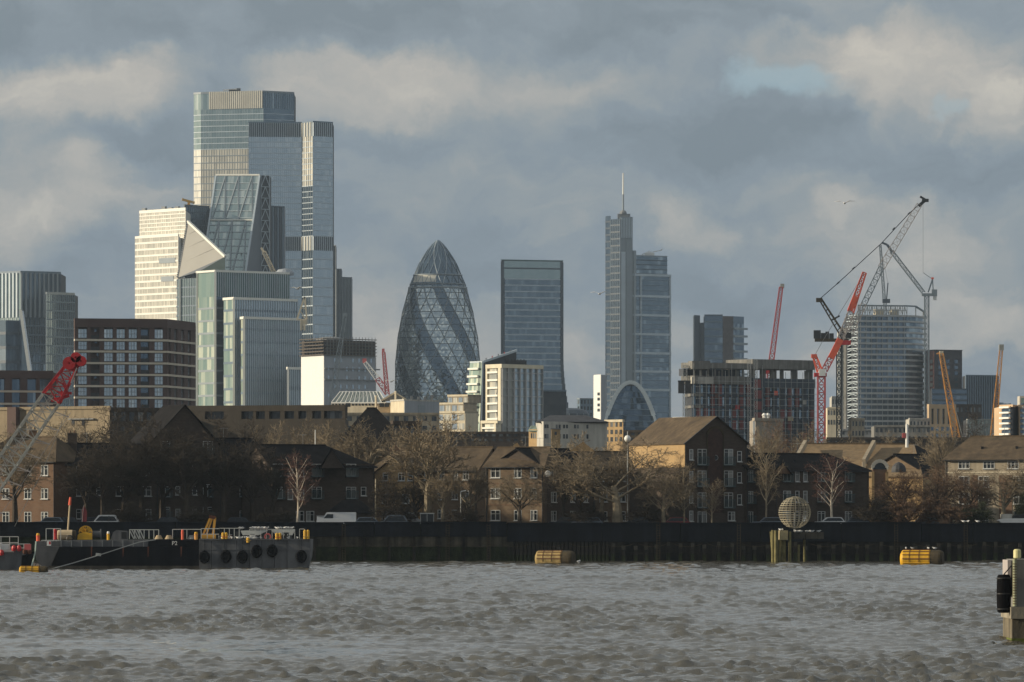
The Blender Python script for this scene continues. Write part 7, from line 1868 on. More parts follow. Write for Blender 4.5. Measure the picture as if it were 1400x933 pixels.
r, p = gear('tank', 'beige box tank with a rusty end on the black barge', 'tank', 91, 738, Y)
mb = MB(); mb.lathe([(.05, -1.0), (.5, -1.0), (.56, -.9), (.56, .65)], p + Vector((0, 0, .52)), 12, axis='x'); mb.build('drum', M['tan'], r)
mb = MB(); mb.lathe([(.555, .65), (.5, 1.05), (.05, 1.05)], p + Vector((0, 0, .52)), 12, axis='x'); mb.build('end', M['rust_and_shade'], r)
mb = MB(); mb.lathe([(.3, -.1), (.42, 0), (.3, .1)], p + Vector((.4, -.7, .1)), 12, axis='y'); mb.build('roller', M['black'], r)
r, p = gear('winch_drum', 'grey winch drum behind the yellow cable reel', 'winch', 131, 738, Y + 1)
mb = MB(); mb.lathe([(.05, -.6), (.6, -.6), (.6, -.5), (.38, -.5), (.38, .5), (.6, .5), (.6, .6), (.05, .6)], p + Vector((0, 0, .6)), 14, axis='x'); mb.build('drum', M['hull_grey'], r)
r, p = gear('canopy_box', 'dark rounded deck box on the black barge', 'box', 163, 738, Y)
mb = MB(); mb.slabpoly([p + Vector(v) for v in ((-.9, -.7, 0), (.9, -.7, 0), (.9, -.7, .95), (-.3, -.7, 1.05), (-.65, -.7, .8))], (0, 1.4, 0)); mb.build('shell', M['hull_grey'], r)
mb = MB(); mb.box(p.x + .3, p.x + .88, p.y - .73, p.y - .7, p.z + .1, p.z + .85); mb.build('opening', M['black'], r)
r, p = gear('marker_post', 'wooden pole with an orange-red top standing on the black barge', 'pole', 92, 738, Y + 1.5)
mb = MB(); mb.tube(p, gv(96, 683, Y + 1.5), .11, .09, 7); mb.build('pole', M['tan'], r); mb = MB(); mb.tube(gv(95.2, 691, Y + 1.5), gv(96.3, 680, Y + 1.5), .17, .12, 8); mb.build('top', M['orange_red'], r)
def bollard(lb, px, y, m1, m2, h=1.0, Yb=None, rr=.16):
    r, p = gear('deck_post', lb, 'post', px, y, Yb or Y - 1.6); mb = MB(); mb.lathe([(rr, 0), (rr, h * .62), (rr * 1.15, h * .64), (rr * 1.15, h * .74)], p, 9); mb.build('post', m1, r)
    mb = MB(); mb.lathe([(rr * .9, h * .74), (rr * 1.0, h * .85), (rr * .7, h), (.02, h)], p, 9); mb.build('cap', m2, r)
bollard('yellow and orange deck post at the bow of the black barge', 52, 741, M['orange_red'], M['yellow'], .95, rr=.2)
bollard('deck post with a white cap and red band beside the winch drum', 148, 739, M['yellow'], M['white'], 1.0)
bollard('plain orange deck post on the black barge', 249.5, 738, M['orange_red'], M['orange_red'], 1.1, rr=.15)
bollard('yellow deck post with orange foot at the end of the black barge', 268, 738, M['orange'], M['yellow'], .85, rr=.2)
bollard('red fire point post at the bow of the black barge', 75.5, 738, M['red'], M['red'], 1.25, rr=.2)
r, p = gear('warning_sign', 'small white and red sign on the bow rail', 'sign', 67, 744, Y - 3)
mb = MB(); mb.box(p.x - .24, p.x + .24, p.y - .05, p.y, p.z - .2, p.z + .32); mb.build('board', M['white'], r); mb = MB(); mb.box(p.x + .0, p.x + .2, p.y - .06, p.y - .051, p.z - .05, p.z + .28); mb.build('red_panel', M['red'], r)
for lb, px, Yq in (('pale coiled rope heap on the deck of the black barge', 217, Y - 1.2), ('yellow-green net heap near the letters on the barge', 231, Y - 1.4), ('coil of grey hose at the end of the black barge', 262, Y - 1.4)):
    r, p = gear('rope_coil', lb, 'rope', px, 737.5, Yq); mb = MB()
    for k in range(5):
        rr = .42 - .05 * k
        for q in range(12): t0, t1 = 6.283 * q / 12, 6.283 * (q + 1) / 12; mb.bar(p + Vector((rr * math.cos(t0), rr * math.sin(t0) * .7, .06 + .085 * k)), p + Vector((rr * math.cos(t1), rr * math.sin(t1) * .7, .06 + .085 * k)), .08)
    mb.build('coil', M['tan'] if px != 262 else M['galv'], r)
# grey barge
r = thing('grey_barge', 'grey workbarge with black tyre fenders along its side', 'barge', (PX(348, Y), Y - 1, 0))
Yg = Y - 3.4; xa, xb = PX(272, Yg), PX(424.5, Yg); zd = PZ(737.5, Yg)
npl = 8
for k in range(npl):
    a, b = xa + (xb - 1.2 - xa) * k / npl, xa + (xb - 1.2 - xa) * (k + 1) / npl; mb = MB(); o = ru(0, .03)
    mb.slabpoly([(a + .02, Yg - o, -.4), (b - .02, Yg - o, -.4), (b - .02, Yg - o, zd), (a + .02, Yg - o, zd)], (0, 8, 0)); mb.build('hull_plate', M['hull_grey'], r)
mb = MB(); mb.slabpoly([(xb - 1.22, Yg, -.4), (xb - .55, Yg, -.2), (xb - .1, Yg, z(762)), (xb, Yg, z(750)), (xb, Yg, zd), (xb - 1.22, Yg, zd)], (0, 8, 0)); mb.build('stern_plate', M['hull_grey'], r)
mb = MB(); mb.box(xa, xb, Yg - .12, Yg + .0, zd - .12, zd + .06); mb.box(xa, xb - .6, Yg - .06, Yg, z(752), z(751)); mb.build('rubbing_strake', M['hull_grey'], r)
for px, y in ((279.5, 762), (309, 761), (331.5, 761.5), (351, 754), (372, 753.5), (412, 761)):
    p = gv(px, y, Yg - .25); mb = MB(); mb.lathe([(.02, -.20), (.3, -.20), (.36, -.24), (.52, -.24), (.60, -.12), (.62, 0), (.60, .12), (.52, .2), (.24, .22)], p, 16, axis='y')
    mb.v = [(v[0], v[1], p.z + (v[2] - p.z) * 1.18) for v in mb.v]; mb.lathe([(.02, -.12), (.3, -.12)], p, 12, axis='y'); mb.build('tyre_fender', M['rubber'], r)
    mb = MB(); mb.bar(p + Vector((0, .05, .6)), (p.x, Yg - .1, zd), .05); mb.build('fender_chain', M['dark'], r)
rail(r, 275, 300, Yg + .3, 723, 738, 3, M['rail'], (1, .5)); rail(r, 300, 327, Yg + .3, 722.5, 738, 4, M['rail'], (1,)); rail(r, 341, 403, Yg + .3, 724, 738, 8, M['rail'], (1,)); rail(r, 409.5, 416, Yg + .3, 723.5, 738, 1, M['rail'], (1,))
mb = MB(); a = gv(327, 736, Yg + 3); b = gv(402, 724, Yg + 3)
zt = PZ(724.5, Yg + 3); z0 = PZ(732, Yg + 3)
mb.slabpoly([(PX(327, Yg), Yg + 3, zt - .1), (PX(330, Yg), Yg + 3, z0), (PX(352, Yg), Yg + 3, z0), (PX(366, Yg), Yg + 3, zt - .05)], (0, .8, 0)); mb.slabpoly([(PX(368, Yg), Yg + 3, zt), (PX(376, Yg), Yg + 3, z0), (PX(398, Yg), Yg + 3, z0), (PX(402, Yg), Yg + 3, zt)], (0, .8, 0)); mb.build('walkway_box', M['rail'], r)
mb = MB(); mb.bar(gv(360, 737, Yg + 2.6), gv(371, 722, Yg + 2.6), .28); mb.build('crane_arm', M['dark'], r)
for px, w_, m in ((336, 10, M['hull_grey']), (356, 12, M['grey']), (384, 14, M['grey']), (322, 6, M['dark'])):
    mb = MB(); p = gv(px, 738, Yg + 4); mb.box(p.x, p.x + w_ * .08, Yg + 3.8, Yg + 5, p.z, p.z + ru(.5, .9)); mb.build('deck_box', m, r)
for lb, px, w_, h_, m in (('squat grey bollard pair on the grey barge deck near the orange frame', 300, 3, .45, M['grey']), ('white plastic container on the grey barge deck', 345, 6, .55, M['white']), ('dark generator box on the grey barge deck', 391, 9, .75, M['dark']), ('rusty chain locker on the grey barge deck', 314, 6, .5, M['rust'])):
    r, p = gear('deck_locker', lb, 'box', px, 738, Yg + 1.4); ww = w_ * .04; mb = MB(); mb.box(p.x - ww, p.x + ww, p.y - .3, p.y + .4, p.z, p.z + h_); mb.build('case', m, r)
    mb = MB(); mb.box(p.x - ww - .04, p.x + ww + .04, p.y - .34, p.y + .44, p.z + h_, p.z + h_ + .07); mb.build('lid', M['grey'], r)
    for q in (-.5, .5): mb = MB(); mb.box(p.x + q * ww - .03, p.x + q * ww + .03, p.y - .35, p.y - .3, p.z + h_ * .6, p.z + h_ * .85); mb.build('latch', M['rail'], r)
r, p = gear('davit_frame', 'orange A-shaped lifting frame on the barge deck', 'frame', 284, 738, Yg + 2.5)
mb = MB(); Yd = Yg + 2.5; top = gv(288, 707, Yd); mb.bar(gv(277, 733, Yd), top, .22); mb.bar(gv(281, 735, Yd), top + Vector((.15, 0, -.2)), .18); mb.build('leg', M['davit'], r)
mb = MB(); mb.bar(gv(294, 708, Yd), gv(291, 734, Yd), .26); mb.build('leg', M['davit'], r)
mb = MB(); mb.bar(gv(286, 706.5, Yd), gv(294.5, 708, Yd), .35); mb.build('head', M['rust'], r)
mb = MB(); p = gv(284, 737, Yd); mb.box(p.x - .7, p.x + .9, Yd - .4, Yd + .4, p.z, p.z + .5); mb.build('base', M['davit'], r)
for lb, px, y in (('yellow float drum hanging on the rail of the grey barge', 307, 737), ('pair of yellow float drums in the middle of the grey barge rail', 380.5, 737.5), ('large yellow float drum at the stern of the grey barge', 419, 737), ('small yellow drum on the edge of the grey barge, half below the deck', 339, 742)):
    r, p = gear('float_drum', lb, 'drum', px, y, Yg - .15); big = 1.4 if px == 419 else .8 if px == 339 else 1
    for q in ((-.17, .17) if px != 339 else (0,)):
        mb = MB(); mb.lathe([(.02, 0), (.17, 0), (.17, .62 * big), (.1, .7 * big), (.02, .72 * big)], p + Vector((q, .0, 0)), 10); mb.build('drum', M['yellow'], r)
    mb = MB(); mb.box(p.x - .34, p.x + .34, p.y - .19, p.y - .17, p.z + .2, p.z + .26); mb.build('strap', M['orange_red'] if big == 1 else M['yellow_old'], r)
r, p = gear('life_ring', 'pinkish-red ring buoy on the grey barge rail', 'ring', 366, 734, Yg + .1)
mb = MB()
for q in range(14): t0, t1 = 6.283 * q / 14, 6.283 * (q + 1) / 14; mb.bar(p + Vector((.32 * math.cos(t0), 0, .32 * math.sin(t0))), p + Vector((.32 * math.cos(t1), 0, .32 * math.sin(t1))), .16)
mb.build('ring', M['red_pale'], r)
# workboats at far left
for k, (lb, xs0, xs1, Yb, yd, hm) in enumerate((('grey workboat with white rails and red fenders at the far left edge', -60, 31, 598, 752, M['hull_grey']), ('dark workboat moored behind the yellow float at far left', -20, 47, 604, 756, M['hull_black']))):
    r = thing('workboat', lb, 'boat', (PX((xs0 + xs1) / 2, Yb), Yb, 0)); a, b = PX(xs0, Yb), PX(xs1, Yb); zd = PZ(yd, Yb)
    mb = MB(); n = 9; hw = 1.7
    ring = []
    for q in range(n + 1):
        t = q / n; w_ = hw * (1 - max(0, (t - .7) / .3) ** 2 * .85); x = a + (b - a) * t; sh = .25 * max(0, t - .6)
        ring.append([(x, Yb - w_, zd + sh), (x - .25 * t, Yb - w_ * .75, -.3), (x - .25 * t, Yb + w_ * .75, -.3), (x, Yb + w_, zd + sh)])
    for q in range(n):
        for s in range(3): mb.face([ring[q][s + 1], ring[q + 1][s + 1], ring[q + 1][s], ring[q][s]])
        mb.face([ring[q][0], ring[q + 1][0], ring[q + 1][3], ring[q][3]])
    mb.face(ring[0]); mb.face(ring[-1][::-1]); mb.build('hull', hm, r)
    mb = MB(); mb.box(a, b - .8, Yb - hw - .08, Yb - hw + .02, zd - .25, zd + .04); mb.build('rubbing_strake', M['galv'] if k == 0 else M['grey'], r)
    rail(r, xs0 + 2, xs1 - 6, Yb - 1.4, yd - 18 + 6 * k, yd, 7, M['rail'], (1, .55))
    mb = MB(); ca, cb = PX(xs0 + 30, Yb), PX(xs0 + (62 if k == 0 else 46), Yb); mb.box(ca, cb, Yb - .9, Yb + .9, zd, zd + .75); mb.build('cabin', M['white'] if k == 0 else M['grey'], r)
    mb = MB(); mb.box(ca + .1, cb - .1, Yb - .93, Yb - .9, zd + .35, zd + .65); mb.build('cabin_window', M['car_glass'], r)
    for px in ((2, 19, 26) if k == 0 else (12, 34, 40)):
        p = gv(px, yd - (2 if px != 2 else -4), Yb - 1.9); mb = MB(); mb.lathe([(.02, -.35), (.22, -.25), (.28, 0), (.22, .25), (.02, .35)], p, 10); mb.build('fender', M['red'] if k == 0 else M['rust'], r)
    for px in (8, 20, 38): p = gv(px, yd - 8, Yb); mb = MB(); mb.box(p.x - .35, p.x + .35, Yb - .5, Yb + .3, zd, p.z + .3 * k); mb.build('deck_gear', M['red_pale'] if px == 38 else M['white'] if px == 8 else M['dark'], r)
# mooring buoys
def buoy(label, xa, xb, ywl, ytop, m, old, Yb=None, tilt=.28):
    Yb = CZ * F / (ywl - HY); L = (xb - xa) / F * Yb; R_ = (PZ(ytop, Yb)) / 1.62
    r = thing('mooring_buoy', label, 'buoy', (PX((xa + xb) / 2, Yb), Yb, 0)); c = Vector((PX((xa + xb) / 2, Yb), Yb, R_ * .62))
    ax = Vector((math.cos(tilt), -math.sin(tilt), 0)); sd = Vector((-math.sin(tilt), -math.cos(tilt), 0)); n = 28; hl = L / 2 * .93
    def ring(t, rr): return [c + ax * t + (sd * math.cos(2 * math.pi * i / n) + Vector((0, 0, 1)) * math.sin(2 * math.pi * i / n)) * rr for i in range(n)]
    def shell(nm, stations, mm):
        mb = MB()
        rs = [ring(t, rr) for t, rr in stations]
        for a, b in zip(rs[:-1], rs[1:]):
            for i in range(n): mb.face([a[i], b[i], b[(i + 1) % n], a[(i + 1) % n]])
        if stations[0][1] < R_ * .97: mb.face(rs[0][::-1])
        if stations[-1][1] < R_ * .97: mb.face(rs[-1])
        return mb.build(nm, mm, r)
    shell('float_body', [(-hl, R_ * .6), (-hl * .93, R_ * .92), (-hl * .85, R_), (hl * .42, R_)], m)
    shell('end_cap', [(hl * .42 + .01, R_), (hl * .8, R_), (hl * .9, R_ * .95), (hl, R_ * .8), (hl * 1.001, R_ * .1)], M['rust_and_shade'])  # right end lies in shade, painted by this dark colour
    for k in range(7):                                       # timber rubbing battens along the float
        a = math.radians(-25 + 26 * k); d = sd * math.cos(a) + Vector((0, 0, 1)) * math.sin(a); mb = MB(); mb.bar(c - ax * hl * .86 + d * R_ * 1.01, c + ax * hl * .41 + d * R_ * 1.01, R_ * .10); mb.build('rubbing_batten', M['rust'] if k in (1, 2, 3, 4, 5) else m, r)
    for t in (-.55, -.1, .38):
        mb = MB(); q = ring(hl * t, R_ * 1.03)
        for i in range(n // 2 + 4): mb.bar(q[i - 2], q[i - 1], .035, .04)
        mb.build('strap', M['rust'], r)
    mb = MB(); tp = c + Vector((0, 0, R_)) + ax * .4; mb.bar(tp + ax * -.2, tp + ax * -.15 + Vector((0, 0, .35)), .07); mb.bar(tp + ax * .2, tp + ax * .15 + Vector((0, 0, .35)), .07); mb.bar(tp - ax * .2 + Vector((0, 0, .35)), tp + ax * .2 + Vector((0, 0, .35)), .07); mb.build('mooring_eye', M['dark'], r)
    return r, c, R_, ax, hl
b1 = buoy('weathered rusty-yellow mooring buoy floating in mid-river', 730, 788, 771, 753, M['yellow_old'], True)
b2 = buoy('bright yellow mooring buoy with gulls on it at right', 1229, 1292, 772, 752, M['yellow'], False, tilt=.22)
b3 = buoy('low yellow float by the bow of the black barge', 25, 67, 783, 774, M['yellow'], True, tilt=.05)
r = thing('mooring_line', 'pale green mooring line from the barge bow to the low yellow float', 'rope', gv(44, 774, 596)); mb = MB(); q = [gv(43, 775, 598), gv(46, 764, 602), gv(48, 755, 605), gv(49, 741, 608)]
for a, b in zip(q[:-1], q[1:]): mb.bar(a, b, .14)
mb.build('line', mat('green_line', (.35, .42, .36), .8), r)
# lattice sphere beacon on its timber dolphin
Y = 703
r = thing('timber_dolphin', 'algae-green timber mooring dolphin with a plank deck', 'dolphin', (PX(1085, Y), Y, 0)); z = lambda y: PZ(y, Y)
for px, y, dy, rr in ((1054, 727, 0, .16), (1056.5, 725, -.6, .20), (1061, 725.5, -.9, .26), (1066, 738, .2, .16), (1071, 739, .4, .34), (1080, 727, -.2, .18), (1092, 745, .6, .16), (1100, 738, 2, .16)):
    mb = MB(); p = at(px, y, Y + dy); lean_ = .0 if px > 1055 else .35; mb.tube((p.x + lean_, p.y, -.8), p, rr, rr * .95, 9); mb.build('pile', M['green_timber'], r)
mb = MB(); a, b = PX(1054, Y), PX(1124, Y); mb.box(a + 1.1, PX(1077, Y), Y - .5, Y + 3, z(738.5), z(725.5)); mb.build('fender_block', mat('dolphin_cap', (.30, .25, .14), .9, .35, .9), r)
for k in range(5): x = PX(1085, Y) + k * .78; mb = MB(); mb.box(x, x + .76, Y + .2, Y + 3.4, z(737), z(728)); mb.build('deck_plank', M['timber_head'], r)
mb = MB(); mb.box(PX(1078, Y), PX(1086, Y), Y + .1, Y + 3, z(738), z(727)); mb.build('fender_block', M['timber'], r)
r = thing('lattice_sphere', 'open lattice sphere beacon on top of the timber dolphin', 'beacon', at(1086.5, 725, Y + 1.5)); c = at(1086.5, 701, Y + 1.5); R_ = 21.8 / F * Y
M['sphere_bar'] = mat('sphere_bar', (.30, .27, .20), .8, .3, 1)
for k in range(1, 14):
    zz = -R_ + 2 * R_ * k / 14; rr = math.sqrt(R_ ** 2 - zz ** 2); mb = MB(); n = 30
    for i in range(n): t0, t1 = 2 * math.pi * i / n, 2 * math.pi * (i + 1) / n; mb.bar(c + Vector((rr * math.cos(t0), rr * math.sin(t0), zz)), c + Vector((rr * math.cos(t1), rr * math.sin(t1), zz)), .08)
    mb.build('hoop', M['sphere_bar'], r)
for k in range(10):
    t = math.pi * k / 10; mb = MB(); n = 30; e1 = Vector((math.cos(t), math.sin(t), 0))
    for i in range(n): a0, a1 = 2 * math.pi * i / n, 2 * math.pi * (i + 1) / n; mb.bar(c + (e1 * math.cos(a0) + Vector((0, 0, 1)) * math.sin(a0)) * R_, c + (e1 * math.cos(a1) + Vector((0, 0, 1)) * math.sin(a1)) * R_, .07)
    mb.build('meridian', M['sphere_bar'], r)
mb = MB(); mb.tube(at(1086.5, 728, Y + 1.5), c, .14, .1, 8); mb.build('mast', M['grey'], r)
# near pier head at the right edge
Y = 245
r = thing('pier_head', 'concrete pier head with a pale ledge and green algae at the right edge', 'pier', (PX(1410, Y), Y, 0)); z = lambda y: PZ(y, Y); X = lambda p: PX(p, Y)
mb = MB(); mb.box(X(1387), X(1440), Y, Y + 4, z(846.5), z(765)); mb.build('column', M['concrete'], r)
mb = MB(); mb.box(X(1381), X(1445), Y - .5, Y + 4.6, z(846), z(830)); mb.build('ledge', mat('ledge_stone', (.30, .265, .20), .9, .25, .8, streak=.35, bump=.4), r)
mb = MB(); mb.box(X(1383), X(1442), Y - .3, Y + 4.3, z(873), z(846.5)); mb.build('lower_column', mat('stained_stone', (.17, .145, .10), .95, .35, .8, streak=.5, bump=.6), r)
mb = MB(); mb.box(X(1383) - .03, X(1442), Y - .35, Y + 4.4, -.9, z(873)); mb.build('algae_band', mat('algae', (.10, .12, .02), .9, .4, 1.5, bump=.6), r)
mb = MB(); mb.box(X(1379), X(1384), Y + .5, Y + 3, z(815), z(766)); mb.build('backing_post', M['crane_pale'], r)
mb = MB(); mb.tube((X(1386.5), Y - .25, z(829)), (X(1386.5), Y - .25, z(764)), .085, .085, 8); mb.build('handrail_post', mat('post_green', (.30, .31, .20), .6, .3, 2), r)
mb = MB(); mb.lathe([(.02, 0), (.10, 0), (.17, .04), (.17, .36), (.12, .42), (.02, .43)], (X(1390), Y - .25, z(764)), 12); mb.build('lamp_cap', mat('lamp_cap', (.62, .58, .30), .5, .15, 3), r)
for k in range(16): zz = z(826) + k * (z(768) - z(826)) / 16; mb = MB() if k == 0 else mb; mb.box(X(1385) - .03, X(1388) + .03, Y - .34, Y - .16, zz, zz + .03)
mb.build('rungs', M['rust'], r)
r = thing('tyre_fender', 'big black cylindrical tyre fender hanging on the pier head', 'fender', (X(1373), Y + .3, z(812)))
c = Vector((X(1373), Y + .2, z(812))); h2 = (z(785.5) - z(838)) / 2; mb = MB(); mb.lathe([(.02, -h2), (.22, -h2), (.29, -h2 + .06), (.315, -h2 + .3), (.325, 0), (.315, h2 - .3), (.29, h2 - .06), (.22, h2), (.02, h2)], c, 20); mb.build('body', M['rubber'], r, smooth=True)
for s in (-.8, 0, .8): mb = MB(); mb.lathe([(.30, s * h2 - .04), (.335, s * h2 - .02), (.335, s * h2 + .02), (.30, s * h2 + .04)], c, 20); mb.build('rib', M['black'], r)
mb = MB(); mb.bar(c + Vector((0, 0, h2)), (X(1385), Y + .2, z(772)), .05); mb.build('chain', M['dark'], r)

# ------------------------------------------------------------------ quayside: cars, poles, flag, sheds
def car_proto(kind):
    L, H, W = {'car': (4.2, 1.45, 1.7), 'suv': (4.6, 1.75, 1.85), 'van': (5.2, 2.1, 1.95)}[kind]
    bt = .62 if kind != 'van' else 1.05
    prof = [(-L / 2, .3), (-L / 2, .75 * bt / .62 if kind != 'van' else 1.0), (-L / 2 + .15, bt * 1.38), (-L * .22, bt * 1.45), (L * .45, bt * 1.42), (L / 2, bt * 1.3), (L / 2, .3)]
    if kind == 'van': prof = [(-L / 2, .3), (-L / 2, 1.0), (-L / 2 + .9, 1.25), (L / 2, 1.25), (L / 2, .3)]
    def ext(pr, hw, hw2=None): mb = MB(); mb.slabpoly([(x, -hw, z_) for x, z_ in pr], (0, 2 * hw, 0)); return mb
    zb_ = max(p_[1] for p_ in prof) - .02
    cab = [(-L * .26, zb_), (-L * .12, H - .04), (-L * .06, H), (L * .30, H), (L * .36, H - .06), (L * .45, zb_)]
    if kind == 'van': cab = [(-L / 2 + .75, 1.22), (-L / 2 + 1.3, H - .06), (-L / 2 + 1.5, H), (L / 2 - .06, H), (L / 2, H - .1), (L / 2, 1.22)]
    body_ = ext(prof, W / 2); body_.slabpoly([(x, -W / 2 + .12, z_) for x, z_ in cab], (0, W - .24, 0))
    gl = MB()
    s = .88; cx_ = sum(p_[0] for p_ in cab) / len(cab)
    cg = [(cx_ + (x - cx_) * s, zb_ + .06 + (z_ - zb_) * .72) for x, z_ in cab]
    if kind == 'van': cg = [(-L / 2 + .95, 1.3), (-L / 2 + 1.4, H - .25), (-L / 2 + 2.2, H - .25), (-L / 2 + 2.2, 1.3)]
    gl.slabpoly([(x, -W / 2 + .10, z_) for x, z_ in cg], (0, W - .20, 0))
    if kind != 'van': gl.box(-L * .02 - .03, -L * .02 + .03, -W / 2 + .09, W / 2 - .09, zb_, H - .1, 1); gl.box(L * .18 - .03, L * .18 + .03, -W / 2 + .09, W / 2 - .09, zb_, H - .1, 1)
    wh = MB(); wh.lathe([(.02, -.1), (.2, -.11), (.31, -.09), (.33, 0), (.31, .09), (.02, .1)], (0, 0, .32), 14, axis='y')
    lt = MB(); lt.box(-.04, .04, -.16, .16, -.07, .07)
    return dict(body=body_.mesh('body', M['car_grey']), glass=gl.mesh('windows', [M['car_glass'], M['car_dark']]), wheel=wh.mesh('wheel', M['rubber']), lamp=lt.mesh('headlight', M['white']), L=L, W=W)
PROTO = {k: car_proto(k) for k in ('car', 'suv', 'van')}
for lb, kind, px, Yq, m, flip in [
    ('grey-blue parked car by the red-brick house at left', 'car', 67, 722, 'car_grey', 0), ('darker parked car behind the low yellow float post', 'car', 96, 723, 'car_dark', 1), ('pale grey-blue estate car above the cable reel', 'suv', 141, 722, 'car_white', 0),
    ('dark car parked beside the red banner', 'car', 119, 726, 'car_dark', 0), ('dark car parked before the tall gabled house', 'car', 225, 723, 'car_dark', 0), ('dark car parked beside the dark bush at left', 'car', 330, 724, 'car_dark', 1),
    ('white van parked under the dark garage roof', 'van', 460, 723, 'car_white', 0), ('grey car beside the dark garage', 'car', 506, 722, 'car_grey', 1), ('blue-grey car with a big windscreen before the ochre gable', 'suv', 536, 722, 'car_grey', 0), ('white van with a pale roof left of the bus shelter', 'van', 553, 726, 'car_white', 1),
    ('pale car half hidden behind the wall near the great tree', 'car', 803, 722, 'car_grey', 0), ('dark car left of the great tree trunk', 'car', 772, 723, 'car_dark', 0), ('dark car between the two pale tree trunks', 'car', 878, 722, 'car_dark', 1), ('dark red car before the low brown wing', 'car', 922, 723, 'car_red', 0),
    ('grey car left of the lattice sphere', 'car', 1050, 723, 'car_grey', 0), ('pale car behind the slender birch', 'car', 1135, 721.5, 'car_white', 0), ('grey car before the domed turret', 'car', 1178, 723, 'car_grey', 1), ('dark car by the reddish hedge', 'car', 1222, 723, 'car_dark', 0), ('grey car near the olive bush', 'car', 1262, 723, 'car_grey', 0)]:
    P_ = PROTO[kind]; r = thing('parked_' + ('van' if kind == 'van' else 'car'), lb, 'van' if kind == 'van' else 'car', (PX(px, Yq), Yq, GZ + .008), 'cars parked along the quay', math.pi if flip else 0)
    o = put('body', P_['body'], r); o.material_slots[0].link = 'OBJECT'; o.material_slots[0].material = M[m]
    put('windows', P_['glass'], r)
    for sx in (-.31, .31):
        for sy in (-.44, .44): put('wheel', P_['wheel'], r, (P_['L'] * sx, P_['W'] * sy, 0))
    for sy in (-.3, .3): put('headlight', P_['lamp'], r, (-P_['L'] / 2 - .01, P_['W'] * sy, .68))
for lb, px, Yq, yt, m in (('lamp post with a round white globe in the great bare tree', 858, 724, 590, 'galv'), ('thin white pole above the long dark wing', 431, 800, 588, 'white'), ('thin pale post at the ochre gabled house', 513.5, 727, 655, 'cream'), ('lamp post before the weathered brick house', 630, 722, 672, 'galv')):
    r = thing('lamp_post' if 'lamp' in lb else 'pole', lb, 'pole', (PX(px, Yq), Yq, GZ)); p = at(px, yt, Yq); mb = MB(); mb.tube((p.x, p.y, GZ), p, .09, .06, 8); mb.build('post', M[m], r)
    if 'globe' in lb: c = at(px, 600, Yq - .2); mb = MB(); mb.lathe([(.02, -.46), (.28, -.37), (.44, -.1), (.44, .1), (.28, .37), (.02, .46)], c, 14); mb.build('globe', M['white'], r, smooth=True)
    elif 'lamp' in lb: mb = MB(); mb.bar(p, p + Vector((.7, 0, .1)), .1); mb.build('lamp_head', M['white'], r)
r = thing('banner', 'tall dark red feather banner on the quay', 'banner', (PX(115, 719), 719, GZ)); mb = MB(); p0 = at(111, 724, 719)
mb.slabpoly([at(112, 720, 719), at(118, 717, 719), at(119, 700, 719), at(116.5, 695, 719), at(114.5, 691, 719), at(112, 698, 719)], (0, .03, 0)); mb.build('cloth', mat('banner_red', (.20, .03, .035), .8, .3, 2), r)
mb = MB(); mb.tube((at(112, 700, 719).x - .04, 719, GZ), at(114.3, 691, 719), .03, .02, 6); mb.build('pole', M['galv'], r)
r = thing('bus_shelter', 'low glass shelter on the quay beside the weathered brick house', 'shelter', (PX(583, 722), 722, GZ)); X = lambda p: PX(p, 722)
mb = MB(); mb.box(X(574), X(594), 721.5, 723.2, PZ(703, 722), PZ(701.5, 722)); mb.build('roof', M['galv'], r)
for px in (575, 584, 593): mb = MB(); mb.box(X(px) - .04, X(px) + .04, 721.6, 721.7, GZ, PZ(703, 722)); mb.build('post', M['galv'], r)
mb = MB(); mb.box(X(575), X(593), 723, 723.04, GZ + .3, PZ(703, 722)); mb.build('pane', M['glass_house'], r)
r = thing('moored_boat', 'white boat with a dark canopy laid up on the quay at far right', 'boat', (PX(1398, 721), 721, GZ)); z = lambda y: PZ(y, 721); X = lambda p: PX(p, 721)
mb = MB(); mb.slabpoly([(X(1364), 720, z(712)), (X(1368), 720, z(715)), (X(1430), 720, z(715)), (X(1430), 720, z(709)), (X(1375), 720, z(709)), (X(1366), 720, z(710.5))], (0, 2.6, 0)); mb.build('hull', M['white'], r)
mb = MB(); mb.slabpoly([(X(1383), 720.3, z(709)), (X(1430), 720.3, z(709)), (X(1430), 720.3, z(703)), (X(1390), 720.3, z(704)), (X(1386), 720.3, z(705))], (0, 2, 0)); mb.build('canopy', M['black'], r)
mb = MB(); mb.box(X(1370), X(1384), 721, 724, z(712), z(703)); mb.build('cabin', M['render'], r)
for lb, px, w_ in (('pale blue-white cabinet by the river wall below the long dark wing', 438, 9), ('small white cabinet beside the slender birch', 1100, 5)):
    r = thing('cabinet', lb, 'cabinet', (PX(px, 719), 719, GZ)); x = PX(px, 719); mb = MB(); mb.box(x - w_ * .05, x + w_ * .05, 718.6, 719.4, GZ, PZ(706, 719)); mb.build('case', M['car_white'], r); mb = MB(); mb.box(x - w_ * .055, x + w_ * .055, 718.5, 719.5, PZ(706, 719), PZ(705, 719)); mb.build('lid', M['grey'], r)

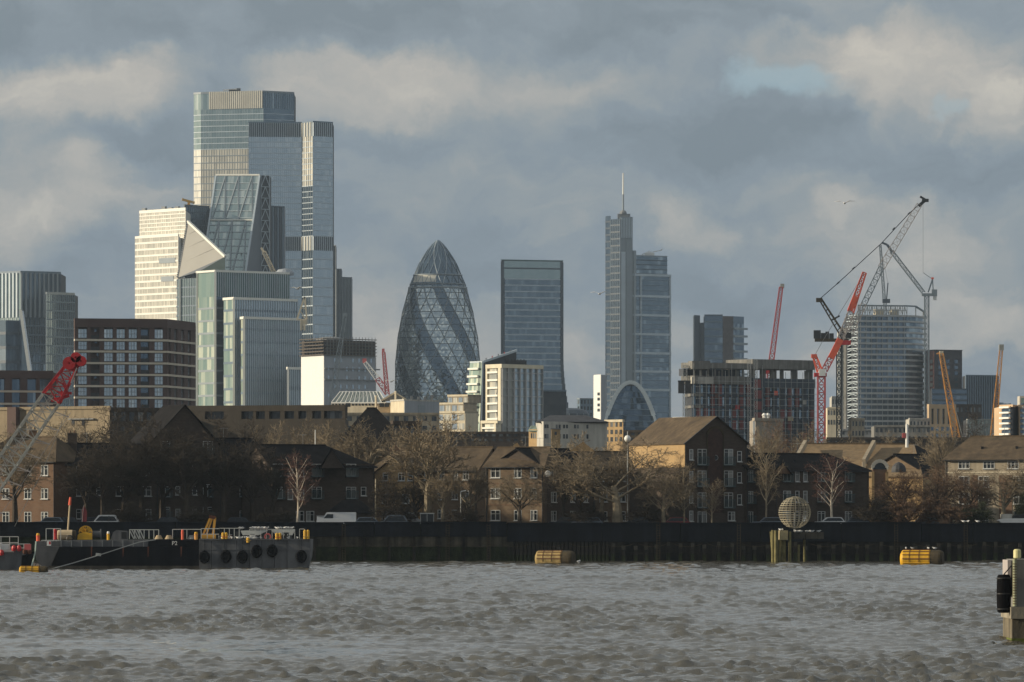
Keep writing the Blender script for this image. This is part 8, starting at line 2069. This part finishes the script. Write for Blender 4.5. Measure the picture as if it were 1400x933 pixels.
# ------------------------------------------------------------------ gulls
gm = MB(); gm.lathe([(.004, -.24), (.05, -.19), (.085, -.08), (.09, .02), (.06, .14), (.03, .20)], (0, 0, .13), 8, axis='x')
gm.lathe([(.004, -.30), (.035, -.27), (.045, -.23), (.035, -.19), (.01, -.17)], (0, 0, .21), 8, axis='x'); gm.bar((-.29, 0, .21), (-.36, 0, .195), .022); gm.slabpoly([(.14, -.04, .14), (.14, .04, .14), (.30, .03, .15), (.30, -.03, .15)], (0, 0, -.015))
gm.bar((.0, .03, 0), (.0, .03, .08), .012); gm.bar((.0, -.03, 0), (.0, -.03, .08), .012)
GULL = mat('gull', (.75, .75, .74), .8, .08, 8); GWING = mat('gull_wing', (.36, .38, .41), .8, .1, 8)
gme = gm.mesh('gull', GULL); wm_ = MB(); wm_.slabpoly([(-.10, .082, .19), (.02, .10, .20), (.24, .05, .16), (.02, .10, .10)], (0, .012, 0)); wm_.slabpoly([(-.10, -.082, .19), (.02, -.10, .20), (.24, -.05, .16), (.02, -.10, .10)], (0, -.012, 0)); gwm = wm_.mesh('folded_wings', GWING)
def gull(lb, p, group, s=1.15):
    r = put('gull', gme, None, p, ru(0, 6.28), (s, s, s)); tag(r, lb, 'bird', group); put('folded_wings', gwm, r)
Yg3 = 612 - 3.4
for px, y in [(328, 724.3), (331, 724.2)] + [(343 + 2.1 * k, 724.0) for k in range(11)] + [(379 + 3.1 * k, 724.0) for k in range(7)]:
    gull('white gull perched in the row along the top rail of the grey barge', at(px + ru(-.5, .5), y - .2, Yg3 + .3), 'gulls on the top rail of the grey barge')
for px in (303, 312, 317, 326, 335, 347, 357, 394, 406.5, 351, 329, 340): gull('white gull standing on the deck edge of the grey barge', at(px, 737.2, Yg3 + ru(.4, 1.5)), 'gulls on the deck of the grey barge')
for t, ps in ((-.75, 'left end'), (-.45, 'left half'), (.3, 'middle'), (.62, 'dark right end')): gull(f'gull standing on the {ps} of the bright yellow mooring buoy', b2[1] + b2[3] * b2[4] * t + Vector((0, 0, b2[2] * 1.06)), 'gulls on the bright yellow buoy')
for px in (1067, 1070, 1088, 1090, 1092, 1095, 1102, 1104, 1108, 1110, 1119): gull('white gull standing on the deck of the timber dolphin', at(px, 728 if px > 1080 else 725.8, Y if False else 703.6), 'gulls on the timber dolphin')
for px, ps in ((1318, 'left one of three'), (1323, 'middle one of three'), (1337, 'right one of three')): gull(f'gull on the river wall coping at right, {ps}', Vector((PX(px, 715.1), 715.1, 5.06)), 'gulls on the river wall', 1.2)
gull('gull floating on the water beside the weathered mooring buoy', Vector((PX(790, 680), 672, .08)), None, 1.7)
fm = MB(); fm.lathe([(.004, -.26), (.05, -.2), (.08, -.06), (.06, .12), (.01, .28)], (0, 0, 0), 8, axis='x')
fw = MB()
for s in (-1, 1): fw.slabpoly([(-.1, 0, .02), (-.14, s * .35, .16), (.02, s * .75, .12), (.02, s * .35, .14), (.1, 0, .02)], (0, 0, -.012))
fme, fwm = fm.mesh('gull', GULL), fw.mesh('wings', GULL)
for lb, px, y, Yq, s, rz in (('white gull flying high at right above the red crane', 1155, 278, 430, 1.15, 1.3), ('white gull flying left of the mast tower', 820, 402, 400, 1.0, 1.2), ('small gull flying before the tallest tower', 407, 395, 420, .9, .8), ('small dark gull flying low by the curved tower', 535, 522, 500, .9, 1.0)):
    r = put('gull', fme, None, at(px, y, Yq), rz, (s, s, s)); tag(r, lb, 'bird', 'gulls in flight'); put('wings', fwm, r)

# ------------------------------------------------------------------ haze
hz = bpy.data.materials.new('haze'); hz.use_nodes = True; t = hz.node_tree; t.nodes.clear()
o_ = t.nodes.new('ShaderNodeOutputMaterial'); v_ = t.nodes.new('ShaderNodeVolumePrincipled'); v_.inputs['Color'].default_value = (.62, .78, .96, 1); v_.inputs['Density'].default_value = HAZE; v_.inputs['Anisotropy'].default_value = 0
t.links.new(v_.outputs[0], o_.inputs['Volume'])
mb = MB(); mb.box(-680, 680, -70, 4450, -1.9, 320); tag(mb.build('haze', hz), None, kind='stuff')
